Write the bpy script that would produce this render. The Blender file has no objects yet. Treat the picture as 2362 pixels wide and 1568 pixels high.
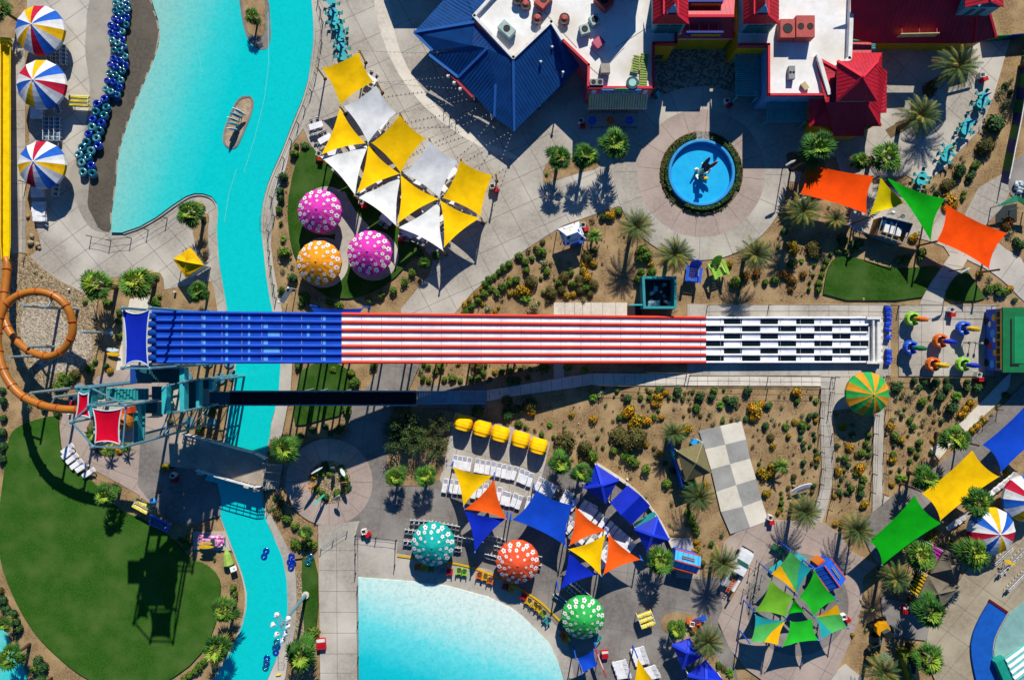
import bpy, math, random
from mathutils import Vector, Matrix
random.seed(7)
scene = bpy.context.scene
C = scene.collection
S = 16.5          # picture units (1/2362 of the picture width) per metre on the ground
H = 95.2          # drone height
PI = math.pi
def P(u, v, z=0.0):
    f = (H - z) / H
    return Vector(((u - 1181) / S * f, (784 - v) / S * f, z))
OFX = (0, 590.5, 1181, 1771.5); OFY = (0, 392, 784, 1176)
def T(i, j, x, y): return (OFX[i] + x / 4.0, OFY[j] + y / 4.0)
def TT(i, j, pts): return [T(i, j, *p) for p in pts]

# ------------------------------------------------------------------ materials
def lin(h):
    o = []
    for k in (0, 2, 4):
        c = int(h[k:k+2], 16) / 255
        o.append(c / 12.92 if c <= .04045 else ((c + .055) / 1.055) ** 2.4)
    return (*o, 1)
MATS = {}
def M(name, a, b=None, scale=3.0, rough=.75, spec=.3, metal=0, bump=0, obj=False, detail=6, lo=.35, hi=.65, c=None, cscale=.25, coat=0, vor=None, rnd=0, bscale=None, trans=0):
    """procedural surface: a..b mixed by noise, c mixed in by a second larger noise"""
    if name in MATS: return MATS[name]
    m = bpy.data.materials.new(name); m.use_nodes = True
    nt = m.node_tree; N = nt.nodes; L = nt.links
    bs = N['Principled BSDF']
    bs.inputs['Roughness'].default_value = rough
    bs.inputs['Specular IOR Level'].default_value = spec
    bs.inputs['Metallic'].default_value = metal
    if coat: bs.inputs['Coat Weight'].default_value = coat; bs.inputs['Coat Roughness'].default_value = .08
    b = b or a
    if obj:
        tc = N.new('ShaderNodeTexCoord'); vec = tc.outputs['Object']
    else:
        tc = N.new('ShaderNodeNewGeometry'); vec = tc.outputs['Position']
    if vor:
        tx = N.new('ShaderNodeTexVoronoi'); tx.inputs['Scale'].default_value = vor
        L.new(vec, tx.inputs['Vector'])
        sp = N.new('ShaderNodeSeparateColor'); L.new(tx.outputs['Color'], sp.inputs[0]); fac = sp.outputs[0]
        dist = tx.outputs['Distance']
    else:
        tx = N.new('ShaderNodeTexNoise'); tx.inputs['Scale'].default_value = scale; tx.inputs['Detail'].default_value = detail
        tx.inputs['Roughness'].default_value = .65
        L.new(vec, tx.inputs['Vector']); fac = tx.outputs['Fac']
    mr = N.new('ShaderNodeMapRange'); mr.inputs['From Min'].default_value = lo; mr.inputs['From Max'].default_value = hi
    L.new(fac, mr.inputs['Value'])
    mx = N.new('ShaderNodeMix'); mx.data_type = 'RGBA'
    mx.inputs['A'].default_value = lin(a); mx.inputs['B'].default_value = lin(b)
    L.new(mr.outputs[0], mx.inputs['Factor'])
    out = mx.outputs['Result']
    if c:
        t2 = N.new('ShaderNodeTexNoise'); t2.inputs['Scale'].default_value = cscale; t2.inputs['Detail'].default_value = 4
        L.new(vec, t2.inputs['Vector'])
        m2 = N.new('ShaderNodeMapRange'); m2.inputs['From Min'].default_value = .42; m2.inputs['From Max'].default_value = .7
        L.new(t2.outputs['Fac'], m2.inputs['Value'])
        x2 = N.new('ShaderNodeMix'); x2.data_type = 'RGBA'; L.new(out, x2.inputs['A']); x2.inputs['B'].default_value = lin(c)
        L.new(m2.outputs[0], x2.inputs['Factor']); out = x2.outputs['Result']
    if rnd:
        oi = N.new('ShaderNodeObjectInfo'); hs = N.new('ShaderNodeHueSaturation')
        r1 = N.new('ShaderNodeMapRange'); r1.inputs['To Min'].default_value = 1 - rnd; r1.inputs['To Max'].default_value = 1 + rnd
        L.new(oi.outputs['Random'], r1.inputs['Value']); L.new(r1.outputs[0], hs.inputs['Value'])
        r2 = N.new('ShaderNodeMapRange'); r2.inputs['To Min'].default_value = .5 + rnd * .07; r2.inputs['To Max'].default_value = .5 - rnd * .07
        L.new(oi.outputs['Random'], r2.inputs['Value']); L.new(r2.outputs[0], hs.inputs['Hue'])
        L.new(out, hs.inputs['Color']); out = hs.outputs[0]
    L.new(out, bs.inputs['Base Color'])
    if trans:
        bs.inputs['Transmission Weight'].default_value = trans
    if bump:
        bp = N.new('ShaderNodeBump'); bp.inputs['Strength'].default_value = bump; bp.inputs['Distance'].default_value = .05
        if vor: L.new(dist, bp.inputs['Height']); bp.invert = True
        elif bscale:
            t3 = N.new('ShaderNodeTexNoise'); t3.inputs['Scale'].default_value = bscale; t3.inputs['Detail'].default_value = 5
            L.new(vec, t3.inputs['Vector']); L.new(t3.outputs['Fac'], bp.inputs['Height'])
        else: L.new(fac, bp.inputs['Height'])
        L.new(bp.outputs[0], bs.inputs['Normal'])
    MATS[name] = m
    return m
dirt   = M('dirt', 'a0855f', '6a543b', 4.5, .95, .1, bump=.8, bscale=12, c='aa8f68', cscale=.4, detail=14, lo=.38, hi=.62)
conc   = M('concrete', 'ada598', '8f887d', 2.2, .85, .2, bump=.15, c='c2bbae', cscale=.14, detail=10, lo=.3, hi=.7)
conc2  = M('concrete_dark', '7e7872', '67625d', 2.0, .85, .2, bump=.15, c='918b84', cscale=.2, detail=10)
concl  = M('concrete_light', 'cfc6b6', 'bab09f', 2.2, .85, .2, bump=.1, c='ddd4c3', cscale=.2)
pinkc  = M('concrete_pink', 'a59489', '948479', 2.6, .85, .2, bump=.1, c='b09f93', cscale=.2)
tanc   = M('concrete_tan', '9d9078', '8a7e69', 2.2, .85, .2, bump=.1, c='aba088', cscale=.2)
beach  = M('beach_dark', '5d5548', '4a443b', 2.4, .6, .3, c='6a6152', cscale=.2)
beach2 = M('beach_light', '979084', '857f75', 2.0, .75, .2, c='a49d90', cscale=.2)
jointm = M('joint', '77716a', '625c56', 6, .95, .05)
paver  = M('paver', 'a89c82', '6a6358', rough=.9, vor=3.4, lo=.3, hi=.7)
paver2 = M('paver_grey', '8f877d', '6d6861', rough=.9, vor=3.2)
gravel = M('gravel', 'b09a76', '5e5140', rough=.95, vor=6.5, bump=1.0, lo=.1, hi=.9)
gravel2= M('gravel_pale', 'bfb09a', '7a6f60', rough=.95, vor=6.0, bump=1.0, lo=.1, hi=.9)
lawn   = M('lawn', '3a661e', '214512', 4.5, .95, .05, bump=.7, bscale=14, c='48642a', cscale=.3, detail=12, lo=.32, hi=.68)
lawn2  = M('lawn_small', '34581a', '203e10', 3.2, .95, .05, bump=.7, bscale=14, c='44602a', cscale=.3, detail=12, lo=.32, hi=.68)
mulch  = M('soil_dark', '7a6748', '62523a', 2, .95, .1, bump=.3, bscale=10)
def water(name, a, b, sc, c=None, grad=None):
    m = M(name, a, b, sc, .1, .5, bump=.3, bscale=2.2, c=c, cscale=.12, detail=3)
    return m
wriver = water('river_water', '12bdb8', '0fb3b1', .35, '1cc8c2')
wpool  = water('pool_water', '22c8c8', '1bbcc0', .5)
wshal  = water('shallow_water', '86b0a8', '789e98', .6)
def gradient(m, p0, p1, cols):
    """colour of a pool floor that slopes: ramp along the ground direction p0 -> p1"""
    nt = m.node_tree; N = nt.nodes; L = nt.links; bs = N['Principled BSDF']
    g = N.new('ShaderNodeNewGeometry'); d = (p1 - p0); ln = d.length
    sb = N.new('ShaderNodeVectorMath'); sb.operation = 'SUBTRACT'; sb.inputs[1].default_value = p0; L.new(g.outputs['Position'], sb.inputs[0])
    dt = N.new('ShaderNodeVectorMath'); dt.operation = 'DOT_PRODUCT'; dt.inputs[1].default_value = d / (ln * ln); L.new(sb.outputs[0], dt.inputs[0])
    ns = N.new('ShaderNodeTexNoise'); ns.inputs['Scale'].default_value = .9; ns.inputs['Detail'].default_value = 6; L.new(g.outputs['Position'], ns.inputs['Vector'])
    ma = N.new('ShaderNodeMath'); ma.operation = 'MULTIPLY_ADD'; ma.inputs[1].default_value = .16; L.new(ns.outputs['Fac'], ma.inputs[0]); L.new(dt.outputs['Value'], ma.inputs[2])
    su = N.new('ShaderNodeMath'); su.operation = 'SUBTRACT'; su.inputs[1].default_value = .08; L.new(ma.outputs[0], su.inputs[0])
    rp = N.new('ShaderNodeValToRGB'); els = rp.color_ramp.elements
    while len(els) < len(cols): els.new(.5)
    for e, (p, h) in zip(els, cols): e.position = p; e.color = lin(h)
    L.new(su.outputs[0], rp.inputs[0])
    n2 = N.new('ShaderNodeTexNoise'); n2.inputs['Scale'].default_value = 2.2; n2.inputs['Detail'].default_value = 12; n2.inputs['Roughness'].default_value = .75; L.new(g.outputs['Position'], n2.inputs['Vector'])
    mr = N.new('ShaderNodeMapRange'); mr.inputs['From Min'].default_value = .45; mr.inputs['From Max'].default_value = .75; mr.inputs['To Max'].default_value = .5; L.new(n2.outputs['Fac'], mr.inputs['Value'])
    mx = N.new('ShaderNodeMix'); mx.data_type = 'RGBA'; L.new(mr.outputs[0], mx.inputs['Factor']); L.new(rp.outputs[0], mx.inputs['A']); mx.inputs['B'].default_value = lin('0a9a9c')
    L.new(mx.outputs['Result'], bs.inputs['Base Color'])
    return m
def flat(name, h, rough=.6, spec=.3, var=.0, **k):
    """one painted colour with slight wear"""
    r, g, b = (int(h[i:i+2], 16) for i in (0, 2, 4)); f = .86
    return M(name, h, '%02x%02x%02x' % (int(r*f), int(g*f), int(b*f)), k.pop('scale', 1.2), rough, spec, lo=.4, hi=.75, **k)
white = flat('white_paint', 'dcdad4'); black = flat('black', '16181a'); steel = flat('steel', '8fa3a8', .45, .5, metal=.3)
teal = flat('teal_paint', '2b8f92'); tealL = flat('teal_light', '35b0b2'); red = flat('red_paint', 'b8101c'); redroof = flat('red_roof', 'b00f22', .5)
yellow = flat('yellow_paint', 'd2a70e'); blueroof = flat('blue_roof', '0a3f86', .5); cobalt = flat('cobalt', '0a28b0', .55)
brownp = flat('brown_post', '5a4a38'); woodt = flat('wood', 'a5773c'); pinkp = flat('pink_paint', 'c8486e'); greenp = flat('green_paint', '0e6b3c')
orange = flat('orange_paint', 'd5641a', .4); lime = flat('lime', '8cc43a'); bluep = flat('blue_paint', '1a56c8'); skyb = flat('sky_blue', '2a9fe0')
glass = flat('dark_glass', '1c4a4c', .1, .6); chrome = flat('chrome', 'c8ccd0', .2, .6, metal=.8); grey = flat('grey_paint', '8a8c8c'); skin = flat('skin', 'a8765a'); dkred = flat('dark_red', '5e1018')
bark = M('bark', '6b5844', '463828', 8, .95, .1, obj=True, bump=.4)

# ------------------------------------------------------------------ mesh building
class MB:
    def __init__(s): s.v = []; s.f = []; s.mi = []
    def add(s, vs, fs, mi=0):
        o = len(s.v); s.v += [Vector(p) for p in vs]
        for f in fs: s.f.append([o + i for i in f]); s.mi.append(mi)
        return s
    def box(s, c, sz, rot=0, mi=0, tilt=None):
        x, y, z = sz[0] / 2, sz[1] / 2, sz[2] / 2
        R = Matrix.Rotation(rot, 3, 'Z')
        if tilt: R = R @ Matrix.Rotation(tilt[0], 3, 'X') @ Matrix.Rotation(tilt[1], 3, 'Y')
        vs = [R @ Vector((a * x, b * y, d * z)) + Vector(c) for d in (-1, 1) for b in (-1, 1) for a in (-1, 1)]
        return s.add(vs, [(0, 2, 3, 1), (4, 5, 7, 6), (0, 1, 5, 4), (2, 6, 7, 3), (0, 4, 6, 2), (1, 3, 7, 5)], mi)
    def bar(s, a, b, w=.06, h=None, mi=0):
        a, b = Vector(a), Vector(b); d = (b - a)
        if d.length < 1e-6: return s
        d.normalize(); up = Vector((0, 0, 1)) if abs(d.z) < .95 else Vector((1, 0, 0))
        x = d.cross(up).normalized() * w / 2; y = d.cross(x).normalized() * (h or w) / 2
        vs = [a - x - y, a + x - y, a + x + y, a - x + y, b - x - y, b + x - y, b + x + y, b - x + y]
        return s.add(vs, [(3, 2, 1, 0), (4, 5, 6, 7), (0, 1, 5, 4), (1, 2, 6, 5), (2, 3, 7, 6), (3, 0, 4, 7)], mi)
    def tube(s, path, r, n=8, mi=0, closed=False, caps=True):
        path = [Vector(p) for p in path]; m = len(path)
        rr = r if isinstance(r, (list, tuple)) else [r] * m
        o = len(s.v); prev = None
        for i, p in enumerate(path):
            if closed: d = path[(i + 1) % m] - path[i - 1]
            else: d = path[min(i + 1, m - 1)] - path[max(i - 1, 0)]
            d.normalize()
            ref = prev if prev is not None else (Vector((0, 0, 1)) if abs(d.z) < .9 else Vector((1, 0, 0)))
            x = (ref - d * ref.dot(d)).normalized(); prev = x; y = d.cross(x)
            for k in range(n):
                a = 2 * PI * k / n
                s.v.append(p + (x * math.cos(a) + y * math.sin(a)) * rr[i])
        for i in range(m if closed else m - 1):
            j = (i + 1) % m
            for k in range(n):
                k2 = (k + 1) % n
                s.f.append([o + i*n + k, o + i*n + k2, o + j*n + k2, o + j*n + k]); s.mi.append(mi)
        if caps and not closed:
            s.f.append([o + k for k in range(n)][::-1]); s.mi.append(mi)
            s.f.append([o + (m-1)*n + k for k in range(n)]); s.mi.append(mi)
        return s
    def cyl(s, a, b, r, r2=None, n=12, mi=0): return s.tube([a, b], [r, r if r2 is None else r2], n, mi)
    def prism(s, pts, z0, z1, mi=0, mside=None, bottom=False):
        n = len(pts); ar = sum(pts[i][0]*pts[(i+1) % n][1] - pts[(i+1) % n][0]*pts[i][1] for i in range(n))
        if ar < 0: pts = pts[::-1]
        o = len(s.v)
        s.v += [Vector((p[0], p[1], z0)) for p in pts] + [Vector((p[0], p[1], z1)) for p in pts]
        s.f.append([o + n + i for i in range(n)]); s.mi.append(mi)
        for i in range(n):
            j = (i + 1) % n
            s.f.append([o + i, o + j, o + n + j, o + n + i]); s.mi.append(mi if mside is None else mside)
        if bottom: s.f.append([o + i for i in range(n)][::-1]); s.mi.append(mi)
        return s
    def lathe(s, c, prof, n=16, mi=0, rot0=0):
        o = len(s.v); c = Vector(c)
        for r, z in prof:
            for k in range(n):
                a = rot0 + 2 * PI * k / n; s.v.append(c + Vector((r * math.cos(a), r * math.sin(a), z)))
        for i in range(len(prof) - 1):
            for k in range(n):
                k2 = (k + 1) % n
                s.f.append([o + i*n + k, o + i*n + k2, o + (i+1)*n + k2, o + (i+1)*n + k]); s.mi.append(mi)
        return s
    def ball(s, c, r, n=10, m=6, mi=0, sc=(1, 1, 1), rot=None):
        o = len(s.v); c = Vector(c)
        for i in range(m + 1):
            t = PI * i / m
            for k in range(n):
                a = 2 * PI * k / n
                p = Vector((math.sin(t)*math.cos(a)*r*sc[0], math.sin(t)*math.sin(a)*r*sc[1], math.cos(t)*r*sc[2]))
                if rot: p = rot @ p
                s.v.append(c + p)
        for i in range(m):
            for k in range(n):
                k2 = (k + 1) % n
                s.f.append([o + i*n + k, o + (i+1)*n + k, o + (i+1)*n + k2, o + i*n + k2]); s.mi.append(mi)
        return s
    def torus(s, c, R, r, n=18, m=8, mi=0, rot=None):
        o = len(s.v); c = Vector(c)
        for i in range(n):
            a = 2 * PI * i / n
            for k in range(m):
                b = 2 * PI * k / m
                p = Vector(((R + r*math.cos(b))*math.cos(a), (R + r*math.cos(b))*math.sin(a), r*math.sin(b)))
                if rot: p = rot @ p
                s.v.append(c + p)
        for i in range(n):
            for k in range(m):
                i2, k2 = (i+1) % n, (k+1) % m
                s.f.append([o + i*m + k, o + i2*m + k, o + i2*m + k2, o + i*m + k2]); s.mi.append(mi)
        return s
    def build(s, name, mats, parent=None, origin=None, smooth=False, local=False):
        if not isinstance(mats, (list, tuple)): mats = [mats]
        if local: off = Vector((0, 0, 0))
        elif parent is not None: off = WORLD(parent)
        else:
            if origin is None:
                xs = [p.x for p in s.v]; ys = [p.y for p in s.v]; zs = [p.z for p in s.v]
                origin = Vector(((min(xs)+max(xs))/2, (min(ys)+max(ys))/2, min(zs)))
            off = Vector(origin)
        me = bpy.data.meshes.new(name)
        me.from_pydata([p - off for p in s.v], [], s.f)
        for m in mats: me.materials.append(m)
        me.polygons.foreach_set('material_index', s.mi)
        if smooth: me.polygons.foreach_set('use_smooth', [True] * len(s.f))
        me.update()
        o = bpy.data.objects.new(name, me); C.objects.link(o)
        if parent is not None: o.parent = parent
        elif not local: o.location = off
        return o
def WORLD(o):
    l = Vector(o.location); p = o.parent
    while p is not None: l += p.location; p = p.parent
    return l
def tag(o, label, cat, group=None):
    o['label'] = label; o['category'] = cat
    if group: o['group'] = group
    return o
def thing(name, label, cat, loc=(0, 0, 0), rot=0, group=None):
    o = bpy.data.objects.new(name, None); C.objects.link(o); o.location = loc; o.rotation_euler = (0, 0, rot)
    o.empty_display_size = .3
    return tag(o, label, cat, group)
KIDS = {}
def copy_tree(o, parent=None):
    c = o.copy(); C.objects.link(c)
    if parent is not None: c.parent = parent
    for ch in KIDS.get(o.name) or list(o.children): copy_tree(ch, c)
    return c
AUTO = []
def auto(o, desc, cat, u, v, group):
    """label to be completed with the nearest landmark once everything is placed"""
    o['category'] = cat; o['group'] = group; AUTO.append((o, desc, u, v)); return o
LAND = []
def land(name, u, v): LAND.append((name, u, v))
def struct(o): o['kind'] = 'structure'; return o
def smoothp(pts, it, closed=True):
    for _ in range(it):
        q = []; n = len(pts)
        if not closed: q.append(pts[0])
        for i in range(n if closed else n - 1):
            a, b = pts[i], pts[(i + 1) % n]
            q.append((a[0]*.75 + b[0]*.25, a[1]*.75 + b[1]*.25)); q.append((a[0]*.25 + b[0]*.75, a[1]*.25 + b[1]*.75))
        if not closed: q.append(pts[-1])
        pts = q
    return pts
LAYER = [0.02]
def region(name, pts, mat, it=0, joints=(), jw=.055, thick=None, z=None):
    pts = smoothp(pts, it)
    if z is None: LAYER[0] += .004; z = LAYER[0]
    w = [P(*p) for p in pts]
    mb = MB().prism(w, -.02, z)
    for line in joints:
        for a, b in zip(line, line[1:]):
            a, b = P(*a), P(*b); d = (b - a)
            if d.length < .01: continue
            n = Vector((-d.y, d.x, 0)).normalized() * jw / 2
            q = [a - n, b - n, b + n, a + n]
            mb.add([Vector((p.x, p.y, z + .0025)) for p in q], [(0, 1, 2, 3)], 1)
    o = struct(mb.build(name, [mat, jointm], origin=(0, 0, 0)))
    return o
def circ(c, r, n=48, a0=0, a1=360): return [(c[0] + r*math.cos(math.radians(a0 + (a1-a0)*i/n)), c[1] + r*math.sin(math.radians(a0 + (a1-a0)*i/n))) for i in range(n + (0 if a1 - a0 == 360 else 1))]
def strip(name, pts, w, h, mat, it=2, closed=False, z0=-.02):
    pts = smoothp(pts, it, closed); q = [P(*p) for p in pts]; n = len(q); mb = MB()
    L, R = [], []
    for i in range(n):
        d = (q[(i+1) % n] - q[i-1]) if closed else q[min(i+1, n-1)] - q[max(i-1, 0)]
        x = Vector((-d.y, d.x, 0)).normalized() * w / 2
        L.append(q[i] + x); R.append(q[i] - x)
    o = 0; vs = []
    for i in range(n):
        for p, z in ((L[i], z0), (L[i], h), (R[i], h), (R[i], z0)): vs.append(Vector((p.x, p.y, z)))
    fs = []
    for i in range(n if closed else n - 1):
        j = (i + 1) % n
        for k in range(3): fs.append((4*i + k, 4*j + k, 4*j + k + 1, 4*i + k + 1))
    if not closed: fs += [(0, 1, 2, 3), (4*n-1, 4*n-2, 4*n-3, 4*n-4)]
    mb.add(vs, fs)
    return mb.build(name, mat, origin=(0, 0, 0))
# ------------------------------------------------------------------ ground, paving, lawns, water
def inside(p, poly):
    x, y = p; c = False; n = len(poly)
    for i in range(n):
        x1, y1 = poly[i]; x2, y2 = poly[i-1]
        if (y1 > y) != (y2 > y) and x < (x2-x1)*(y-y1)/(y2-y1) + x1: c = not c
    return c
def gridj(pts, *fam):
    """expansion joints: families of parallel lines (angle, spacing, offset) clipped to an outline"""
    out = []; xs = [p[0] for p in pts]; ys = [p[1] for p in pts]
    cx, cy = sum(xs)/len(xs), sum(ys)/len(ys); R = max(max(xs)-min(xs), max(ys)-min(ys))
    for ang, sp, off in fam:
        a = math.radians(ang); d = (math.cos(a), math.sin(a)); n = (-d[1], d[0])
        for k in range(-int(R/sp)-1, int(R/sp)+2):
            run = None; t = -R
            while t <= R:
                p = (cx + d[0]*t + n[0]*(k*sp+off), cy + d[1]*t + n[1]*(k*sp+off))
                ok = inside(p, pts)
                if ok and run is None: run = p
                if not ok and run is not None: out.append([run, last]); run = None
                last = p; t += 4
            if run is not None: out.append([run, last])
    return out
g = MB().add([(-400, -400, 0), (400, -400, 0), (400, 400, 0), (-400, 400, 0)], [(0, 1, 2, 3)]).build('ground', dirt, origin=(0, 0, 0)); struct(g)

p = [(62,-20),(330,-20),(372,80),(300,285),(262,480),(259,540),(330,524),(430,454),(470,447),(500,470),(506,530),(508,604),(518,662),(528,722),(503,722),(490,648),(430,658),(380,668),(377,642),(370,630),(360,628),(257,640),(195,676),(140,649),(95,617),(69,591),(96,571),(87,532),(75,467),(68,330),(66,150)]
region('pool_deck', p, conc, 0, gridj(p, (-35, 46, 0), (50, 60, 10)))
region('footpath', [(27,90),(57,90),(60,585),(27,585)], conc, 0, [[(27,y),(59,y)] for y in range(130, 580, 42)])
region('planting_bed', [(452,497),(478,490),(484,500),(478,540),(484,590),(472,612),(452,570),(443,530)], dirt, 1)
region('beach', [(210,-12),(200,32),(200,62),(195,115),(205,175),(209,220),(200,280),(185,345),(160,400),(163,425),(172,455),(185,492),(207,525),(226,535),(259,537),(290,285),(360,100),(350,-12)], beach2, 1)
region('wet_beach', [(262,-12),(258,100),(245,200),(222,320),(206,400),(205,440),(201,475),(217,505),(229,531),(259,538),(262,480),(300,285),(374,90),(350,-12)], beach, 1)
region('footpath', [(265,866),(300,690),(345,680),(350,720),(312,870)], concl, 0)
p = [(147,949),(180,925),(225,868),(300,845),(390,850),(387,1000),(425,996),(487,1016),(525,1009),(520,1104),(470,1111),(505,1186),(482,1196),(450,1208),(400,1205),(362,1176),(320,1140),(275,1114),(220,1085),(165,1070),(145,1040),(138,985)]
region('footpath', p, pinkc, 0, gridj(p, (20, 60, 0), (-60, 70, 10)))
region('paving', [(325,1000),(387,985),(425,996),(487,1016),(520,1104),(470,1111),(505,1186),(482,1196),(450,1208),(400,1205),(362,1176),(318,1120)], conc2, 0)
region('planting_bed', circ((254,1000), 54, 32), mulch)
plz = [(722,-14),(726,60),(725,92),(719,137),(713,180),(698,232),(675,287),(653,345),(632,392),(619,424),(609,462),(604,500),(604,534),(609,579),(615,637),(623,687),(630,724),(652,724),(641,670),(632,622),(625,567),(628,527),(640,485),(643,440),(660,385),(672,335),(700,297),(713,328),(762,395),(968,562),(1000,598),(990,634),(925,712),(926,726),(1046,726),(1090,674),(1181,597),(1256,547),(1300,520),(1356,500),(1426,476),(1617,560),(1800,460),(1815,420),(1845,420),(1850,370),(1930,362),(1990,395),(1990,-14)]
region('plaza', plz, conc, 0, gridj([(722,0),(700,240),(705,297),(762,395),(968,562),(930,724),(1046,724),(1181,597),(1426,476),(1440,300),(1200,300),(960,80),(960,0)], (-24, 62, 0), (62, 54, 10)))
p = [(860,-12),(872,60),(905,150),(960,230),(1040,300),(1130,352),(1200,372),(1195,360),(1120,330),(1040,280),(975,210),(930,140),(905,60),(898,-12)]
region('paving_band', p, concl, 1)
p = [(1900,90),(2330,90),(2316,137),(2299,197),(2286,237),(2261,300),(2216,345),(2181,385),(2130,425),(2090,405),(2015,415),(1990,520),(1955,525),(1965,480),(1930,370)]
region('plaza', p, conc, 0, gridj(p, (-50, 70, 0), (42, 60, 20)))
region('planting_bed', [(2041,300),(2054,320),(2140,272),(2128,250)], mulch)
region('planting_bed', [(1812,352),(1850,350),(1905,372),(1900,392),(1840,400),(1815,378)], mulch, 1)
region('planting_bed', [(1253,430),(1253,385),(1275,366),(1330,362),(1385,370),(1380,390),(1340,398),(1290,413)], dirt, 1)
p = [(1955,527),(1965,470),(2000,420),(2085,440),(2171,490),(2224,494),(2271,519),(2301,564),(2372,606),(2372,705),(2344,679),(2321,654),(2279,622),(2229,599),(2171,564),(2100,545),(2010,545)]
region('footpath', p, conc, 1, gridj(p, (-55, 50, 0)))
p = [(2224,496),(2256,434),(2311,402),(2330,440),(2310,480),(2271,521)]
region('footpath', p, conc, 0, gridj(p, (25, 34, 0)))
region('paving', [(2314,392),(2372,345),(2372,478),(2330,450)], conc2)
p = [(2172,562),(2190,590),(2161,632),(2141,659),(2120,702),(2175,702),(2181,672),(2191,654),(2215,625),(2231,597)]
region('footpath', p, conc, 0, gridj(p, (10, 30, 0)))
p = [(1510,70),(1700,70),(1712,215),(1500,230)]
region('brick_paving', p, paver)
# fountain plaza
fc = (1617, 400)
region('plaza', circ(fc, 200, 96), conc, 0, [[(fc[0]+147*math.cos(a), fc[1]+147*math.sin(a)), (fc[0]+200*math.cos(a), fc[1]+200*math.sin(a))] for a in [i*PI/8+.02 for i in range(16)]])
region('plaza_ring', circ(fc, 147, 96), pinkc, 0, [[(fc[0]+96*math.cos(a), fc[1]+96*math.sin(a)), (fc[0]+147*math.cos(a), fc[1]+147*math.sin(a))] for a in [i*PI/8+.1 for i in range(16)]])
region('planting_bed', circ((1617,400), 96, 72), mulch)
region('brick_paving', [(1598,304),(1636,304),(1634,330),(1601,330)], paver2)
# slide run-out pads and paths
p = [(1585,702),(2053,702),(2053,866),(1585,866)]
region('slide_pad', p, conc, 0, gridj(p, (90, 46, 0)))
p = [(2072,703),(2296,703),(2290,867),(2072,867)]
region('ride_pad', p, conc, 0, gridj(p, (90, 50, 8), (0, 52, 4)))
p = [(1123,900),(1181,891),(1277,874),(1363,861),(1590,862),(1590,868),(1893,868),(1893,890),(1363,888),(1181,914),(1123,925)]
region('footpath', p, concl, 0, gridj(p, (88, 24, 0)))
region('footpath', [(1277,830),(1301,830),(1301,870),(1277,876)], conc)
region('footpath', [(1277,698),(1446,698),(1446,732),(1277,732)], concl, 0, [[(x,698),(x,732)] for x in (1303,1325,1344,1363,1390,1420)])
p = [(1892,864),(2042,864),(2042,935),(1960,942),(1921,946),(1892,900)]
region('footpath', p, conc, 0, gridj(p, (90, 40, 0), (0, 40, 0)))
p = [(1894,880),(1891,959),(1893,1034),(1896,1096),(1884,1154),(1858,1215),(1890,1215),(1906,1176),(1921,1104),(1923,1054),(1920,999),(1921,940),(1921,880)]
region('footpath', p, conc, 1, gridj(p, (2, 24, 0)))
p = [(2015,935),(2013,1060),(2011,1180),(1990,1230),(2030,1260),(2060,1150),(2036,1142),(2036,1050),(2038,935)]
region('footpath', p, conc, 0)
p = [(2372,872),(2330,915),(2286,959),(2240,1005),(2180,1060),(2100,1115),(2054,1146),(2011,1180),(1985,1225),(2020,1300),(2150,1215),(2250,1130),(2310,1060),(2372,1005)]
region('footpath', p, conc2, 0, gridj(p, (52, 46, 0)))
p = [(2211,979),(2271,919),(2316,871),(2331,857),(2326,891),(2301,929),(2226,996)]
region('footpath', p, concl, 0)
region('footpath', [(2146,1034),(2180,1008),(2192,1025),(2164,1060)], concl, 0)
# south side
sp = [(735,1211),(738,1450),(740,1590),(1705,1590),(1690,1500),(1655,1440),(1666,1400),(1655,1330),(1616,1331),(1591,1243),(1548,1261),(1543,1248),(1516,1191),(1478,1141),(1433,1104),(1371,1066),(1300,1082),(1258,1066),(1270,1019),(1181,984),(1050,950),(1022,1080),(1012,1108),(990,1119),(893,1119),(893,1034),(913,946),(943,900),(975,826),(880,826),(868,866),(813,936),(803,996),(788,1011),(700,1030),(655,1070),(652,1112),(668,1150),(700,1190)]
region('south_plaza', sp, conc2, 0, gridj(sp, (8, 66, 0), (96, 58, 10)))
region('terrace', [(1050,950),(1181,984),(1270,1019),(1258,1066),(1235,1150),(1180,1140),(1020,1115),(1012,1100),(1022,1080)], conc, 0, gridj([(1050,950),(1270,1019),(1235,1150),(1020,1115)], (16, 44, 0), (104, 46, 0)))
region('footpath', [(735,1211),(738,1450),(740,1590),(826,1590),(826,1325),(822,1225),(830,1200)], conc, 0, [[(737,y),(826,y)] for y in (1268,1314,1362,1410,1458,1506,1550)] + [[(777,1230),(779,1590)]])
region('pool_deck', [(827,1240),(918,1248),(915,1275),(1000,1288),(1130,1312),(1215,1365),(1290,1450),(1310,1480),(1330,1590),(1310,1590),(1290,1530),(1265,1480),(1205,1420),(1125,1375),(1030,1350),(940,1338),(827,1329)], conc, 0)
region('plaza_ring', circ((760,1111), 100, 64), pinkc, 0, [[(760+52*math.cos(a), 1111+52*math.sin(a)), (760+100*math.cos(a), 1111+100*math.sin(a))] for a in [i*PI/8 for i in range(16)]])
region('planting_bed', circ((760,1111), 50, 40), gravel)
pk = [(1668,1251),(1720,1208),(1771,1198),(1830,1200),(1894,1203),(1940,1230),(1960,1270),(2000,1290),(2022,1300),(1990,1330),(1985,1400),(1975,1440),(1950,1500),(1935,1535),(1900,1590),(1790,1590),(1720,1540),(1680,1490),(1655,1430),(1666,1400),(1655,1330)]
region('splash_plaza', pk, pinkc, 0, gridj(pk, (30, 62, 0), (-62, 62, 10)))
region('splash_pad', circ((1838,1392), 118, 64), conc2)
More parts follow.
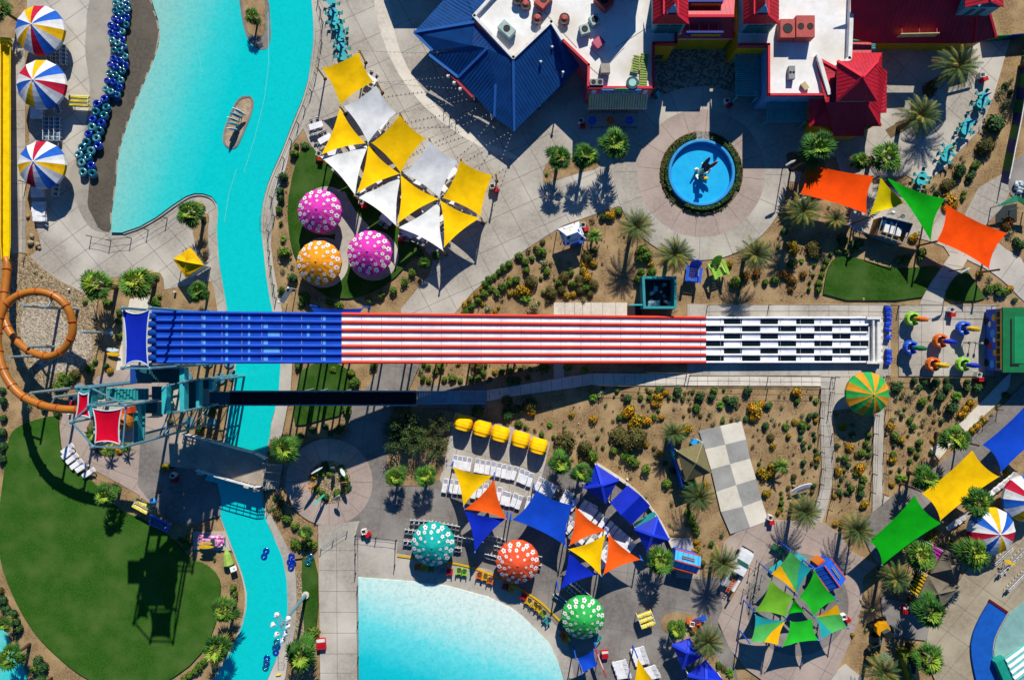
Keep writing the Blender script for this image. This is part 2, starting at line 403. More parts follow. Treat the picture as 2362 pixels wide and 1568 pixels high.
region('footpath', [(2030,1375),(2140,1400),(2145,1446),(2134,1475),(2060,1467),(2035,1425)], conc2)
region('footpath', [(1930,1545),(1950,1530),(1985,1560),(1990,1590),(1900,1590)], conc)
p = [(2141,1446),(2134,1483),(2140,1530),(2164,1590),(2380,1590),(2380,1100),(2300,1240),(2226,1316),(2196,1356),(2180,1400)]
region('pool_deck', p, tanc, 0, gridj(p, (-50, 60, 0), (35, 64, 0)))
region('planting_bed', [(1522,1430),(1535,1413),(1560,1410),(1612,1414),(1625,1470),(1655,1520),(1690,1560),(1720,1592),(1660,1592),(1640,1530),(1560,1460),(1530,1455)], dirt, 1)
region('planting_bed', [(893,1034),(893,1119),(990,1119),(1012,1108),(1022,1080),(1048,955),(1040,945),(910,950)], dirt)
region('footpath', [(1545,1240),(1592,1240),(1618,1335),(1560,1330)], conc)
# chequered dance floor
Lp = [(1612,993),(1626,1036),(1640,1082),(1652,1134),(1663,1180),(1685,1231)]
Mp = [(1661,982),(1673,1025),(1684,1070),(1698,1118),(1713,1168),(1730,1216)]
Rp = [(1710,971),(1721,1013),(1730,1057),(1744,1104),(1757,1152),(1772,1200)]
mb = MB(); LAYER[0] += .004
for i in range(5):
    for j, (A, B) in enumerate(((Lp, Mp), (Mp, Rp))):
        q = [P(*A[i], LAYER[0]+.02), P(*A[i+1], LAYER[0]+.02), P(*B[i+1], LAYER[0]+.02), P(*B[i], LAYER[0]+.02)]
        mb.add(q, [(0, 1, 2, 3)], (i + j) % 2)
struct(mb.build('chequered_paving', [M('check_grey', '969590', '86857f', 2, .9, .1, c='a3a29c'), M('check_pale', 'd0c9b8', 'bfb7a5', 2, .9, .1, c='dbd4c4')], origin=(0, 0, 0)))
# gravel and lawns
region('gravel_bed', [(25,590),(69,593),(95,619),(140,651),(195,678),(228,690),(222,740),(228,800),(220,840),(160,870),(125,885),(105,900),(60,850),(28,790),(22,700)], gravel)
region('gravel_bed', smoothp([(60,700),(120,690),(165,760),(215,760),(215,830),(150,860),(110,860),(70,820),(45,760)], 2), gravel2)
region('lawn', [(125,956),(62,974),(32,991),(20,1016),(8,1120),(0,1176),(0,1271),(12,1326),(45,1401),(85,1463),(130,1508),(175,1546),(212,1568),(250,1590),(340,1590),(390,1568),(455,1521),(497,1451),(512,1361),(505,1326),(475,1298),(440,1290),(400,1240),(350,1212),(325,1193),(272,1176),(217,1109),(165,1075),(142,1040),(137,985),(137,969)], lawn, 1)
region('lawn', [(713,328),(762,395),(968,562),(965,580),(948,600),(903,650),(840,684),(790,690),(745,680),(710,650),(680,592),(668,542),(663,474),(678,392),(695,345)], lawn2, 1)
region('lawn', [(1895,692),(1904,634),(1916,604),(1931,592),(1971,593),(2054,620),(2110,617),(2171,612),(2150,640),(2141,659),(2121,693)], lawn2, 1)
region('lawn', [(2196,644),(2181,672),(2177,694),(2274,694),(2259,669),(2240,640),(2225,620)], lawn2, 1)
region('lawn', [(700,838),(805,838),(807,900),(795,955),(740,968),(700,980),(676,978),(688,900)], lawn2, 1)
region('lawn', [(698,1276),(733,1285),(736,1440),(715,1456),(702,1456),(697,1330)], lawn2, 1)
region('gravel_bed', [(684,1318),(696,1318),(703,1460),(690,1480),(680,1470),(686,1400)], gravel)
for cc, r in (((755,487), 56), ((862,590), 58), ((747,606), 58)): region('umbrella_pad', circ(cc, r, 32), conc)
region('umbrella_pad', smoothp([(790,430),(810,470),(830,500),(860,530),(850,580),(780,600),(770,540),(795,500)], 2), conc)
region('car_pad', [(448,1225),(521,1225),(534,1268),(448,1265)], conc)
region('kerb_bed', [(620,1045),(640,1130),(690,1195),(733,1212),(733,1280),(660,1290),(610,1190)], dirt, 1)
region('riverside_walk', [(612,1180),(633,1238),(653,1283),(663,1338),(665,1401),(658,1463),(640,1513),(612,1592),(655,1592),(668,1500),(680,1470),(686,1400),(684,1320),(676,1285),(655,1240),(637,1205),(625,1185)], conc, 1)
region('riverside_walk', [(649,830),(645,898),(637,939),(623,1009),(610,1045),(640,1030),(652,1000),(664,940),(672,900),(676,830)], conc, 0)
# water
river = [(348,-12),(359,24),(367,47),(372,84),(367,114),(357,142),(345,170),(334,197),(321,225),(310,254),(299,282),(290,310),(281,339),(275,369),(270,431),(261,491),(259,537),(285,537),(325,523),(362,502),(400,474),(430,454),(450,447),(470,447),(490,454),(502,469),(505,492),(502,529),(507,604),(517,662),(527,719),(546,836),(541,899),(530,944),(522,1009),(505,1060),(470,1111),(510,1186),(525,1226),(542,1271),(560,1318),(571,1363),(570,1401),(562,1436),(542,1486),(512,1538),(480,1592),(606,1592),(640,1513),(658,1463),(665,1401),(663,1338),(653,1283),(633,1238),(615,1198),(609,1166),(603,1129),(600,1095),(615,1041),(623,1009),(628,969),(637,939),(645,898),(649,836),(630,719),(623,687),(615,637),(609,579),(604,534),(604,499),(609,462),(619,424),(632,392),(653,345),(675,287),(698,232),(713,180),(719,137),(724,92),(724,62),(722,25),(718,-12)]
gradient(wriver, P(300,260), P(520,330), [(0, '8cc2b6'), (.22, '74c6bc'), (.58, '34c6c2'), (.9, '0ac2c0')])
region('lazy_river', river, wriver, 0)
gradient(wpool, P(1040,1335), P(940,1610), [(0, 'dfe6dc'), (.26, 'c4e2da'), (.55, '62d2d4'), (.82, '14bcc6'), (1, '0cb4c0')])
pool = [(827,1329),(940,1338),(1033,1349),(1125,1374),(1181,1401),(1208,1421),(1268,1483),(1288,1526),(1308,1592),(829,1592)]
region('activity_pool', pool, wpool, 0)
region('beach_pool', [(2370,1376),(2324,1413),(2296,1463),(2289,1496),(2293,1538),(2303,1592),(2380,1592)], wshal, 0)
region('corner_pool', [(-10,1440),(0,1440),(18,1460),(30,1490),(60,1540),(68,1592),(-10,1592)], wriver, 1)
def rim(pts, w=.55, h=.17, it=2): return struct(strip('pool_coping', pts, w, h, conc, it))
rim(river[17:31]); rim(river[31:36]); rim(river[37:47]); rim(river[47:57]); rim(river[57:63]); rim(river[63:]); 
struct(strip('pool_coping', pool[:-1], .35, .12, concl, 1)); struct(strip('pool_coping', [pool[0], pool[-1]], .45, .12, concl, 0))
region('island', smoothp([(553,-12),(554,10),(565,75),(580,105),(600,118),(617,117),(627,100),(626,50),(621,-12)], 2), conc2, z=.32)
region('island_bed', smoothp([(559,-12),(567,60),(578,84),(600,90),(611,82),(614,60),(613,-12)], 1), dirt, z=.36)
isl = [(570,225),(580,226),(586,237),(582,262),(566,300),(552,332),(545,342),(533,343),(522,337),(517,322),(522,297),(535,265),(547,240),(557,228)]
region('island', smoothp(isl, 2), M('island_paving', 'b5a083', '8f7a60', 1.2, .9, .1), z=.30)
struct(strip('pool_coping', isl, .3, .36, conc2, 2, closed=True))
# pale steps along the shallow edges
mb = MB()
edge = [(x, y) for x, y in river[0:17]]
for i in range(0, len(edge) - 1, 1):
    a, b = P(*edge[i], .07), P(*edge[i+1], .07); d = (b - a).normalized(); n = Vector((-d.y, d.x, 0))
    m = a.lerp(b, .55)
    mb.add([a - n*.45, m - n*.35, m + n*.05, a + n*.05], [(0, 1, 2, 3)])
struct(mb.build('shore_slabs', beach2, origin=(0, 0, 0)))
mb = MB()
for i in range(len(pool) - 2):
    a, b = P(*pool[i]), P(*pool[i+1]); L_ = (b - a).length; k = max(1, round(L_/4.6))
    for q in range(k):
        c0 = a.lerp(b, (q + .08)/k); c1 = a.lerp(b, (q + .92)/k); d = (c1 - c0).normalized(); n = Vector((-d.y, d.x, 0)) * .42
        mb.prism([c0 + n*1.3, c1 + n*1.3, c1 + n*.4, c0 + n*.4], .0, .16)
struct(mb.build('shore_slabs', M('slab', 'c9d2cf', 'b0bab8', 3, .7, .2), origin=(0, 0, 0)))
# seams painted on the river floor
mb = MB()
for ln in ([(620,30),(622,150),(612,230),(590,320),(565,400)], [(548,392),(530,450),(520,515)], [(1026/4+590.5, 1125/4),(1300/4+590.5-50,1235/4)], [(455,100),(468,170)]):
    for a, b in zip(ln, ln[1:]):
        a, b = P(*a), P(*b); d = (b - a).normalized(); n = Vector((-d.y, d.x, 0)) * .04
        z = Vector((0, 0, LAYER[0] + .03)); mb.add([a - n + z, b - n + z, b + n + z, a + n + z], [(0, 1, 2, 3)])
struct(mb.build('river_seams', M('seam', '5ccac6', '48c2be'), origin=(0, 0, 0)))
mb = MB()
yl = smoothp([(916,1281),(960,1287),(1035,1296),(1085,1306),(1150,1330),(1200,1358),(1245,1385),(1275,1415),(1295,1435)], 2, False)
for a, b in zip(yl, yl[1:]):
    a, b = P(*a, LAYER[0]+.004), P(*b, LAYER[0]+.004); d = (b - a).normalized(); n = Vector((-d.y, d.x, 0)) * .14
    mb.add([a - n, b - n, b + n, a + n], [(0, 1, 2, 3)])
struct(mb.build('yellow_line', yellow, origin=(0, 0, 0)))
region('step_landing', [(464,1104),(503,1112),(512,1150),(511,1187),(470,1198)], conc2)
# river steps by the bridge
mb = MB()
for k in range(6):
    a, b = P(474+k*6.5, 1112), P(480+k*5.5, 1190); mb.bar(a + Vector((0, 0, .12)), b + Vector((0, 0, .12)), .12, .06)
struct(mb.build('river_steps', conc2, origin=(0, 0, 0)))
# ------------------------------------------------------------------ landmarks used by the labels
for n, u, v in (('the round blue fountain', 1617, 400), ('the checkered pavement', 1690, 1085), ('the khaki-roofed pavilion', 1602, 1065), ('the yellow box tent', 432, 605),
    ('the dotted white tent', 1320, 540), ('the roofless teal hut', 1523, 674), ('the green and orange parasol', 2001, 908), ('the teal flower parasol', 999, 1255),
    ('the coral flower parasol', 1194, 1296), ('the green flower parasol', 1345, 1424), ('the orange flower parasol', 735, 606), ('the surfboard circle', 760, 1111),
    ('the pink flowered car', 485, 1247), ('the white pickup truck', 1700, 1310), ('the yellow excavator', 2035, 1455), ('the left orange sail', 1930, 435), ('the right orange sail', 2240, 550),
    ('the large green sail', 2090, 1215), ('the large yellow sail', 2215, 1118), ('the navy hip roof', 1150, 180), ('the red pyramid roof', 1990, 185), ('the red tower sail', 250, 985),
    ('the orange tube loop', 85, 745), ('the beige peaked tents', 2160, 1330), ('the bridge stairs', 628, 1095), ('the five yellow cabanas', 1150, 1000), ('the spring ride pad', 2180, 790),
    ('the blue lounge sail', 1260, 1190), ('the green mural truck', 2326, 785), ('the small palm lawn', 2010, 650), ('the big oval lawn', 230, 1330), ('the surfboard island', 552, 285),
    ('the light mast', 680, 1400), ('the curved garden path', 1905, 1030), ('the grey garden path', 2025, 1050), ('the beige concrete slabs', 1350, 714), ('the covered ramp stairs', 1040, 917)):
    land(n, u, v)

# ------------------------------------------------------------------ parasols
FAB = dict(rough=.8, spec=.15)
F = {k: flat('fabric_' + k, h, **FAB) for k, h in dict(red='b01232', white='d4d4d2', blue='1858b4', yellow='dea800', pink='cc36a2', orange='e08e18', teal='0f9a92', coral='d9502c', green='2aa048', green2='2f9a3c', gold='d08f22').items()}
printw = flat('flower_print', 'e2dcd6', .8, .1)
def zprof(r, R, z0, hh): return z0 + hh * (1 - (min(r, R) / R) ** 1.55)
def parasol(uc, vc, ru, cols, label, group, rot=0, flowers=False, hh=1.6, z0=2.9):
    c = P(uc, vc, z0); R = ru / S * (H - z0) / H; n = len(cols)
    t = thing('giant_parasol', label, 'parasol', (c.x, c.y, 0), 0, group)
    mats = []; [mats.append(m) for m in cols if m not in mats]
    if flowers: mats.append(printw)
    mb = MB(); rs = [.03, .2, .4, .6, .78, .92, 1.0]
    for k in range(n):
        a0 = rot - 2*PI*k/n; a1 = rot - 2*PI*(k+1)/n; mi = mats.index(cols[k])
        vs = []
        for r in rs:
            for q in (0, .5, 1):
                a = a0 + (a1 - a0) * q; rr = r * R * (math.cos(PI/n)*1.0 if q == .5 else 1)
                z = zprof(r*R, R, z0, hh) - (.05*r if q == .5 else 0)
                vs.append(Vector((c.x + rr*math.cos(a), c.y + rr*math.sin(a), z)))
        for q in (0, .5, 1):
            a = a0 + (a1 - a0) * q; rr = 1.0 * R * (math.cos(PI/n) if q == .5 else 1)
            vs.append(Vector((c.x + rr*1.005*math.cos(a), c.y + rr*1.005*math.sin(a), z0 - .42 - (.06 if q == .5 else 0))))
        fs = []
        for i in range(len(rs)):
            for q in (0, 1): b = i*3 + q; fs.append((b, b + 3, b + 4, b + 1))
        mb.add(vs, fs, mi)
        if flowers:
            for fr, fq, s in ((.42, .5, .22), (.66, .3, .32), (.88, .6, .42)):
                if s == .22 and k % 2: continue
                fr = fr + (.05 if k % 2 else -.03); fr = min(fr, .87)
                s *= R / 3.1 * .82
                a = a0 + (a1 - a0) * fq
                for pt in range(5):
                    pa = pt * 2*PI/5 + k; pc = (c.x + fr*R*math.cos(a) + s*.62*math.cos(pa), c.y + fr*R*math.sin(a) + s*.62*math.sin(pa))
                    ring = []
                    for w_ in range(7):
                        wa = w_*2*PI/7; x = pc[0] + s*.40*math.cos(wa) - c.x; y = pc[1] + s*.40*math.sin(wa) - c.y
                        r = math.hypot(x, y); aa = (math.atan2(y, x) - a0 - PI/n) % (2*PI/n) - PI/n
                        re = min(r * math.cos(abs(aa) - 0*PI/n) / math.cos(PI/n) if False else r / (1 - (1 - math.cos(PI/n)) * 0 ), R)
                        ring.append(Vector((c.x + x, c.y + y, zprof(re, R, z0, hh) + .03)))
                    mb.add(ring, [tuple(range(7))], len(mats) - 1)
    mb.build('canopy', mats, t)
    top = z0 + hh
    MB().cyl((c.x, c.y, top - .05), (c.x, c.y, top + .14), .16, .05, 10).build('finial', cols[1] if not flowers else cols[0], t)
    MB().cyl((c.x, c.y, 0), (c.x, c.y, top - .1), .11, .09, 10).cyl((c.x, c.y, 0), (c.x, c.y, .12), .45, n=14).build('pole', steel, t)
    for k in range(n):
        a = rot - 2*PI*k/n
        MB().bar((c.x, c.y, z0 + .9), (c.x + R*.93*math.cos(a), c.y + R*.93*math.sin(a), z0 + .12), .05).build('rib', steel, t)
    land_name = None
    return t
r_, w_, b_, y_ = F['red'], F['white'], F['blue'], F['yellow']
up = PI/2 + .22
G = 'striped parasols'
parasol(91, 69, 57, [r_, w_, b_, w_, y_, w_, b_, r_, w_, y_, w_, b_, w_, y_][:14], 'striped parasol with red wedge at top, topmost of the three by the pool deck', G, up)
parasol(94.5, 194.5, 57, [y_, w_, b_, w_, r_, w_, b_, w_, y_, w_, b_, w_, r_, w_], 'striped parasol with yellow wedge at top, middle of the three by the pool deck', G, up)
parasol(95.5, 380, 55, [r_, w_, b_, w_, y_, w_, b_, w_, r_, w_, y_, w_, b_, w_], 'striped parasol, lowest of the three beside the yellow slide', G, up)
parasol(2288, 1225, 55, [y_, w_, b_, w_, r_, w_, y_, w_, b_, w_, r_, w_, b_, w_], 'striped parasol at right, half hidden behind a fan palm', G, up)
parasol(2368, 1150, 54, [b_, w_, y_, w_, r_, w_, b_, w_, y_, w_, b_, w_, r_, w_], 'striped parasol cut off by the right edge', G, up)
parasol(2001.5, 908, 50.5, [F['green'], F['gold']] * 8, 'green and orange striped parasol where three garden paths meet', 'green and orange parasols', up)
for u, v, ru, k, lb in ((737, 487, 51, 'pink', 'magenta parasol with white flowers, upper of two on the oval lawn'), (852.5, 583, 52, 'pink', 'magenta parasol with white flowers, lower right of two on the oval lawn'),
    (735.5, 606, 52, 'orange', 'orange parasol printed with white flowers beside the magenta ones'), (999, 1255, 51, 'teal', 'teal parasol printed with white flowers above the pool edge'),
    (1194, 1296, 50.5, 'coral', 'coral red parasol printed with white flowers near the pool'), (1345, 1424, 50.5, 'green', 'bright green parasol printed with white flowers')):
    parasol(u, v, ru, [F[k]] * 14, lb, 'flower parasols', up, True)

# ------------------------------------------------------------------ shade sails and their posts
SF = {k: flat('sail_' + k, h, .85, .1, scale=.55, bump=.35, bscale=1.1) for k, h in dict(yellow='efbc00', white='dfdfdb', orange='f24a00', orange2='ee5a14', green='069a10', green2='1ea824', lime='68a428', blue='0826a4', blue2='0e44b8', blue3='0a1c84', red='c60028', teal='1f9a9e', gold='e8a808', grassy='4aa850', yel2='dcc400').items()}
hemw = flat('hem', 'c8ccd0', .8, .1)
def sail(corners, mats, label, group, conc_=.1, sag=.25, bands=None, name='shade_sail', hem=None, fanned=False, cat='shade sail'):
    """corners: (u, v, z); concave edges; bands: list of (limit, material index) along s"""
    w = [P(*c) for c in corners]; N = 12; mb = MB()
    if not isinstance(mats, (list, tuple)): mats = [mats]
    def band(s, t=None):
        if not bands: return 0
        if fanned and t is not None: s = t / max(s + t, 1e-6)
        for lim, i in bands:
            if s <= lim: return i
        return bands[-1][1]
    edge = []
    if len(w) == 4:
        g_ = {}; N = 36 if fanned else 12
        for i in range(N + 1):
            for j in range(N + 1):
                s, t = i/N, j/N
                s2 = .5 + (s - .5) * (1 - conc_ * 4*t*(1-t)); t2 = .5 + (t - .5) * (1 - conc_ * 4*s*(1-s))
                p = (w[0]*(1-s2) + w[1]*s2) * (1-t2) + (w[3]*(1-s2) + w[2]*s2) * t2
                p.z -= sag * 16 * s*(1-s)*t*(1-t); g_[i, j] = len(mb.v); mb.v.append(p)
        for i in range(N):
            for j in range(N):
                mb.f.append([g_[i, j], g_[i+1, j], g_[i+1, j+1], g_[i, j+1]]); mb.mi.append(band((i + .5)/N, (j + .5)/N))
        edge = [g_[i, 0] for i in range(N)] + [g_[N, j] for j in range(N)] + [g_[N-i, N] for i in range(N)] + [g_[0, N-j] for j in range(N)]
    else:
        cen = (w[0] + w[1] + w[2]) / 3; g_ = {}
        for i in range(N + 1):
            for j in range(N + 1 - i):
                a, b = i/N, j/N; c = 1 - a - b
                p = w[0]*a + w[1]*b + w[2]*c; q = 4*(a*b + b*c + c*a)
                p = p + (cen - p) * conc_ * 1.5 * q; p.z -= sag * 27*a*b*c
                g_[i, j] = len(mb.v); mb.v.append(p)
        for i in range(N):
            for j in range(N - i):
                mb.f.append([g_[i, j], g_[i+1, j], g_[i, j+1]]); mb.mi.append(band(i/N))
                if i + j < N - 1: mb.f.append([g_[i+1, j], g_[i+1, j+1], g_[i, j+1]]); mb.mi.append(band(i/N))
        edge = [g_[i, 0] for i in range(N)] + [g_[N-i, i] for i in range(N)] + [g_[0, N-i] for i in range(N)]
    xs = sum((p for p in w), Vector()) / len(w)
    e = [mb.v[k].copy() for k in edge]
    o = mb.build(name, mats, origin=(xs.x, xs.y, min(p.z for p in w)), smooth=True)
    tag(o, label, cat, group)
    if hem is not None: MB().tube([p + Vector((0, 0, .02)) for p in e], .07, 5, closed=True).build('hem', hem, o)
    # corner rings
    for p in w: MB().ball(p, .09, 6, 4).build('corner_ring', steel, o)
    return o
NPOST = {}
def post(u, v, z, mat, label, group, r=.11, cap=None, name='sail_post'):
    t = P(u, v, z); b = Vector((t.x, t.y, 0))
    mb = MB().tube([b, b + Vector((0, 0, z))], r, 10); mb.cyl(b, b + Vector((0, 0, .06)), r*2.4, n=12); mb.ball(b + Vector((0, 0, z)), r*1.35, 8, 6)
    o = mb.build(name, mat, origin=b, smooth=False); NPOST[group] = NPOST.get(group, 0) + 1
    o['category'] = 'post'; o['group'] = group
    if label: o['label'] = label
    else: auto(o, group[:-1] if group.endswith('s') else group, 'post', u, v, group)
    return o
hi, lo_ = 4.1, 3.2
Y, W_ = SF['yellow'], SF['white']
cs = 'yellow and white court sails'
cluster = [
 ([(742,158,hi),(828,121,hi),(861,189,hi),(785,242,lo_)], Y, 'topmost yellow square sail of the court beside the river'),
 ([(868,197,hi),(914,261,hi),(849,330,lo_),(793,246,lo_)], W_, 'white square sail below the topmost yellow one'),
 ([(784,249,lo_),(843,331,lo_),(741,357,hi)], Y, 'yellow triangle sail nearest the river'),
 ([(922,265,hi),(981,319,hi),(924,399,lo_),(857,330,lo_)], Y, 'yellow square sail in the middle of the court'),
 ([(738,361,hi-.5),(850,334,lo_-.5),(819,450,hi-.4)], W_, 'white triangle sail over the corner of the lawn'),
 ([(849,335,lo_+.1),(922,401,lo_),(823,446,hi)], Y, 'yellow triangle sail between two white triangles'),
 ([(990,324,hi),(1056,372,hi),(1013,456,lo_),(932,401,lo_)], W_, 'white square sail between the two right-hand yellow squares'),
 ([(924,404,lo_+.1),(1011,459,lo_),(917,516,hi)], Y, 'yellow triangle sail under the white square one'),
 ([(822,453,hi-.5),(926,402,lo_-.5),(914,521,hi-.4)], W_, 'white triangle sail in the middle of the lawn edge'),
 ([(1062,370,hi),(1136,404,hi),(1109,499,hi),(1021,457,lo_)], Y, 'yellow square sail at the right end of the court'),
 ([(1015,462,lo_+.1),(1107,503,hi),(1024,571,hi)], Y, 'lowest yellow triangle sail of the court'),
 ([(918,525,hi-.5),(1016,462,lo_-.5),(1022,578,hi-.4)], W_, 'lowest white triangle sail of the court')]
for cn, m, lb in cluster: sail(cn, m, lb, cs)
ymat = flat('post_yellow', 'b8912a')
for u, v, z in ((731,156,hi),(829,117,hi),(869,190,hi),(922,261,hi),(990,320,hi),(1063,367,hi),(1144,402,hi),(1110,502,hi),(1022,579,hi),(916,523,hi),(818,452,hi),(736,362,hi),(784,246,lo_),(849,333,lo_),(924,402,lo_),(1013,459,lo_)):
    post(u, v, z, ymat, None, 'slim yellow sail post')
# sails on the right
rs_ = 'shade sails over the right-hand paths'
sail([(1856,376,4.2),(2017,406,4.2),(2000,494,4),(1845,448,4)], SF['orange'], 'orange four-cornered sail touching palms by the fountain plaza', rs_, .1)
sail([(2031,407,5),(2089,470,3.2),(2066,477,3.2),(2004,499,4.4)], SF['yel2'], 'twisted yellow sail beside the green triangle', rs_, .12)
sail([(2043,408,4.6),(2180,459,4.4),(2147,556,4)], SF['green'], 'dark green triangle sail over the food stand', rs_, .12)
sail([(2180,470,4.2),(2323,538,4.2),(2281,620,4),(2160,556,4)], SF['orange'], 'orange four-cornered sail across the diagonal path', rs_, .12)
sail([(2265,1026,4.6),(2385,912,4.8),(2425,990,4.6),(2309,1089,4.4)], SF['blue2'], 'long royal blue sail cut by the right edge', rs_, .13)
sail([(2243,1037,4.6),(2305,1099,4.4),(2169,1200,4.4),(2126,1138,4.6)], SF['yellow'], 'long yellow sail over the diagonal walkway', rs_, .1)
sail([(2110,1142,4.4),(2172,1206,4.4),(2034,1303,4),(2005,1247,4.4)], SF['green'], 'long bright green sail beside the date palms', rs_, .11)
bp = 'brown sail pole'
for u, v, z in ((2005,501,4.4),(2160,557,4.2),(2304,622,4.1),(2033,405,5),(2181,464,4.4),(2326,537,4.2),(2257,1027,4.6),(2123,1132,4.7),(2003,1243,4.5),(2310,1094,4.5),(2174,1204,4.5),(1853,374,4.2)):
    post(u, v, z, brownp, None, bp, .13)
# lounge sails
ls = 'small sails over the lounge terrace'
sail([(1044,1076,3.6),(1136,1097,3.8),(1069,1167,3.4)], SF['yellow'], 'yellow triangle sail over the white loungers', ls, .11)
sail([(1140,1105,3.8),(1168,1197,3.8),(1072,1174,3.4)], SF['orange2'], 'orange triangle sail touching the yellow one', ls, .11)
sail([(1071,1176,3.2),(1167,1195,3.3),(1095.5,1272,3.6)], SF['blue'], 'dark blue triangle sail beneath the orange one', ls, .11)
sail([(1237,1131,3.9),(1322,1164,3.9),(1305,1258,3.6),(1181,1198,3.7)], SF['blue2'], 'large mid-blue square sail in the lounge terrace', ls, .12)
sail([(1327,1168,3.7),(1398,1224,3.6),(1313,1258,3.6)], SF['orange2'], 'orange triangle sail beside the large blue one', ls, .11)
sail([(1397,1232,3.6),(1386,1327,3.9),(1311,1266,3.6)], SF['yellow'], 'yellow triangle sail between two orange triangles', ls, .11)
sail([(1403,1230,3.6),(1478,1290,3.6),(1391,1325,3.7)], SF['orange2'], 'orange triangle sail farthest right on the terrace', ls, .11)
sail([(1313,1272,3.2),(1379,1324,3.3),(1291,1358,3.6)], SF['blue'], 'dark blue triangle sail above the green parasol', ls, .11)
sail([(1370,1497,3.4),(1378,1536,3.2),(1345,1551,3.4),(1331,1518,3.2)], SF['blue2'], 'small blue sail below the green parasol', ls, .12)
sail([(1471,1517,3.6),(1530,1592,3.6),(1452,1604,3.6)], SF['yellow'], 'yellow triangle sail cut off by the bottom edge', ls, .12)
bl = 'blue sail post'
for u, v, z in ((1041,1073,3.7),(1139,1100,3.9),(1070,1170,3.5),(1171,1196,3.8),(1095,1274,3.6),(1233,1128,3.9),(1324,1163,3.8),(1306,1262,3.7),(1179,1199,3.7),(1401,1227,3.7),(1482,1292,3.6),(1388,1329,3.9),(1288,1360,3.6),(1374,1494,3.5),(1342,1554,3.4),(1328,1515,3.4),(1470,1514,3.6)):
    post(u, v, z, bluep, None, bl, .09)
# green cluster on the splash plaza
gs = 'green sails over the splash pad'
tri = [SF['gold'], SF['grassy'], SF['teal']]
sail([(1838,1369,3.6),(1779,1323,4.2),(1823,1271,4.4),(1873,1310,4.2)], tri, 'sail in three stripes at the top of the green cluster', gs, .1, bands=[(.3, 0), (.68, 1), (1, 2)], fanned=True)
sail([(1778,1336,4),(1831,1376,3.6),(1814,1422,3.6),(1741,1410,4.1)], SF['lime'], 'olive green square sail at left of the green cluster', gs, .14)
sail([(1879,1312,4.2),(1930,1382,4.1),(1876,1420,3.6),(1843,1376,3.6)], SF['green2'], 'bright green square sail at right of the green cluster', gs, .14)
sail([(1831,1378,3.2),(1858,1411,3.1),(1815,1416,3.1)], SF['green'], 'small dark green triangle in the middle of the green cluster', gs, .1)
sail([(1812,1431,3.6),(1742,1417,4),(1731,1480,4.1),(1795,1487,4)], tri, 'striped teal and gold sail at lower left of the green cluster', gs, .12, bands=[(.3, 2), (.66, 1), (1, 0)], fanned=True)
sail([(1823,1432,3.6),(1874,1425,3.6),(1888,1476,4),(1804,1491,4)], SF['green2'], 'green square sail lowest in the green cluster', gs, .14)
sail([(1881.5,1422,3.6),(1931.5,1392,4.1),(1954,1446,4.1),(1894,1473.5,4)], tri, 'striped gold and teal sail at lower right of the green cluster', gs, .1, bands=[(.3, 0), (.7, 1), (1, 2)], fanned=True)
for u, v, z in ((1777,1320,4.2),(1824,1268,4.4),(1876,1309,4.2),(1838,1373,3.8),(1739,1409,4.2),(1933,1384,4.2),(1812,1426,3.8),(1878,1423,3.8),(1729,1482,4.1),(1797,1490,4.1),(1891,1478,4.1),(1957,1449,4.1)):
    post(u, v, z, bluep, None, 'blue sail pole', .09)
# sails of the slide tower
sail([(282,713,20.5),(346,713,20.5),(342,844,20.5),(289,843,20.5)], SF['blue'], 'tall blue sail over the top of the six-lane slide', 'tower sails', .17, hem=hemw)
sail([(181,903,21.8),(205,905,21.8),(208,964,21.8),(174,965,21.8)], SF['red'], 'narrow red sail on the slide tower', 'tower sails', .2, hem=hemw)
sail([(214,942,21.8),(282,942,21.8),(276,1024.5,21.8),(219.5,1021,21.8)], SF['red'], 'large red sail on the slide tower', 'tower sails', .14, hem=hemw)
sail([(717,709,3.6),(837,711,3.6),(830,760,3.2),(728,760,3.2)], SF['blue2'], 'low blue sail tucked against the slide', ls, .12)
for u, v in ((717, 705), (838, 707)): post(u, v, 3.8, bluep, None, bl, .1)

# ------------------------------------------------------------------ the six-lane racing slide
ZP = [(345,16.0),(487,14.3),(640,12.6),(785,11.0),(904,9.2),(1050,7.5),(1206,5.7),(1330,4.2),(1450,2.6),(1560,1.25),(1628,.8),(2006,.7)]
def zslide(u):
    for (a, za), (b, zb) in zip(ZP, ZP[1:]):
        if u <= b: return za + (zb - za) * (u - a) / (b - a)
    return ZP[-1][1]
def vtop(u): return 719.5 + (733 - 719.5) * min(max((u - 347) / 1281, 0), 1)
def vbot(u): return 835
def lanev(u, i): return vtop(u) + (vbot(u) - vtop(u)) * i / 6
sl = thing('racing_slide', 'six-lane racing slide striped blue, red and white with a checkered run-out', 'water slide', P(1000, 784, 0))
st = sorted(set([352,420,468,474,520,526,572,577,608,618,645,700,708,714,745,751,788.5] + [800 + 46*i for i in range(18)] + [1628] + [1628 + 41.7*i for i in range(1, 10)]))
light = {(468, 474): (1, 2, 3, 4, 5, 0), (520, 526): (0, 1, 2, 3, 4, 5), (572, 577): (0, 1, 2, 3, 4, 5), (745, 751): (0, 1, 2, 3, 4, 5), (608, 618): (1, 3, 4, 5), (618, 645): (2, 4), (708, 714): (1, 2)}
sb = flat('slide_blue', '0a48b4', .55, .12); sbl = flat('slide_blue_pale', '5a9ad4', .55, .12); sw = M('slide_white', 'eeedec', 'd4d2d0', 1.6, .45, .2, detail=10, lo=.4, hi=.8, c='c9ccd2', cscale=.35); sr = flat('slide_red', 'd83a22', .5, .15); sk_ = flat('slide_black', '10191c', .2, .5)
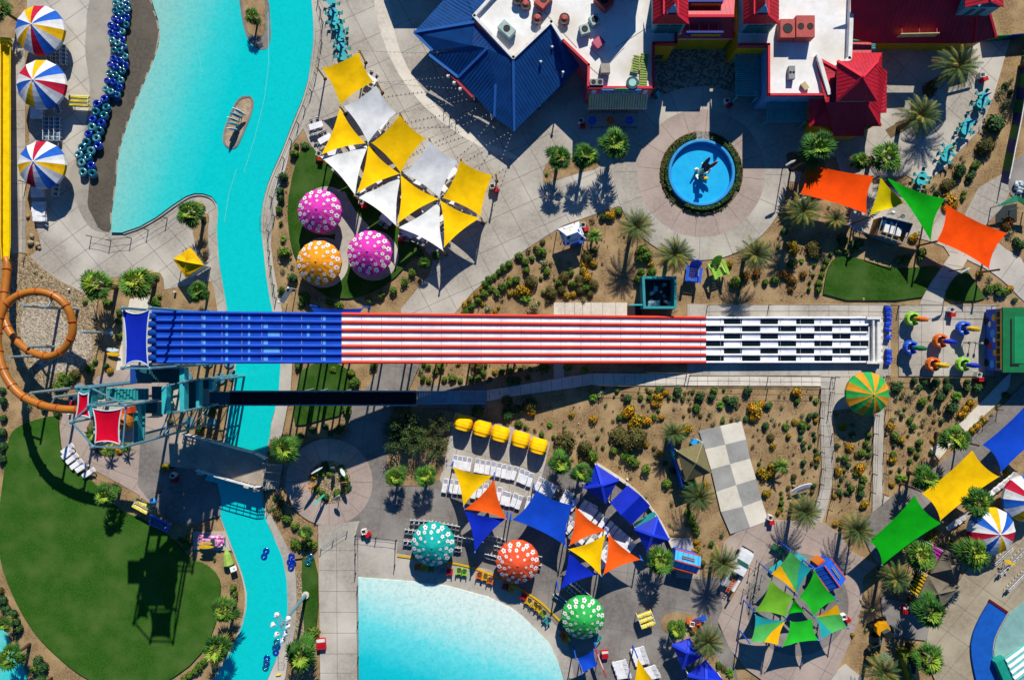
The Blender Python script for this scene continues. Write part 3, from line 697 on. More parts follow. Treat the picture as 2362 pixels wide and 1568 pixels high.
for lane in range(6):
    mb = MB()
    for a, b in zip(st, st[1:]):
        if a < 788: mi = 1 if lane in light.get((a, b), ()) else 0
        elif a < 1627: mi = 2
        else: mi = 3 if (int(round((a - 1628) / 41.7)) + lane) % 2 else 2
        if a > 1995: mi = 2
        vs = []
        for u in (a, b):
            z = zslide(u); v0, v1 = lanev(u, lane), lanev(u, lane + 1)
            for t_, dz in ((.06, .1), (.14, .03), (.3, 0), (.7, 0), (.86, .03), (.94, .1)): vs.append(P(u, v0 + (v1 - v0) * t_, z + dz))
        mb.add(vs, [(k, k + 6, k + 7, k + 1) for k in range(5)], mi)
    mb.build('lane', [sb, sbl, sw, sk_], sl, smooth=False)
mb = MB()
for u in range(420, 1990, 46): mb.bar(P(u, vtop(u) + 2, zslide(u) + .03), P(u, vbot(u) - 2, zslide(u) + .03), .05, .05)
mb.build('section_joints', flat('joint_grey', '9a9aa6', .6), sl)
for i in range(7):
    mb = MB()
    for a, b, mi in ((350, 788.5, 0), (788.5, 1628, 1), (1628, 2000, 2)):
        us = [a] + [u for u in st if a < u < b] + [b]
        mb.tube([P(u, lanev(u, i), zslide(u) + (.05 if mi == 1 else .1)) for u in us], .21 if mi == 1 else (.14 if mi == 2 else .18), 8, mi)
    mb.build('lane_divider', [sb, sr, sw], sl, smooth=False)
mb = MB()
for i in range(6):
    u0 = 349; c0 = P(u0, lanev(u0, i + .5), zslide(u0) + .3); mb.ball(c0, .42, 10, 6, 0, (1.5, .9, .35))
mb.build('start_tubs', flat('tub_blue', '0a3a8c', .6, .1), sl, smooth=True)
mb = MB()
for va, vb in ((731, 737), (832, 838)): mb.prism([P(1990, va), P(2022, va), P(2022, vb), P(1990, vb)], .1, 1.15)
mb.prism([P(2004, 733), P(2008, 733), P(2008, 836), P(2004, 836)], .1, 1.05); mb.prism([P(2016, 733), P(2024, 733), P(2024, 836), P(2016, 836)], .1, .9)
for k in range(7): mb.prism([P(2024, 737 + k*15), P(2029, 737 + k*15), P(2029, 745 + k*15), P(2024, 745 + k*15)], .1, .8)
mb.build('end_basin', white, sl)
MB().prism([P(1625, 731), P(2022, 731), P(2022, 838), P(1625, 838)], .03, .45).build('basin_floor', white, sl)
for u in (368, 645, 700, 760, 850, 930, 1010, 1095, 1190, 1280, 1370, 1450, 1530):
    for vv in (.08, .92):
        top = P(u, vtop(u) + (vbot(u) - vtop(u)) * vv, zslide(u) - .15)
        m_ = MB().cyl((top.x, top.y, 0), top, .14, n=8); m_.cyl((top.x, top.y, 0), (top.x, top.y, .18), .5, n=12)
        m_.build('support_leg', steel, sl)
    a, b = (P(u, vtop(u) + (vbot(u) - vtop(u)) * q, zslide(u) - .22) for q in (.03, .97))
    MB().bar(a, b, .22, .3).build('cross_beam', steel, sl)

# ------------------------------------------------------------------ orange tube slide with yellow run-out
tb = thing('tube_slide', 'orange enclosed tube slide looping over gravel into a yellow flume', 'water slide', P(85, 745, 0))
tp = [(300,949,10.5),(240,947,10.3),(178,945,10),(142,943,9.8),(110,938,9.6),(78,927,9.4),(50,912,9.2),(28,890,9),(10,860,8.7),(0,828,8.4),(-6,795,8),(-5,760,7.6),(0,733,7.3),(12,706,7),(34,686,6.8),(62,675,6.6),(92,673,6.4),(122,681,6.2),(147,699,6),(163,726,5.8),(168,757,5.6),(160,788,5.4),(140,811,5.2),(112,822,5),(82,816,4.8),(55,801,4.5),(33,780,4.1),(17,755,3.7),(9,725,3.2),(9,692,2.7),(13,655,2.2),(17,612,1.8),(13,596,1.6)]
tor = flat('tube_orange', 'a8641c', .4, .3, scale=.5); tod = flat('tube_flange', 'b04a12', .4, .4)
pts = [P(*q) for q in smoothp(tp, 1, False)] if False else [P(*q) for q in tp]
def cat(pts, k=4):
    out = []
    for i in range(len(pts) - 1):
        p0, p1, p2, p3 = pts[max(i-1, 0)], pts[i], pts[i+1], pts[min(i+2, len(pts)-1)]
        for q in range(k):
            t = q / k; out.append(.5 * ((2*p1) + (p2 - p0)*t + (2*p0 - 5*p1 + 4*p2 - p3)*t*t + (3*p1 - p0 - 3*p2 + p3)*t**3))
    return out + [pts[-1]]
sp_ = cat(pts, 4)
MB().tube(sp_, .49, 14).build('tube', tor, tb, smooth=True)
mb = MB()
for i in range(3, len(sp_) - 2, 5):
    d = (sp_[i+1] - sp_[i-1]).normalized() * .06
    mb.tube([sp_[i] - d, sp_[i] + d], .6, 14)
mb.build('flanges', tod, tb, smooth=False)
for u, v, z, bu, bv in ((122,681,6.2,112,708),(168,757,5.6,195,766),(34,686,6.8,60,706),(82,816,4.8,70,800),(50,912,9.2,78,905),(110,938,9.6,130,915),(0,828,8.4,30,823)):
    t_ = P(u, v, z); b0 = P(bu, bv, z)
    m_ = MB().cyl((b0.x, b0.y, 0), (b0.x, b0.y, z + .6), .22, .16, 10); m_.bar(b0 + Vector((0, 0, .2)), t_ + Vector((0, 0, -.4)), .16); m_.cyl((b0.x, b0.y, 0), (b0.x, b0.y, .2), .6, n=14)
    m_.build('support_mast', steel, tb)
yf = flat('flume_yellow', 'e6c400', .5, .2); 
mb = MB()
for a, b in ((92, 250), (250, 420), (420, 560), (560, 598)):
    for q in (a, b):
        pass
    vs = []
    for v in (a, b):
        z = .7 + .9 * (v - 92) / 506; ww = 12.3 if v < 590 else 9
        for du, dz in ((-1, .75), (-.86, .7), (-.7, .1), (.7, .1), (.86, .7), (1, .75), (1, .3)): vs.append(P(12.5 + du*ww, v, z + dz))
    mb.add(vs, [(k, k + 1, k + 8, k + 7) for k in range(6)])
mb.tube([P(q[0], q[1], q[2]) for q in ((1,92,1.5),(3,90,1.6),(24,92,1.6),(26,97,1.5))], .25, 8)
mb.build('flume', yf, tb)
for v in (130, 250, 370, 490, 570):
    for du in (-9, 9):
        p_ = P(12.5 + du, v, .9); MB().cyl((p_.x, p_.y, 0), (p_.x, p_.y, .75), .1, n=8).build('flume_leg', steel, tb)

# ------------------------------------------------------------------ slide tower
tw = thing('slide_tower', 'teal steel slide tower with stacked landings, stair flights and pipe railings', 'tower', P(470, 920, 0))
deckp = M('deck_pale', 'b9b6a4', 'a5a292', 5, .9, .1); deckd = flat('deck_teal', '1d5a60'); stp = M('steel_pipe', '5f8a98', '4d7684', 2, .4, .5)
def landing(u0, u1, v0, v1, z, mat, par=tw, name='landing'):
    return MB().prism([P(u0, v0, z), P(u1, v0, z), P(u1, v1, z), P(u0, v1, z)], z - .18, z, bottom=True).build(name, mat, par)
def panel(u0, u1, v0, v1, z0, z1, mat):
    a, b = P(u0, v0, z1), P(u1, v1, z1); return MB().prism([P(u0, v0, z1), P(u1, v0, z1), P(u1, v1, z1), P(u0, v1, z1)], z0, z1, bottom=True).build('side_panel', mat, tw)
def stairs(u0, u1, v0, v1, z0, z1, n, mat, par):
    mb = MB()
    for k in range(n):
        t0, t1 = k/n, (k + .9)/n; z = z0 + (z1 - z0) * (k + .5)/n
        mb.prism([P(u0 + (u1-u0)*t0, v0, z), P(u0 + (u1-u0)*t1, v0, z), P(u0 + (u1-u0)*t1, v1, z), P(u0 + (u1-u0)*t0, v1, z)], z - .1, z, bottom=True)
    for v in (v0, v1): mb.bar(P(u0, v, z0 - .1), P(u1, v, z1 - .1), .1, .3)
    return mb.build('stair_flight', mat, par)
def rail(pts, z, par, mat=stp, h=1.05):
    mb = MB()
    for a, b in zip(pts, pts[1:]):
        for dz in (h, h*.5): mb.bar(P(*a, z) + Vector((0, 0, dz)), P(*b, z) + Vector((0, 0, dz)), .07)
    for a in pts: mb.bar(P(*a, z), P(*a, z) + Vector((0, 0, h)), .08)
    return mb.build('railing', mat, par)
landing(283, 350, 715, 842, 15.6, deckp); landing(315, 348, 842, 884, 15.6, deckd); landing(300, 315, 842, 884, 15.6, flat('deck_blue', '10408a'))
stairs(348, 389, 850, 881, 15.5, 13.4, 9, deckd, tw)
landing(389, 414, 847, 886, 13.3, deckd); landing(389, 414, 886, 951, 13.3, deckp); landing(426, 452, 879, 943, 10.6, deckd)  # split landings: dark part painted as shade, pale part as lit deck
landing(460, 482, 874, 896, 9.2, deckd); landing(460, 482, 896, 934, 9.2, deckp); landing(350, 373, 891, 921, 15.0, deckd); landing(350, 374, 926, 960, 12.6, deckp)
landing(213, 243, 892, 920, 18.2, deckd); landing(213, 243, 920, 925, 18.2, deckp); stairs(342, 246, 897, 920, 15.1, 18.0, 13, teal, tw)
w4 = [P(u, v, 18.4) for u, v in ((214, 938), (308, 938), (306, 1020), (216, 1020))]; w5 = [w4[0], w4[1], w4[1].lerp(w4[2], .32), w4[0].lerp(w4[3], .32)]
for zz, mm, ww in ((18.4, deckp, w4), (16.0, teal, w4), (13.4, deckd, w5)): MB().prism([Vector((q.x, q.y)) for q in ww], zz - .18, zz, bottom=True).build('landing', mm, tw)
landing(178, 215, 900, 962, 18.2, teal); landing(285, 306, 932, 962, 11.2, flat('deck_red', '8a1018')); 
stairs(326, 350, 932, 950, 11.4, 12.6, 6, deckd, tw)
panel(414, 425, 848, 948, 13.3, 14.4, tealL); panel(452, 459, 879, 942, 10.6, 11.7, tealL); panel(482, 490, 874, 900, 9.2, 10.3, tealL); panel(373, 384, 892, 955, 14.8, 15.9, tealL)
panel(308, 318, 930, 1022, 15.6, 17.0, teal); panel(202, 212, 898, 960, 18.2, 19.3, teal)
for u, v, z in ((177,894,22),(208,894,22),(205,935,22),(290,935,22),(164.5,973.5,22),(214,1030,22),(282,1032,22),(345.5,850,21),(282.6,848.6,21),(283,710,21),(347,710,21),(389,888,14.5),(389,950,14.5),(425,880,14.5),(425,948,14.5),(459,876,11.8),(459,940,11.8),(490,877,10.4),(490,934,10.4)):
    t_ = P(u, v, z); m_ = MB().cyl((t_.x, t_.y, 0), t_, .17, .14, 8); m_.cyl((t_.x, t_.y, 0), (t_.x, t_.y, .25), .75, n=14); m_.ball(t_, .24, 8, 5)
    m_.build('column', stp, tw)
def wpt(u, v, zt, z): p_ = P(u, v, zt); return Vector((p_.x, p_.y, z))
pairs = [((282,1032,22),(290,935,22)),((290,935,22),(208,894,22)),((214,1030,22),(282,1032,22)),((164.5,973.5,22),(205,935,22)),((177,894,22),(208,894,22)),((205,935,22),(290,935,22)),((345.5,850,21),(282.6,848.6,21)),((389,950,14.5),(425,948,14.5)),((459,940,11.8),(490,934,10.4)),((425,948,14.5),(459,940,11.8)),((389,888,14.5),(425,880,14.5)),((459,876,11.8),(490,877,10.4)),((282,1032,22),(389,950,14.5)),((164.5,973.5,22),(214,1030,22))]
for a, b in pairs:
    zt = min(a[2], b[2]); mb = MB()
    for z in ((3, 6.5, 10, 13.5, 17, 20.5) if min(a[0], b[0]) > 270 and max(a[0], b[0]) > 300 else ()):
        if z < zt:
            mb.bar(wpt(*a, z), wpt(*b, z), .12)
            if z + 3.5 < zt: mb.bar(wpt(*a, z), wpt(*b, z + 3.5), .08); mb.bar(wpt(*b, z), wpt(*a, z + 3.5), .08)
    mb.bar(wpt(*a, zt - .1), wpt(*b, zt - .1), .14)
    mb.build('cross_bracing', stp, tw)
rail([(389,849),(414,849)], 13.3, tw); rail([(389,949),(414,951)], 13.3, tw); rail([(426,943),(452,943)], 10.6, tw); rail([(460,934),(482,934)], 9.2, tw); rail([(350,960),(374,960)], 12.6, tw)
rail([(246,894),(342,896)], 16.6, tw, tealL); rail([(246,922),(342,921)], 16.6, tw, tealL); rail([(213,926),(243,926)], 18.2, tw); rail([(213,890),(243,890)], 18.2, tw)
# the long ramp
rp = thing('access_ramp', 'long dark conveyor ramp on trestles running from the tower to metal stairs', 'ramp', P(730, 918, 0))
zr = lambda u: 8.4 + (3.2 - 8.4) * (u - 530) / (960 - 530)
mb = MB()
for a, b in ((530, 640), (640, 750), (750, 860), (860, 960)):
    vs = [P(u, v, zr(u) + dz) for u in (a, b) for v, dz in ((903, 0), (933, 0), (933, -.2), (903, -.2))]
    mb.add(vs, [(0, 4, 5, 1), (1, 5, 6, 2), (2, 6, 7, 3), (3, 7, 4, 0)])
mb.build('belt', M('belt', '14181a', '1d2224', 3, .8, .2), rp)
for v in (902, 934):
    mb = MB()
    for a, b in ((530, 640), (640, 750), (750, 860), (860, 960)):
        mb.bar(P(a, v, zr(a) + .05), P(b, v, zr(b) + .05), .16, .5); mb.bar(P(a, v, zr(a) + 1), P(b, v, zr(b) + 1), .08)
    for k in range(14): u = 530 + k * 33; mb.bar(P(u, v, zr(u)), P(u, v, zr(u)) + Vector((0, 0, 1)), .08)
    mb.build('railing', steel, rp)
for u in (690, 728, 790, 880, 955):
    m_ = MB()
    for v in (905, 931):
        t_ = P(u, v, zr(u)); m_.cyl((t_.x, t_.y, 0), t_, .12, n=8)
    a, b = P(u, 905, zr(u)), P(u, 931, zr(u)); m_.bar((a.x, a.y, .3), (b.x, b.y, zr(u) - .4), .08); m_.bar((b.x, b.y, .3), (a.x, a.y, zr(u) - .4), .08)
    m_.build('trestle', steel, rp)
stairs(482, 530, 905, 932, 9.1, 8.4, 8, deckd, rp)
rst = flat('ramp_stair', '7c9ca6'); stairs(963, 1030, 903, 930, 3.1, 1.9, 12, rst, rp); landing(1030, 1060, 903, 930, 1.8, rst, rp); stairs(1060, 1122, 903, 930, 1.7, .1, 12, rst, rp)
for v in (902, 931):
    m_ = MB(); m_.bar(P(963, v, 4.1), P(1030, v, 2.9), .08); m_.bar(P(1030, v, 2.9), P(1060, v, 2.9), .08); m_.bar(P(1060, v, 2.8), P(1122, v, 1.1), .08)
    for u, z in ((963, 3.1), (996, 2.5), (1030, 1.8), (1060, 1.8), (1090, 1.0), (1122, .1)): m_.bar(P(u, v, z), P(u, v, z) + Vector((0, 0, 1.0)), .08)
    m_.build('railing', steel, rp)
MB().prism([P(963, 888), P(1124, 889), P(1124, 942), P(963, 940)], 0, .06).build('footing_slab', conc2, rp)
# ------------------------------------------------------------------ buildings along the top
roofw = M('roof_white', 'e8e7e3', 'd6d3cc', 1.4, .85, .1, c='c2b7a6', cscale=.13, detail=12, lo=.35, hi=.8)
stripeblue = flat('wall_lightblue', '5f9ac8'); wyel = flat('wall_yellow', 'c49a10'); wpink = flat('wall_pink', 'b04a66')
def ribroof(name, h, h2):
    m = bpy.data.materials.new(name); m.use_nodes = True; N = m.node_tree.nodes; L = m.node_tree.links; bs = N['Principled BSDF']
    bs.inputs['Roughness'].default_value = .45; bs.inputs['Specular IOR Level'].default_value = .35
    g = N.new('ShaderNodeNewGeometry'); t = N.new('ShaderNodeTexNoise'); t.inputs['Scale'].default_value = .8; t.inputs['Detail'].default_value = 8; L.new(g.outputs['Position'], t.inputs['Vector'])
    mr = N.new('ShaderNodeMapRange'); mr.inputs['From Min'].default_value = .35; mr.inputs['From Max'].default_value = .7; L.new(t.outputs['Fac'], mr.inputs[0])
    mx = N.new('ShaderNodeMix'); mx.data_type = 'RGBA'; mx.inputs['A'].default_value = lin(h); mx.inputs['B'].default_value = lin(h2); L.new(mr.outputs[0], mx.inputs['Factor'])
    L.new(mx.outputs['Result'], bs.inputs['Base Color'])
    return m
rred = ribroof('standing_seam_red', 'b8102a', '9c0c22'); rblue = ribroof('standing_seam_blue', '08427e', '07366a'); rcob = ribroof('standing_seam_cobalt', '0c2ab8', '0a2298')
def face_roof(faces, name, mat, par, seam=None, ridge=None, thick=.12):
    """roof planes given as (u, v, z) corners, with raised seams running down the slope"""
    mb = MB()
    for f in faces:
        w = [P(*p) for p in f]; n = (w[1] - w[0]).cross(w[2] - w[0])
        if n.z < 0: w = w[::-1]
        mb.add(w, [tuple(range(len(w)))], 0); mb.add([p - Vector((0, 0, thick)) for p in w][::-1], [tuple(range(len(w)))], 0)
        k = len(w)
        for i in range(k):
            a, b = w[i], w[(i+1) % k]; mb.add([a, b, b - Vector((0, 0, thick)), a - Vector((0, 0, thick))], [(0, 3, 2, 1)], 0)
        if seam:
            nn = Vector((0, 0, 0))
            for i in range(k): a, b = w[i], w[(i+1) % k]; nn += Vector(((a.y-b.y)*(a.z+b.z), (a.z-b.z)*(a.x+b.x), (a.x-b.x)*(a.y+b.y)))
            nn.normalize(); dn = Vector((nn.x, nn.y, 0))
            if dn.length < .05: continue
            dn.normalize(); hz = Vector((-dn.y, dn.x, 0))
            ts = [p.dot(hz) for p in w]; t = min(ts) + seam/2
            while t < max(ts):
                hit = []
                for i in range(k):
                    a, b = w[i], w[(i+1) % k]; ta, tb_ = a.dot(hz), b.dot(hz)
                    if (ta - t) * (tb_ - t) < 0: hit.append(a.lerp(b, (t - ta)/(tb_ - ta)))
                if len(hit) == 2 and (hit[0] - hit[1]).length > .3:
                    up_ = nn * .03; mb.bar(hit[0] + up_*.4, hit[1] + up_*.4, .04, .035, 0)
                t += seam
    for a, b in (ridge or []): mb.bar(P(*a) + Vector((0, 0, .08)), P(*b) + Vector((0, 0, .08)), .34, .14, 1)
    return mb.build(name, [mat, M('ridge_cap_' + mat.name, {'standing_seam_red': 'c81c34', 'standing_seam_blue': '1a5aa2', 'standing_seam_cobalt': '1c3cc8'}[mat.name])], par)
def parapet(pts, z, par, mat, w=.32, h=.4, name='parapet'):
    mb = MB()
    for a, b in zip(pts, pts[1:]):
        A, B = P(*a, z), P(*b, z); d = (B - A).normalized() * .13
        mb.bar(A - d + Vector((0, 0, h/2)), B + d + Vector((0, 0, h/2)), w, h)
    return mb.build(name, mat, par)
def flatroof(pts, z, par, mat, wallm):
    w = [P(*p, z) for p in pts]
    wl = MB().prism(w, 0, z - .25).build('wall', wallm, par)
    rf = MB().prism(w, z - .245, z, bottom=False).build('roof', mat, par)
    return wl, rf
def fan(u, v, z, par, r=.62):
    p = P(u, v, z); m = MB().cyl(p + Vector((0, 0, .0)), p + Vector((0, 0, .35)), r*1.2, n=4, mi=1).cyl(p + Vector((0, 0, .35)), p + Vector((0, 0, .7)), r, n=16, mi=0)
    m.cyl(p + Vector((0, 0, .7)), p + Vector((0, 0, .72)), r*1.12, n=16, mi=2).cyl(p + Vector((0, 0, .72)), p + Vector((0, 0, .9)), r*.75, r*.4, 14, 1)
    return m.build('vent_fan', [white, flat('salmon', 'b04a42'), black], par)
def acbox(u, v, z, s, rot, mat, par, fans=1, name='air_conditioner'):
    p = P(u, v, z); m = MB().box(p + Vector((0, 0, s[2]/2 + .12)), s, rot, 0).box(p + Vector((0, 0, .06)), (s[0]*.9, s[1]*.9, .12), rot, 1)
    R = Matrix.Rotation(rot, 3, 'Z')
    for k in range(fans):
        q = p + R @ Vector(((k - (fans-1)/2) * s[0]/max(fans, 1), 0, s[2] + .12)); m.torus(q, min(s[0]/max(fans, 1), s[1])*.32, .05, 14, 6, 1); m.cyl(q, q + Vector((0, 0, .02)), min(s[0]/max(fans, 1), s[1])*.3, n=12, mi=1)
    return m.build(name, [mat, black], par)
Z = 5.4
sb1 = thing('snack_building', 'white flat-roofed snack building wrapped by navy blue hip roofs', 'building', P(1400, 100, 0))
WR = [(1094,41),(1184,137),(1271,54),(1296,94),(1357,153),(1356,205),(1506,205),(1506,103),(1558,102),(1562,-70),(1100,-70),(1150,-20)]
_, rf = flatroof(WR, Z, sb1, roofw, wpink)
parapet([(1150,-20),(1094,41),(1184,137),(1271,54),(1296,94)], Z, sb1, white, .4, .6)
parapet([(1296,94),(1357,153),(1356,205),(1506,205),(1506,103),(1558,102),(1560,-20)], Z, sb1, flat('trim_red', 'c42436'), .32, .5, 'red_coping')
E, Tz = 3.0, 5.75
face_roof([
 [(955,75,E),(1094,52,Tz),(1097,38,Tz),(1165,-40,Tz),(1060,-40,E)],
 [(955,75,E),(998,118,E),(1088,106,Tz-.5),(1094,54,Tz)],
 [(990,127,E),(1057,179,E),(1123,112,Tz-.2),(1088,105,Tz-.5)],
 [(1057,179,E),(1140,270,E),(1143,195,Tz-1.4),(1125,112,Tz-.2)],
 [(1125,112,Tz-.2),(1184,141,Tz),(1186,303,E),(1140,270,E),(1143,195,Tz-1.4)],
 [(1094,54,Tz-.3),(1184,141,Tz-.3),(1124,113,Tz-.5),(1088,106,Tz-.6)],
 [(1184,141,Tz),(1271,58,Tz),(1296,98,Tz-.4),(1296,98,Tz-.4),(1337,152,E+.3),(1312,179,E),(1186,303,E)]], 'hip_roof', rblue, sb1, .45,
 ridge=[((955,75,E),(1094,52,Tz)),((1057,179,E),(1124,112,Tz-.2)),((1140,270,E),(1143,195,Tz-1.4)),((1186,303,E),(1184,141,Tz)),((955,75,E),(998,118,E)),((990,127,E),(1057,179,E))])
for u, v in ((1003,124),(1086,225),(1127,268),(1030,150),(1290,190),(1240,240)):
    p = P(u + 6, v - 8, 2.9); MB().cyl((p.x, p.y, 0), p, .16, n=10, mi=0).cyl((p.x, p.y, 0), (p.x, p.y, .7), .26, n=10, mi=1).build('porch_column', [white, flat('purple', '4a2a6a')], sb1)
m_ = MB().bar(P(1027,160,2.7), P(1091,226,2.7), .3, .5); m_.build('porch_sign', flat('sign_red', 'a02038'), sb1)
for u, v in ((1034,176),(1048,192),(1062,206)):
    p = P(u, v, 2.6); q = P(u + 3, v - 3, 3.3); m = MB().tube([q, q + Vector((-.3, -.3, .25)), p + Vector((-.2, -.2, .2)), p], .05, 6); m.ball(p, .3, 10, 6); m.build('gooseneck_lamp', white, sb1)
for u, v in ((1273,112),(1247,146),(1298,170)):
    p = P(u, v, 4.6); MB().cyl(p - Vector((0, 0, 1.2)), p + Vector((0, 0, .35)), .1, n=8).ball(p + Vector((0, 0, .4)), .2, 8, 5).build('vent_pipe', white, sb1)
for u, v in ((1195,3),(1212,15),(1239,47),(1301,48)): fan(u, v, Z, rf)
acbox(1253, 8, Z, (2.2, 1.5, 1.1), .9, flat('salmon', 'b04a42'), rf); acbox(1391, 10, Z, (2.2, 1.6, 1.1), -.8, flat('salmon', 'b04a42'), rf)
acbox(1169, 74, Z, (2.1, 1.3, .9), -.75, flat('unit_pale', 'a0b4ae'), rf); acbox(1370, 53, Z, (1.2, 1.2, .9), .5, flat('unit_pale', 'a0b4ae'), rf); acbox(1347, 75, Z, (1.2, 1.2, .9), .3, flat('unit_pale', 'a0b4ae'), rf)
acbox(1394, 165, Z, (1.2, 1.2, 1.0), .05, flat('unit_tan', '9a9284'), rf, 0, 'roof_hatch'); acbox(1379, 104, Z, (1.3, 1.2, .8), .7, flat('hatch_pink', 'b8526a'), rf, 0, 'roof_hatch'); acbox(1375, 194, Z, (1.7, .8, .6), 0, grey, rf, 2)
p = P(1457, 195, Z); MB().cyl(p, p + Vector((0, 0, .5)), .75, n=18, mi=1).cyl(p + Vector((0, 0, .5)), p + Vector((0, 0, .62)), .82, n=18, mi=1).cyl(p + Vector((0, 0, .62)), p + Vector((0, 0, .66)), .5, n=16, mi=0).build('skylight', [flat('dome_pale', '9ac4c0', .3), flat('dome_rim', '1a4a48')], rf)
for k, (u, v, c) in enumerate(((1466,150,0),(1484,146,1),(1483,186,1))):
    p = P(u, v, Z); m = MB().box(p + Vector((0, 0, .25)), (1.0, 2.3, .08), -.25 + .1*k, 0)
    for q in range(7): m.box(p + Vector((0, -1.0 + q*.33, .31)), (.9, .05, .05), -.25 + .1*k, 1)
    m.build('louvre_panel', [flat('louvre', '8fa04a'), flat('louvre_dark', '4a5a1e')], rf)
mb = MB()
for a, b in (((1296,96),(1400,190)),((1400,152),(1440,110)),((1360,110),(1402,150)),((1420,110),(1500,60)),((1230,0),(1330,110))): mb.bar(P(*a, Z+.02), P(*b, Z+.02), .07, .03)
mb.build('membrane_seams', flat('seam_grey', '9a948a'), rf)
# striped front with its sign and awning
mb = MB(); n = 15
for k in range(n):
    a, b = P(1357 + k*149/n, 206.5, Z), P(1357 + (k+1)*149/n, 206.5, Z); mb.box(((a.x + b.x)/2, a.y - .02, 3.6), (b.x - a.x, .05, 3.4), 0, k % 2)
mb.build('striped_facade', [flat('stripe_pink', 'b8566e'), flat('stripe_white', 'c8ccd4')], sb1)
mb = MB(); n = 46
a, b = P(1359, 208, 4.4), P(1497, 208, 4.4)
for k in range(n):
    x0 = a.x + (b.x - a.x)*k/n; x1 = a.x + (b.x - a.x)*(k+1)/n
    mb.add([(x0, a.y, 4.0), (x1, a.y, 4.0), (x1, a.y - 1.9, 2.75), (x0, a.y - 1.9, 2.75)], [(0, 3, 2, 1)], k % 2)
    mb.add([(x0, a.y - 1.9, 2.75), (x1, a.y - 1.9, 2.75), (x1, a.y - 1.92, 2.45), (x0, a.y - 1.92, 2.45)], [(0, 3, 2, 1)], k % 2)
mb.build('awning', [flat('awning_yellow', 'c8a41a'), flat('awning_white', 'cfcdc6')], sb1)
c0 = P(1432, 206, 5.2); sg = MB().box((c0.x, c0.y - .3, 5.1), (5.2, .16, 1.5), 0, 0).box((c0.x, c0.y - .385, 5.1), (4.9, .03, 1.25), 0, 1).ball((c0.x, c0.y - .3, 5.85), .75, 12, 8, 2, (1.4, .2, .5)).build('sign', [flat('sign_blue', '1a78c0'), flat('sign_pale', '7a98a8'), flat('sign_green', '3a9a68')], sb1)
def text(s, loc, size, rot, mat, par, name='lettering', ext=.02):
    cu = bpy.data.curves.new(name, 'FONT'); cu.body = s; cu.size = size; cu.extrude = ext; cu.align_x = 'CENTER'; cu.align_y = 'CENTER'; cu.materials.append(mat)
    tmp = bpy.data.objects.new(name, cu); C.objects.link(tmp); bpy.context.view_layer.update(); me = bpy.data.meshes.new_from_object(tmp.evaluated_get(bpy.context.evaluated_depsgraph_get())); bpy.data.objects.remove(tmp)
    o = bpy.data.objects.new(name, me); C.objects.link(o); o.rotation_euler = rot
    o.parent = par; o.location = Vector(loc) - WORLD(par); return o
text('SWEETS & TREATS', (c0.x, c0.y - .41, 5.2), .52, (PI/2, 0, 0), flat('ink_navy', '12284a'), sg)
# yellow side wing
MB().box((P(1532, 103, Z).x, P(1532, 103, Z).y - .03, 2.55), (2.9, .06, 5.0), 0, 0).build('yellow_wall', wyel, sb1)
c1 = P(1533, 104, 5); MB().box((c1.x, c1.y - .1, 3.9), (2.0, .1, .5), 0, 0).build('wall_plaque', flat('plaque_green', '3a5a2a'), sb1)
w1 = MB().box((c1.x, c1.y - .1, 1.5), (1.4, .12, 1.8), 0, 0).build('window_frame', skyb, sb1); MB().box((c1.x, c1.y - .17, 1.5), (1.0, .04, 1.4)).build('pane', glass, w1)
# red-roofed entrance hall
eh = thing('entrance_hall', 'red gable-roofed entrance hall between two tall dormered towers', 'building', P(1630, 50, 0))
face_roof([[(1560,89,4.2),(1693,89,4.2),(1693,38,6.6),(1583,38,6.6)],[(1583,38,6.6),(1693,38,6.6),(1697,-40,4.2),(1583,-40,4.2)]], 'gable_roof', rred, eh, .55, ridge=[((1583,38,6.6),(1693,38,6.6))])
MB().prism([P(1562, 84, 4.2), P(1690, 84, 4.2), P(1690, -40, 4.2), P(1562, -40, 4.2)], 0, 4.0).build('wall', wyel, eh)
for v, z0, name in ((75, 5.6, 1), (4, 6.4, 2)):
    s_ = MB(); a, b = P(1583, v, z0 + .3), P(1668, v, z0 + .3); s_.box(((a.x+b.x)/2, a.y, z0), (b.x - a.x, .25, .9), 0, 0)
    for k in range(10): s_.ball((a.x + (b.x - a.x)*(.18 + k*.082), a.y - .2, z0 - .05), .22, 8, 6, 1, (1, .5, 1.5))
    for k in range(4): x = a.x + (b.x - a.x)*(.1 + k*.26); s_.bar((x, a.y + .1, z0), (x, a.y + 1.6, z0 + .2 if v > 50 else z0 - .6), .07, mi=2)
    s_.build('sign', [flat('sign_navy', '16308a'), yellow, grey], eh)
for u in (1606, 1650):
    p = P(u, 93, 2); MB().cyl((p.x, p.y, 0), (p.x, p.y, 4), .18, n=8).build('porch_column', white, eh)
mb = MB(); a, b = P(1564, 90, 3.6), P(1690, 90, 3.6)
mb.bar(a, b, .08, .3); mb.build('fascia', concl, eh)
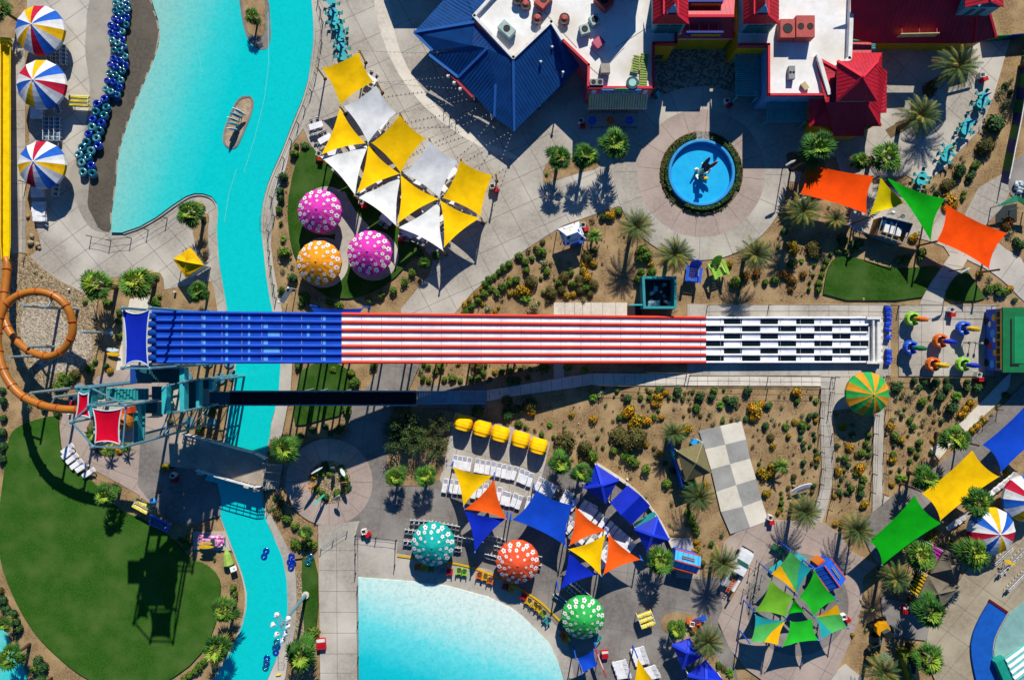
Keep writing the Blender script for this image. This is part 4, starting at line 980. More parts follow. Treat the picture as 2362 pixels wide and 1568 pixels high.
def dormer_tower(du, lab):
    t = thing('dormer_tower', lab, 'tower', P(1546 + du, 30, 0), 0, 'red dormered towers')
    q = lambda u, v, z: (u + du, v, z)
    EV, TP = 8.2, 9.9
    w = [P(*q(1511, 54, EV)), P(*q(1583, 54, EV)), P(*q(1583, -30, EV)), P(*q(1511, -30, EV))]
    MB().prism(w, 0, EV - .1).build('wall', flat('wall_teal', '5a9aa8'), t)
    face_roof([[q(1506,55,EV),q(1532,34,TP),q(1532,-40,TP),q(1506,-40,EV)],[q(1506,55,EV),q(1588,55,EV),q(1562,34,TP),q(1532,34,TP)],[q(1588,55,EV),q(1588,-40,EV),q(1562,-40,TP),q(1562,34,TP)],[q(1532,34,TP),q(1562,34,TP),q(1562,-40,TP),q(1532,-40,TP)]], 'hip_roof', rred, t, .5, ridge=[(q(1506,55,EV),q(1532,34,TP)),(q(1532,34,TP),q(1532,-40,TP)),(q(1588,55,EV),q(1562,34,TP)),(q(1562,34,TP),q(1562,-40,TP))])
    face_roof([[q(1533,33,TP+.1),q(1556,8,TP+1.9),q(1556,-30,TP+1.9),q(1533,-30,TP+.1)],[q(1563,33,TP+.1),q(1563,-30,TP+.1),q(1556,-30,TP+1.9),q(1556,8,TP+1.9)]], 'dormer_roof', rred, t, .5)
    a, b, c = P(*q(1536, 30, TP+.1)), P(*q(1561, 30, TP+.1)), P(*q(1556, 12, TP+1.7))
    MB().add([a, b, c], [(0, 1, 2)]).bar(a, c, .2).bar(b, c, .2).build('dormer_gable', stripeblue, t)
    y = w[0].y
    for k in (0, 1):
        x = w[0].x + (w[1].x - w[0].x) * (.3 + .42*k)
        s_ = MB().box((x, y - .06, 6.7), (1.5, .1, 2.1)).build('shutter', flat('shutter_green', '0f5a5e'), t)
    MB().box(((w[0].x + w[1].x)/2, y - .08, 5.45), (w[1].x - w[0].x, .16, .2)).build('sill_band', white, t)
    return t
dormer_tower(0, 'tall red-roofed tower with dormer left of the entrance sign'); dormer_tower(209, 'tall red-roofed tower with dormer right of the entrance sign')
face_roof([[(888,-95,3.1),(912,-30,3.1),(973,-30,3.1),(1001,-60,3.1),(1060,-60,3.1),(1060,-120,3.1)]], 'porch_roof', rblue, sb1)
face_roof([[(1383,-30,8.5),(1490,-30,8.5),(1440,-62,12)],[(1490,-30,8.5),(1490,-95,8.5),(1440,-62,12)],[(1490,-95,8.5),(1383,-95,8.5),(1440,-62,12)],[(1383,-95,8.5),(1383,-30,8.5),(1440,-62,12)]], 'turret_roof', rred, sb1, .5)
MB().prism([P(1388, -34, 8.5), P(1485, -34, 8.5), P(1485, -92, 8.5), P(1388, -92, 8.5)], 5.4, 8.5).build('turret_wall', stripeblue, sb1)
# second white building
b2 = thing('shop_building', 'white flat-roofed shop building with yellow walls and slatted teal pergolas', 'building', P(1830, 120, 0))
_, rf2 = flatroof([(1704,106),(1771,106),(1771,221),(1907,221),(1882,133),(1930,155),(1954,140),(1960,-70),(1704,-70)], Z, b2, roofw, stripeblue)
parapet([(1704,106),(1771,106),(1771,221),(1907,221)], Z, b2, flat('trim_red', 'c42436'), .3, .5, 'red_coping'); parapet([(1907,221),(1882,133)], Z, b2, white, .5, .8); parapet([(1930,155),(1954,140),(1960,-20)], Z, b2, white, .5, .8)
a, b = P(1704, 107, Z), P(1771, 107, Z); MB().box(((a.x + b.x)/2, a.y - .03, 2.5), (b.x - a.x, .06, 5)).build('yellow_wall', wyel, b2); MB().box((a.x - .03, a.y + 4, 2.5), (.06, 8, 5)).build('yellow_wall', wyel, b2)
w1 = MB().box((a.x - .1, a.y + 3.2, 3.2), (.12, 1.2, 1.6)).build('window_frame', white, b2); MB().box((a.x - .17, a.y + 3.2, 3.2), (.04, .9, 1.3)).build('pane', glass, w1)
acbox(1807, 77, Z, (1.9, 2.4, 1.3), 0, flat('salmon', 'b04a42'), rf2); acbox(1846, 74, Z, (2.4, 2.8, 1.5), 0, flat('salmon', 'b04a42'), rf2, 2)
acbox(1822, 172, Z, (.8, 1.7, .6), 0, grey, rf2, 2); acbox(1854, 201, Z, (.7, 1.0, .3), .6, flat('hatch_tan', 'b8aa7a'), rf2, 0, 'roof_hatch')
mb = MB()
for k in range(22):
    v = 126 + k*4.5; mb.bar(P(1696, v, 3), P(1752, v, 3), .16, .12)
mb.bar(P(1700, 124, 2.85), P(1700, 226, 2.85), .14, .2); mb.bar(P(1748, 124, 2.85), P(1748, 226, 2.85), .14, .2)
for u, v in ((1700,224),(1700,128),(1748,224)): p = P(u, v, 2.9); mb.cyl((p.x, p.y, 0), (p.x, p.y, 2.9), .14, n=8)
mb.build('pergola', flat('pergola_teal', '3f9a9a'), b2)
mb = MB()
for k in range(23):
    u = 1770 + k*4.1; mb.bar(P(u, 232, 3), P(u, 282, 3), .14, .12)
mb.bar(P(1766, 236, 2.85), P(1864, 236, 2.85), .14, .2); mb.bar(P(1766, 277, 2.85), P(1864, 277, 2.85), .14, .2)
for u in (1768, 1862): p = P(u, 279, 2.9); mb.cyl((p.x, p.y, 0), (p.x, p.y, 2.9), .14, n=8)
mb.build('pergola', flat('pergola_teal', '3f9a9a'), b2)
# red pyramid pavilion
b3 = thing('pyramid_pavilion', 'bright red pavilion with a pyramid roof above stepped lower roofs', 'building', P(1980, 215, 0))
face_roof([[(1866,228,5.6),(1904,228,5.6),(1906,258,4.8),(1866,291,3.6)],[(1866,291,3.6),(1906,258,4.8),(1924,292,3.6)],[(1904,236,6),(1999,236,6),(1976,314,3.2),(1924,314,3.2),(1906,256,4.9)],[(1999,236,6),(2031,291,3.6),(1994,292,3.6),(1993,314,3.2),(1976,314,3.2)],
  [(2022,150,6.2),(2046,164,3.9),(2045,260,3.9),(2031,261,3.9),(2031,291,3.6),(1999,236,6)],[(1963,122,4.4),(2035,122,4.4),(2022,150,6.2),(1935,150,6.2)],[(2035,122,4.4),(2034,160,4.4),(2046,164,3.9),(2022,150,6.2)],[(1880,132,5.7),(1933,160,6.2),(1930,236,6),(1904,236,6)]], 'lower_roof', rred, b3, .5,
  ridge=[((1999,236,6),(2031,291,3.6)),((1880,132,5.7),(1931,160,6.2)),((1866,291,3.6),(1906,258,4.8))])
face_roof([[(1931,141,7.4),(2024,141,7.4),(1990,178,9.6)],[(2024,141,7.4),(2024,234,7.4),(1990,178,9.6)],[(2024,234,7.4),(1930,233,7.4),(1990,178,9.6)],[(1930,233,7.4),(1931,141,7.4),(1990,178,9.6)]], 'pyramid_roof', rred, b3, .5, ridge=[((1931,141,7.4),(1990,178,9.6)),((2024,141,7.4),(1990,178,9.6)),((2024,234,7.4),(1990,178,9.6)),((1930,233,7.4),(1990,178,9.6))])
MB().prism([P(1938, 148, 7.2), P(2018, 148, 7.2), P(2018, 228, 7.2), P(1938, 228, 7.2)], 0, 7.25).build('wall', flat('wall_teal', '5a9aa8'), b3)
MB().prism([P(1886, 160, 3.6), P(2034, 160, 3.6), P(2034, 280, 3.6), P(1990, 305, 3.6), P(1926, 305, 3.6), P(1880, 282, 3.6)], 0, 3.3).build('lower_wall', wyel, b3)
# long red building
b4 = thing('long_hall', 'long dark red-roofed hall with a framed roof sign', 'building', P(2120, 40, 0))
face_roof([[(1963,-40,8.6),(2262,-40,8.6),(2248,100,3.9),(2018,100,3.9),(1963,88,4.2)],[(2262,-40,8.6),(2297,87,3.9),(2248,100,3.9)],[(1962,98,3.6),(2010,98,3.6),(2010,122,4.0),(1962,122,4.0)]], 'hip_roof', rred, b4, .6, ridge=[((2262,-40,8.6),(2297,87,3.9)),((2262,-40,8.6),(2248,100,3.9))])
MB().prism([P(1966, 84, 3.8), P(2250, 92, 3.8), P(2288, 80, 3.8), P(2262, -50, 3.8), P(1966, -50, 3.8)], 0, 3.6).build('wall', wyel, b4)
s_ = MB(); a, b = P(2073, 82, 5.2), P(2162, 80, 5.2); s_.bar(a, b, .12, 1.0, 0)
for k in range(3): x = a.lerp(b, .05 + .45*k); s_.bar(x + Vector((0, 0, .4)), x + Vector((0, 1.2, .1)), .08, mi=1)
s_.build('roof_sign', [flat('sign_cream', 'b8a878'), red], b4)
mb = MB()
for k in range(7): p = P(2010, 99 + k*4, 3.3); mb.bar(p, p + Vector((.5, 0, 0)), .14)
for v in (87, 93): mb.bar(P(1962, v, 3.4), P(2014, v, 3.4), .16)
mb.build('pergola', flat('pergola_teal', '3f9a9a'), b4)
t = thing('dormer_tower', 'small red gabled dormer tower at the top right corner', 'tower', P(2262, 10, 0), 0, 'red dormered towers')
MB().prism([P(2230, 16, 8.4), P(2308, 16, 8.4), P(2308, -40, 8.4), P(2230, -40, 8.4)], 0, 8.3).build('wall', flat('wall_teal', '5a9aa8'), t)
face_roof([[(2226,17,8.4),(2226,-40,8.4),(2287,-40,10),(2287,5,10)],[(2315,17,8.4),(2287,5,10),(2287,-40,10),(2315,-40,8.4)]], 'gable_roof', rred, t, .5, ridge=[((2287,5,10),(2287,-40,10))])
y = P(2230, 16, 8.4).y
for u in (2248, 2272): MB().box((P(u, 16, 8).x, y - .06, 6.6), (.5, .1, 2.4)).build('slit_window', flat('shutter_green', '0f5a5e'), t)
# striped boundary fence
sf = thing('striped_fence', 'tall boundary fence striped diagonally in green and navy', 'fence', P(2336, 280, 0))
fl = [(2258,97),(2300,94),(2372,88)]; f2 = [(2362,100),(2358,140),(2349,200),(2334,287),(2321,350),(2313,392),(2307,420)]
for k, line in enumerate((fl, f2)):
    mb = MB(); q = [P(*x) for x in line]; i = 0
    for a, b in zip(q, q[1:]):
        n = max(1, round((b - a).length / 1.9))
        for j in range(n):
            s_, e_ = a.lerp(b, j/n), a.lerp(b, (j+1)/n); d = (b - a).normalized(); off = d * .8; th = Vector((-d.y, d.x, 0)) * .06
            top = Vector((0, 0, 1.7))
            mb.add([s_ - th, e_ - th, e_ + off + top - th, s_ + off + top - th, s_ + th, e_ + th, e_ + off + top + th, s_ + off + top + th], [(0, 1, 2, 3), (7, 6, 5, 4), (3, 2, 6, 7), (0, 4, 5, 1)], i % 2); i += 1
    mb.build('fence_panel', [flat('fence_green', '147030'), flat('fence_navy', '122a6a')], sf)
m_ = MB()
for a, b in zip(f2, f2[1:]): m_.bar(P(*a) + Vector((0, 0, 1.75)), P(*b) + Vector((0, 0, 1.75)), .12)
m_.build('top_rail', white, sf)
for i, (a, lb) in enumerate((((1, 2), 'low white railing'),)): pass
# ------------------------------------------------------------------ fountain
ft = thing('fountain', 'round sky-blue fountain basin with a surfing sculpture in the middle', 'fountain', P(1618.5, 398.5, 0))
c = P(1618.5, 398.5, .8); R = 76.5/S
mb = MB().lathe((c.x, c.y, 0), [(R, 0), (R, .8), (R - .08, .86), (R - .34, .86), (R - .42, .8), (R - .42, .1)], 72); mb.build('basin_wall', flat('basin_blue', '2a90cc', .5), ft, smooth=False)
MB().cyl((c.x, c.y, .06), (c.x, c.y, .12), R - .42, n=64).build('water', water('basin_water', '2ab0e0', '22a4da', .7), ft)
sc = MB().cyl((c.x, c.y, .1), (c.x, c.y, .9), .9, .6, 14, 0)
for k in range(5): a = k*1.25; sc.tube([(c.x, c.y, .5), (c.x + .9*math.cos(a), c.y + .9*math.sin(a), .8), (c.x + 1.2*math.cos(a+.4), c.y + 1.2*math.sin(a+.4), 1.3)], [.25, .2, .1], 8, 1)
sc.cyl((c.x, c.y, .8), (c.x, c.y, 2.6), .35, .2, 10, 2)
def board(mb, p, d, L_, w, mi, th=.06, up=None, sd=None):
    """surfboard outline along direction d"""
    d = Vector(d).normalized(); u_ = Vector(up) if up else Vector((0, 0, 1)); x = d.cross(u_).normalized(); n = x.cross(d).normalized(); ps = []
    for s in range(15):
        t = s/14; wd = w/2 * (math.sin(PI * min(t*1.0, 1)) ** .55) * (1 - .15*t)
        ps.append((t, wd))
    ring = [Vector(p) + d*(t - .5)*L_ + x*wd for t, wd in ps] + [Vector(p) + d*(t - .5)*L_ - x*wd for t, wd in ps[::-1][1:-1]]
    k = len(ring); mb.add([q + n*th/2 for q in ring] + [q - n*th/2 for q in ring], [tuple(range(k))[::-1], tuple(range(k, 2*k))] + [(i, (i+1) % k, k + (i+1) % k, k + i) for i in range(k)], mi)
board(sc, (c.x + .1, c.y + .9, 2.5), (.25, .5, 1), 2.4, .75, 3, up=(0, -1, .4)); board(sc, (c.x + .1, c.y + .1, 3.0), (.05, .6, 1), 1.6, .9, 4, up=(0, -1, .4)); board(sc, (c.x + 1.1, c.y + .7, 2.0), (.8, .5, .9), 2.0, .7, 5, up=(0, -1, .5)); sc.ball((c.x + .2, c.y - 1.0, 1.6), .45, 10, 6, 6, (1.2, .6, .4))
sc.build('sculpture', [teal, white, grey, flat('board_dark', '4a2a34'), flat('board_navy', '14203c'), flat('board_red', 'b01424'), yellow], ft)
# ------------------------------------------------------------------ small pavilions, tents and huts
def pyramid(corners, apex, ze, za, mat, name, label, cat_, group, posts=True, seam=.4, fringe=.25, pm=None, ridgecap=True):
    w = [P(u, v, ze) for u, v in corners]; o = sum(w, Vector())/len(w); a = P(*apex, za)
    t = thing(name, label, cat_, (o.x, o.y, 0), 0, group); n = len(corners)
    if seam: face_roof([[(*corners[i], ze), (*corners[(i+1) % n], ze), (*apex, za)] for i in range(n)], 'roof', mat, t, seam, ridge=[((*k, ze), (*apex, za)) for k in corners] if ridgecap else None)
    else:
        mb = MB()
        for i in range(n):
            p0, p1 = w[i], w[(i+1) % n]
            g = [[(p0.lerp(p1, s/4)).lerp(a, r/4) - Vector((0, 0, .25*math.sin(PI*r/4)*math.sin(PI*s/4))) for s in range(5)] for r in range(5)]
            for r in range(4):
                for s in range(4): mb.add([g[r][s], g[r][s+1], g[r+1][s+1], g[r+1][s]], [(0, 1, 2, 3)])
            mb.add([p0, p1, p1 - Vector((0, 0, fringe)), p0 - Vector((0, 0, fringe))], [(0, 3, 2, 1)])
        mb.build('canopy', mat, t)
    if posts:
        for p in w: q = p.lerp(o, .08); MB().cyl((q.x, q.y, 0), (q.x, q.y, ze), .07, n=8).build('leg', pm or white, t)
    return t
ytent = flat('tent_yellow', 'd8a808', .8, .1)
t = pyramid([(439,571),(470,612),(427.5,639.5),(399,597)], (428,604.5), 2.5, 3.6, ytent, 'box_tent', 'yellow pop-up box tent with one folded-back side beside the river', 'tent', 'tents', seam=0)
w = [P(u, v, 2.2) for u, v in ((468,612),(428,637))]; MB().add([(w[0].x, w[0].y, 2.3), (w[1].x, w[1].y, 2.3), (w[1].x, w[1].y, .1), (w[0].x, w[0].y, .1)], [(0, 1, 2, 3)]).build('side_wall', white, t)
dots = flat('tent_white', 'e2e2e6', .7, .1)
wt = thing('box_tent', 'white pop-up tent printed with coloured dots and lettering', 'tent', P(1320, 545, 0), 0, 'tents')
K = [(1287,528),(1335,511),(1351,551),(1302,568)]; w = [P(u, v, 2.5) for u, v in K]; r0, r1 = P(1308, 544, 3.5), P(1332, 535, 3.5)
MB().add(w + [r0, r1], [(0, 4, 5, 1), (1, 5, 2), (2, 5, 4, 3), (3, 4, 0)]).add([q for i in range(4) for q in (w[i], w[(i+1) % 4], w[(i+1) % 4] - Vector((0, 0, .3)), w[i] - Vector((0, 0, .3)))], [(4*i, 4*i+1, 4*i+2, 4*i+3) for i in range(4)], 1).build('canopy', [dots, flat('fringe_teal', '8fb8c4')], wt)
for q in w: MB().cyl((q.x, q.y, 0), q, .06, n=8).build('leg', white, wt)
def on_tri(a, b, c, s, t): return a*(1-s-t) + b*s + c*t
dm = MB(); cols = [flat('dot_red', 'c44a4a'), flat('dot_blue', '1a5ac8'), flat('dot_green', '0f7a5a'), flat('dot_violet', '4a22a0'), flat('dot_yellow', 'd8b440')]
for (a, b, c_), spots in (((w[0], w[1], r0), ((.2,.15,0,.13),(.75,.1,0,.13),(.35,.55,4,.2))), ((w[1], w[2], r1), ((.2,.1,1,.17),(.75,.12,3,.18),(.1,.7,1,.25))), ((w[3], w[2], r0), ((.15,.15,1,.22),(.8,.15,3,.24),(.1,.75,2,.27))), ((w[0], w[3], r0), ((.2,.15,2,.18),(.8,.08,3,.2)))):
    nn = (b - a).cross(c_ - a).normalized()
    if nn.z < 0: nn = -nn
    ex = (b - a).normalized(); ey = nn.cross(ex)
    for s, t_, k, r in spots:
        p = on_tri(a, b, c_, s, t_) + nn*.02; dm.add([p + ex*r*math.cos(q*PI/6) + ey*r*math.sin(q*PI/6) for q in range(12)], [tuple(range(12))], k)
dm.build('dot_print', cols, wt)
ink = flat('ink_teal', '1a6a9a')
for (a, b, c_) in ((w[0], w[1], r0), (w[3], w[2], r0), (w[1], w[2], r1), (w[0], w[3], r0)):
    nn = (b - a).cross(c_ - a).normalized(); nn = nn if nn.z > 0 else -nn; ey = ((a + b)/2 - c_).normalized(); ex = (b - a).normalized(); ey = nn.cross(ex)
    if ey.dot(c_ - a) < 0: ex, ey = -ex, -ey
    M3 = Matrix((ex, ey, nn)).transposed(); tx = text('Alpine', on_tri(a, b, c_, .38, .3) + nn*.025, .5, M3.to_euler(), ink, wt, ext=.002)
MB().box(P(1331, 558, .6) + Vector((0, 0, 0)), (1.4, .8, 1.1), .3).build('counter', bluep, wt)
kh = M('khaki_shingle', '7a7250', '686042', 5, .9, .1); 
MATS['khaki_shingle'].name = 'standing_seam_red'  # share the helper's cap table
kh.name = 'khaki_shingle'
pv = thing('garden_pavilion', 'khaki hip-roofed pavilion with blue and green walls beside checkered paving', 'pavilion', P(1602, 1068, 0))
K = [(1620,1020),(1640.5,1089.5),(1582,1109),(1562,1039)]; w = [P(u, v, 2.9) for u, v in K]; ap = P(1605, 1066.5, 4.3)
mb = MB()
for i in range(4): mb.add([w[i], w[(i+1) % 4], ap], [(0, 1, 2)]); mb.add([w[i], w[(i+1) % 4], w[(i+1) % 4] - Vector((0, 0, .2)), w[i] - Vector((0, 0, .2))], [(0, 3, 2, 1)])
mb.build('roof', kh, pv)
mb = MB()
for q in w: mb.bar(q + Vector((0, 0, .06)), ap + Vector((0, 0, .06)), .16, .08)
mb.build('ridge_cap', flat('khaki_cap', '8a8258'), pv)
for a, b, m in (((1549,1018),(1577,1126),bluep), ((1577,1126),(1607,1112),greenp), ((1550,1022),(1584,1010),greenp), ((1553,1040),(1572,1095),tealL)):
    A, B = P(*a, 2.2), P(*b, 2.2); MB().bar((A.x, A.y, 1.1), (B.x, B.y, 1.1), .14, 2.2).build('wall', m, pv)
for q in w: MB().cyl((q.x, q.y, 0), (q.x, q.y, 2.8), .1, n=8).build('leg', white, pv)
MB().box(P(1607, 1022, .5), (1.6, .8, 1.0), -.45).build('counter', skyb, pv)
bp_ = 'cobalt metal shelters'
pyramid([(1375,1071.5),(1427,1105),(1397,1159),(1346,1124)], (1388.5,1118), 2.8, 4.0, rcob, 'metal_shelter', 'cobalt blue pyramid-roofed shelter, uppermost of three along the curved wall', 'shelter', bp_)
pyramid([(1516,1191),(1543.5,1243),(1492,1272),(1463.5,1218)], (1505,1233.5), 2.8, 4.0, rcob, 'metal_shelter', 'cobalt blue pyramid-roofed shelter, lowest of three along the curved wall', 'shelter', bp_)
pyramid([(1551,1486),(1590,1471),(1622,1512),(1574,1541)], (1586,1504), 2.8, 4.0, rcob, 'metal_shelter', 'cobalt blue shelter shaded by a date palm near the bottom', 'shelter', bp_)
pyramid([(1585,1556),(1628,1522),(1672,1572),(1630,1612)], (1629,1566), 2.8, 4.0, rcob, 'metal_shelter', 'cobalt blue shelter cut off by the bottom edge', 'shelter', bp_)
t = thing('metal_shelter', 'cobalt blue gable-roofed shelter between two pyramid-roofed ones', 'shelter', P(1453, 1165, 0), 0, bp_)
face_roof([[(1448,1119,2.9),(1478,1143,3.6),(1432,1187,3.6),(1407,1159,2.9)],[(1478,1143,3.6),(1500,1166,2.9),(1457,1210,2.9),(1432,1187,3.6)]], 'roof', rcob, t, .4)
for u, v in ((1448,1119),(1500,1166),(1457,1210),(1407,1159)): p = P(u, v, 2.8); MB().cyl((p.x, p.y, 0), p, .07, n=8).build('leg', white, t)
cw = strip('curved_wall', [(1371,1066),(1433,1104),(1478,1141),(1506,1176),(1530,1215),(1548,1258)], .35, .9, concl, 2); tag(cw, 'low curved concrete wall behind the cobalt shelters', 'wall')
a, b = P(1465, 1214, 1.2), P(1512, 1184, 1.2); fe = MB().bar(a, b, .5, 1.2).build('screen_wall', teal, origin=(a.x, a.y, 0)); tag(fe, 'teal screen wall between two cobalt shelters', 'wall')
br = flat('tent_brown', '6b6354', .85, .1)
def oct_(c_, r, n=8, a=.2): return [(c_[0] + r*math.cos(a + i*2*PI/n), c_[1] + r*math.sin(a + i*2*PI/n)) for i in range(n)]
pyramid([(2141,1325),(2187,1345),(2208,1360),(2172,1403),(2150,1412),(2118,1378)], (2165,1370), 2.6, 3.9, br, 'peaked_tent', 'beige-brown peaked tent beside the striped yellow awning', 'tent', 'brown peaked tents', seam=0, pm=brownp)
pyramid([(2183,1268),(2222,1290),(2208,1350),(2148,1322)], (2195,1312), 2.6, 3.9, br, 'peaked_tent', 'beige-brown peaked tent beside the magenta awning', 'tent', 'brown peaked tents', seam=0, pm=brownp)
def slat_awning(q, mat, dark, n, label):
    w = [P(u, v, 2.6) for u, v in q]; o = sum(w, Vector())/4; t = thing('slat_awning', label, 'awning', (o.x, o.y, 0), 0, 'slatted awnings'); mb = MB()
    for k in range(n):
        a, b = w[0].lerp(w[3], (k + .15)/n), w[1].lerp(w[2], (k + .15)/n); c2, d2 = w[1].lerp(w[2], (k + .7)/n), w[0].lerp(w[3], (k + .7)/n)
        mb.add([a, b, c2, d2] + [p - Vector((0, 0, .08)) for p in (a, b, c2, d2)], [(0, 1, 2, 3), (7, 6, 5, 4), (0, 4, 5, 1), (1, 5, 6, 2), (2, 6, 7, 3), (3, 7, 4, 0)])
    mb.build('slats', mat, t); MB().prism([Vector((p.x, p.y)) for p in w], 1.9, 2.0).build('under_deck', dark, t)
    for p in w: MB().cyl((p.x, p.y, 0), p, .06, n=6).build('leg', white, t)
slat_awning([(2122,1316),(2140,1326),(2116,1376),(2098,1363)], yellow, black, 7, 'yellow slatted awning against the beige-brown tent')
slat_awning([(2152,1257),(2175,1270),(2160,1296),(2140,1280)], flat('magenta', 'b01e9a'), black, 4, 'magenta slatted awning partly under a fan palm')
# roofless teal hut
ht = thing('roofless_hut', 'teal-walled hut without a roof, cluttered inside, beside the slide', 'hut', P(1523, 674, 0))
K = [(1484,640),(1558,640),(1558,709),(1487,709)]; w = [P(u, v, 2.5) for u, v in K]
for i in range(4): d = (w[(i+1) % 4] - w[i]).normalized()*.14; A, B = w[i] - d, w[(i+1) % 4] + d; MB().bar((A.x, A.y, 1.25), (B.x, B.y, 1.25 + .002*i), .34, 2.5).build('wall', teal, ht)
MB().prism([Vector((p.x, p.y)) for p in w], 0, .1).build('floor', flat('hut_floor', '2e4448'), ht)
rr = random.Random(3); mb = MB()
for k in range(26): p = P(1497 + rr.random()*52, 655 + rr.random()*48, 0); s = .2 + rr.random()*.35; mb.box((p.x, p.y, .1 + s/2), (s*1.2, s, s), rr.random()*3, k % 3)
p = P(1506, 702, 0); mb.box((p.x, p.y, .5), (1.6, 1.0, .8), 0, 2); p = P(1501, 677, 0); mb.cyl((p.x, p.y, .1), (p.x, p.y, 1.0), .28, n=12, mi=2)
mb.build('clutter', [black, grey, flat('clutter_pale', 'a8c0c8')], ht)
A, B = P(1453, 703, 2.2), P(1487, 703, 2.2); MB().bar(A, B, .2).build('projecting_beam', tealL, ht)
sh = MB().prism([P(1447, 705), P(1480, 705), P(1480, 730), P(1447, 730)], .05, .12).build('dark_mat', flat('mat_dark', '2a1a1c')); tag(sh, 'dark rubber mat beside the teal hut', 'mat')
# blue kiosks
def kiosk(u, v, rot, L_, W_, lb, open_=0):
    c = P(u, v, 2.6); t = thing('ice_cream_kiosk', lb, 'kiosk', (c.x, c.y, 0), rot, 'blue kiosks')
    MB().box((0, 0, 1.15), (L_*.92, W_*.86, 2.3)).build('body', bluep, t, local=True)
    m = MB().add([(-L_/2, -W_/2, 2.3), (L_/2, -W_/2, 2.3), (L_/2, 0, 3.1), (-L_/2, 0, 3.1), (L_/2, W_/2, 2.3), (-L_/2, W_/2, 2.3)], [(0, 1, 2, 3), (3, 2, 4, 5), (0, 3, 5), (1, 4, 2)]); m.build('roof', skyb if not open_ else bluep, t, local=True)
    m = MB()
    for y in (-W_/2, W_/2): m.bar((-L_/2, y, 2.3), (L_/2, y, 2.3), .16)
    m.bar((-L_/2, 0, 3.13), (L_/2, 0, 3.13), .14); m.build('trim', flat('trim_coral', 'd0563a'), t, local=True)
    m = MB()
    for k in range(5): x = -L_/2 + (k + .5)*L_/5; m.bar((x, -W_/2, 2.34), (x, 0, 3.14), .05); m.bar((x, W_/2, 2.34), (x, 0, 3.14), .05)
    m.build('roof_battens', flat('batten', '1a6ab0'), t, local=True)
    m = MB().bar((-L_*.25, W_*.22, 2.95), (L_*.25, W_*.22, 2.95), .14).bar((-L_*.25, W_*.3, 2.8), (L_*.25, W_*.3, 2.8), .1); m.build('roof_vent', grey, t, local=True)
    m = MB(); board(m, (0, -W_*.62, 1.9), (1, 0, 0), 2.4, .55, 0, up=(0, -.7, .7)); m.build('surfboard_sign', flat('board_orange', 'd0502a'), t, local=True)
    MB().box((0, -W_*.5, 1.05), (L_*.7, .3, .08)).build('counter', white, t, local=True)
    return t
kiosk(1584, 1296, -.27, 3.6, 2.5, 'pale blue gable-roofed kiosk with coral trim beside a fan palm')
kiosk(1916, 1326, -.95, 3.6, 2.9, 'deep blue gable-roofed kiosk right of the green sails', 1)
c = P(1893, 1302, 1); sb_ = MB(); sb_.box((c.x, c.y, 1.1), (1.9, 1.2, 2.2), -.95, 0).box((c.x, c.y, 2.23), (1.7, 1.0, .06), -.95, 1); tag(sb_.build('menu_stall', [flat('stall_orange', 'd07018'), flat('stall_red', 'c83c14')]), 'orange menu stall attached beside the deep blue kiosk', 'stall')
# food stand under the green sail
fs = thing('food_stand', 'glass-topped food stand with three white freezers under the green sail', 'stand', P(2062, 530, 0))
K = [(2036,500),(2104,517),(2085,562),(2024,540)]; w = [P(u, v, 2.5) for u, v in K]
MB().prism([Vector((p.x, p.y)) for p in w], 0, 2.0, 0).build('body', flat('stand_stripe', '8a5a1e'), fs)
for k in range(3):
    p = P(2045 + k*14, 527 + k*4, 2.5); MB().box((p.x, p.y, 2.3), (.65, 1.1, .5), -.25).build('freezer', white, fs)
m_ = MB()
for i in range(4): m_.bar(w[i] + Vector((0, 0, .1)), w[(i+1) % 4] + Vector((0, 0, .1)), .1)
m_.bar(w[0].lerp(w[1], .5) + Vector((0, 0, .1)), w[2].lerp(w[3], .5) + Vector((0, 0, .1)), .07); m_.build('roof_frame', steel, fs)
MB().prism([w[0], w[1], w[1].lerp(w[2], .45), w[0].lerp(w[3], .45)], 2.42, 2.46).build('glass_roof', flat('glass_blue', '143a5a', .1, .6), fs)
for a, b in ((0, 1), (1, 2), (2, 3)):
    A, B = w[a], w[b]; n = Vector(((B - A).y, -(B - A).x, 0)).normalized(); m_ = MB()
    for k in range(6):
        z = .2 + k*.3; m_.bar((A.x, A.y, z), (B.x, B.y, z), .1, .12, k % 3)
    m_.build('striped_cladding', [flat('clad_rust', '8a4a1a'), flat('clad_green', '2a7a3a'), skyb], fs)
for u, v in ((2060,491),(2082,499)): p = P(u, v, 3.2); MB().cyl((p.x, p.y, 2), p, .06, n=6).ball(p, .28, 10, 6).build('globe_lamp', white, fs)
# mural truck at the right edge
gt = thing('mural_truck', 'green-roofed stage truck with a painted blue and yellow side', 'truck', P(2330, 785, 0))
x0, x1 = P(2270, 0).x, P(2372, 0).x; y0, y1 = P(0, 856).y, P(0, 712).y
MB().box(((x0+x1)/2, (y0+y1)/2, 1.85), (x1 - x0, y1 - y0 - .3, 3.0)).build('body', bluep, gt)
m_ = MB().box(((x0+x1)/2 + .1, (y0+y1)/2, 3.45), (x1 - x0 + .1, y1 - y0, .22), 0, 0).box((x0 + 1.15, (y0+y1)/2 - .2, 3.58), (.22, (y1-y0)*.7, .05), 0, 1).box((x0 + 1.6, y0 + 1.0, 3.58), (1.2, .35, .05), 0, 1).box((x0 + 2.3, (y0+y1)/2, 3.6), (1.5, (y1-y0)*.72, .06), 0, 2)
m_.build('roof', [greenp, black, flat('roof_green_light', '0f8450')], gt)
m_ = MB().box((x0 - .04, (y0+y1)/2, 2.9), (.06, (y1-y0)*.92, .9), 0, 0)
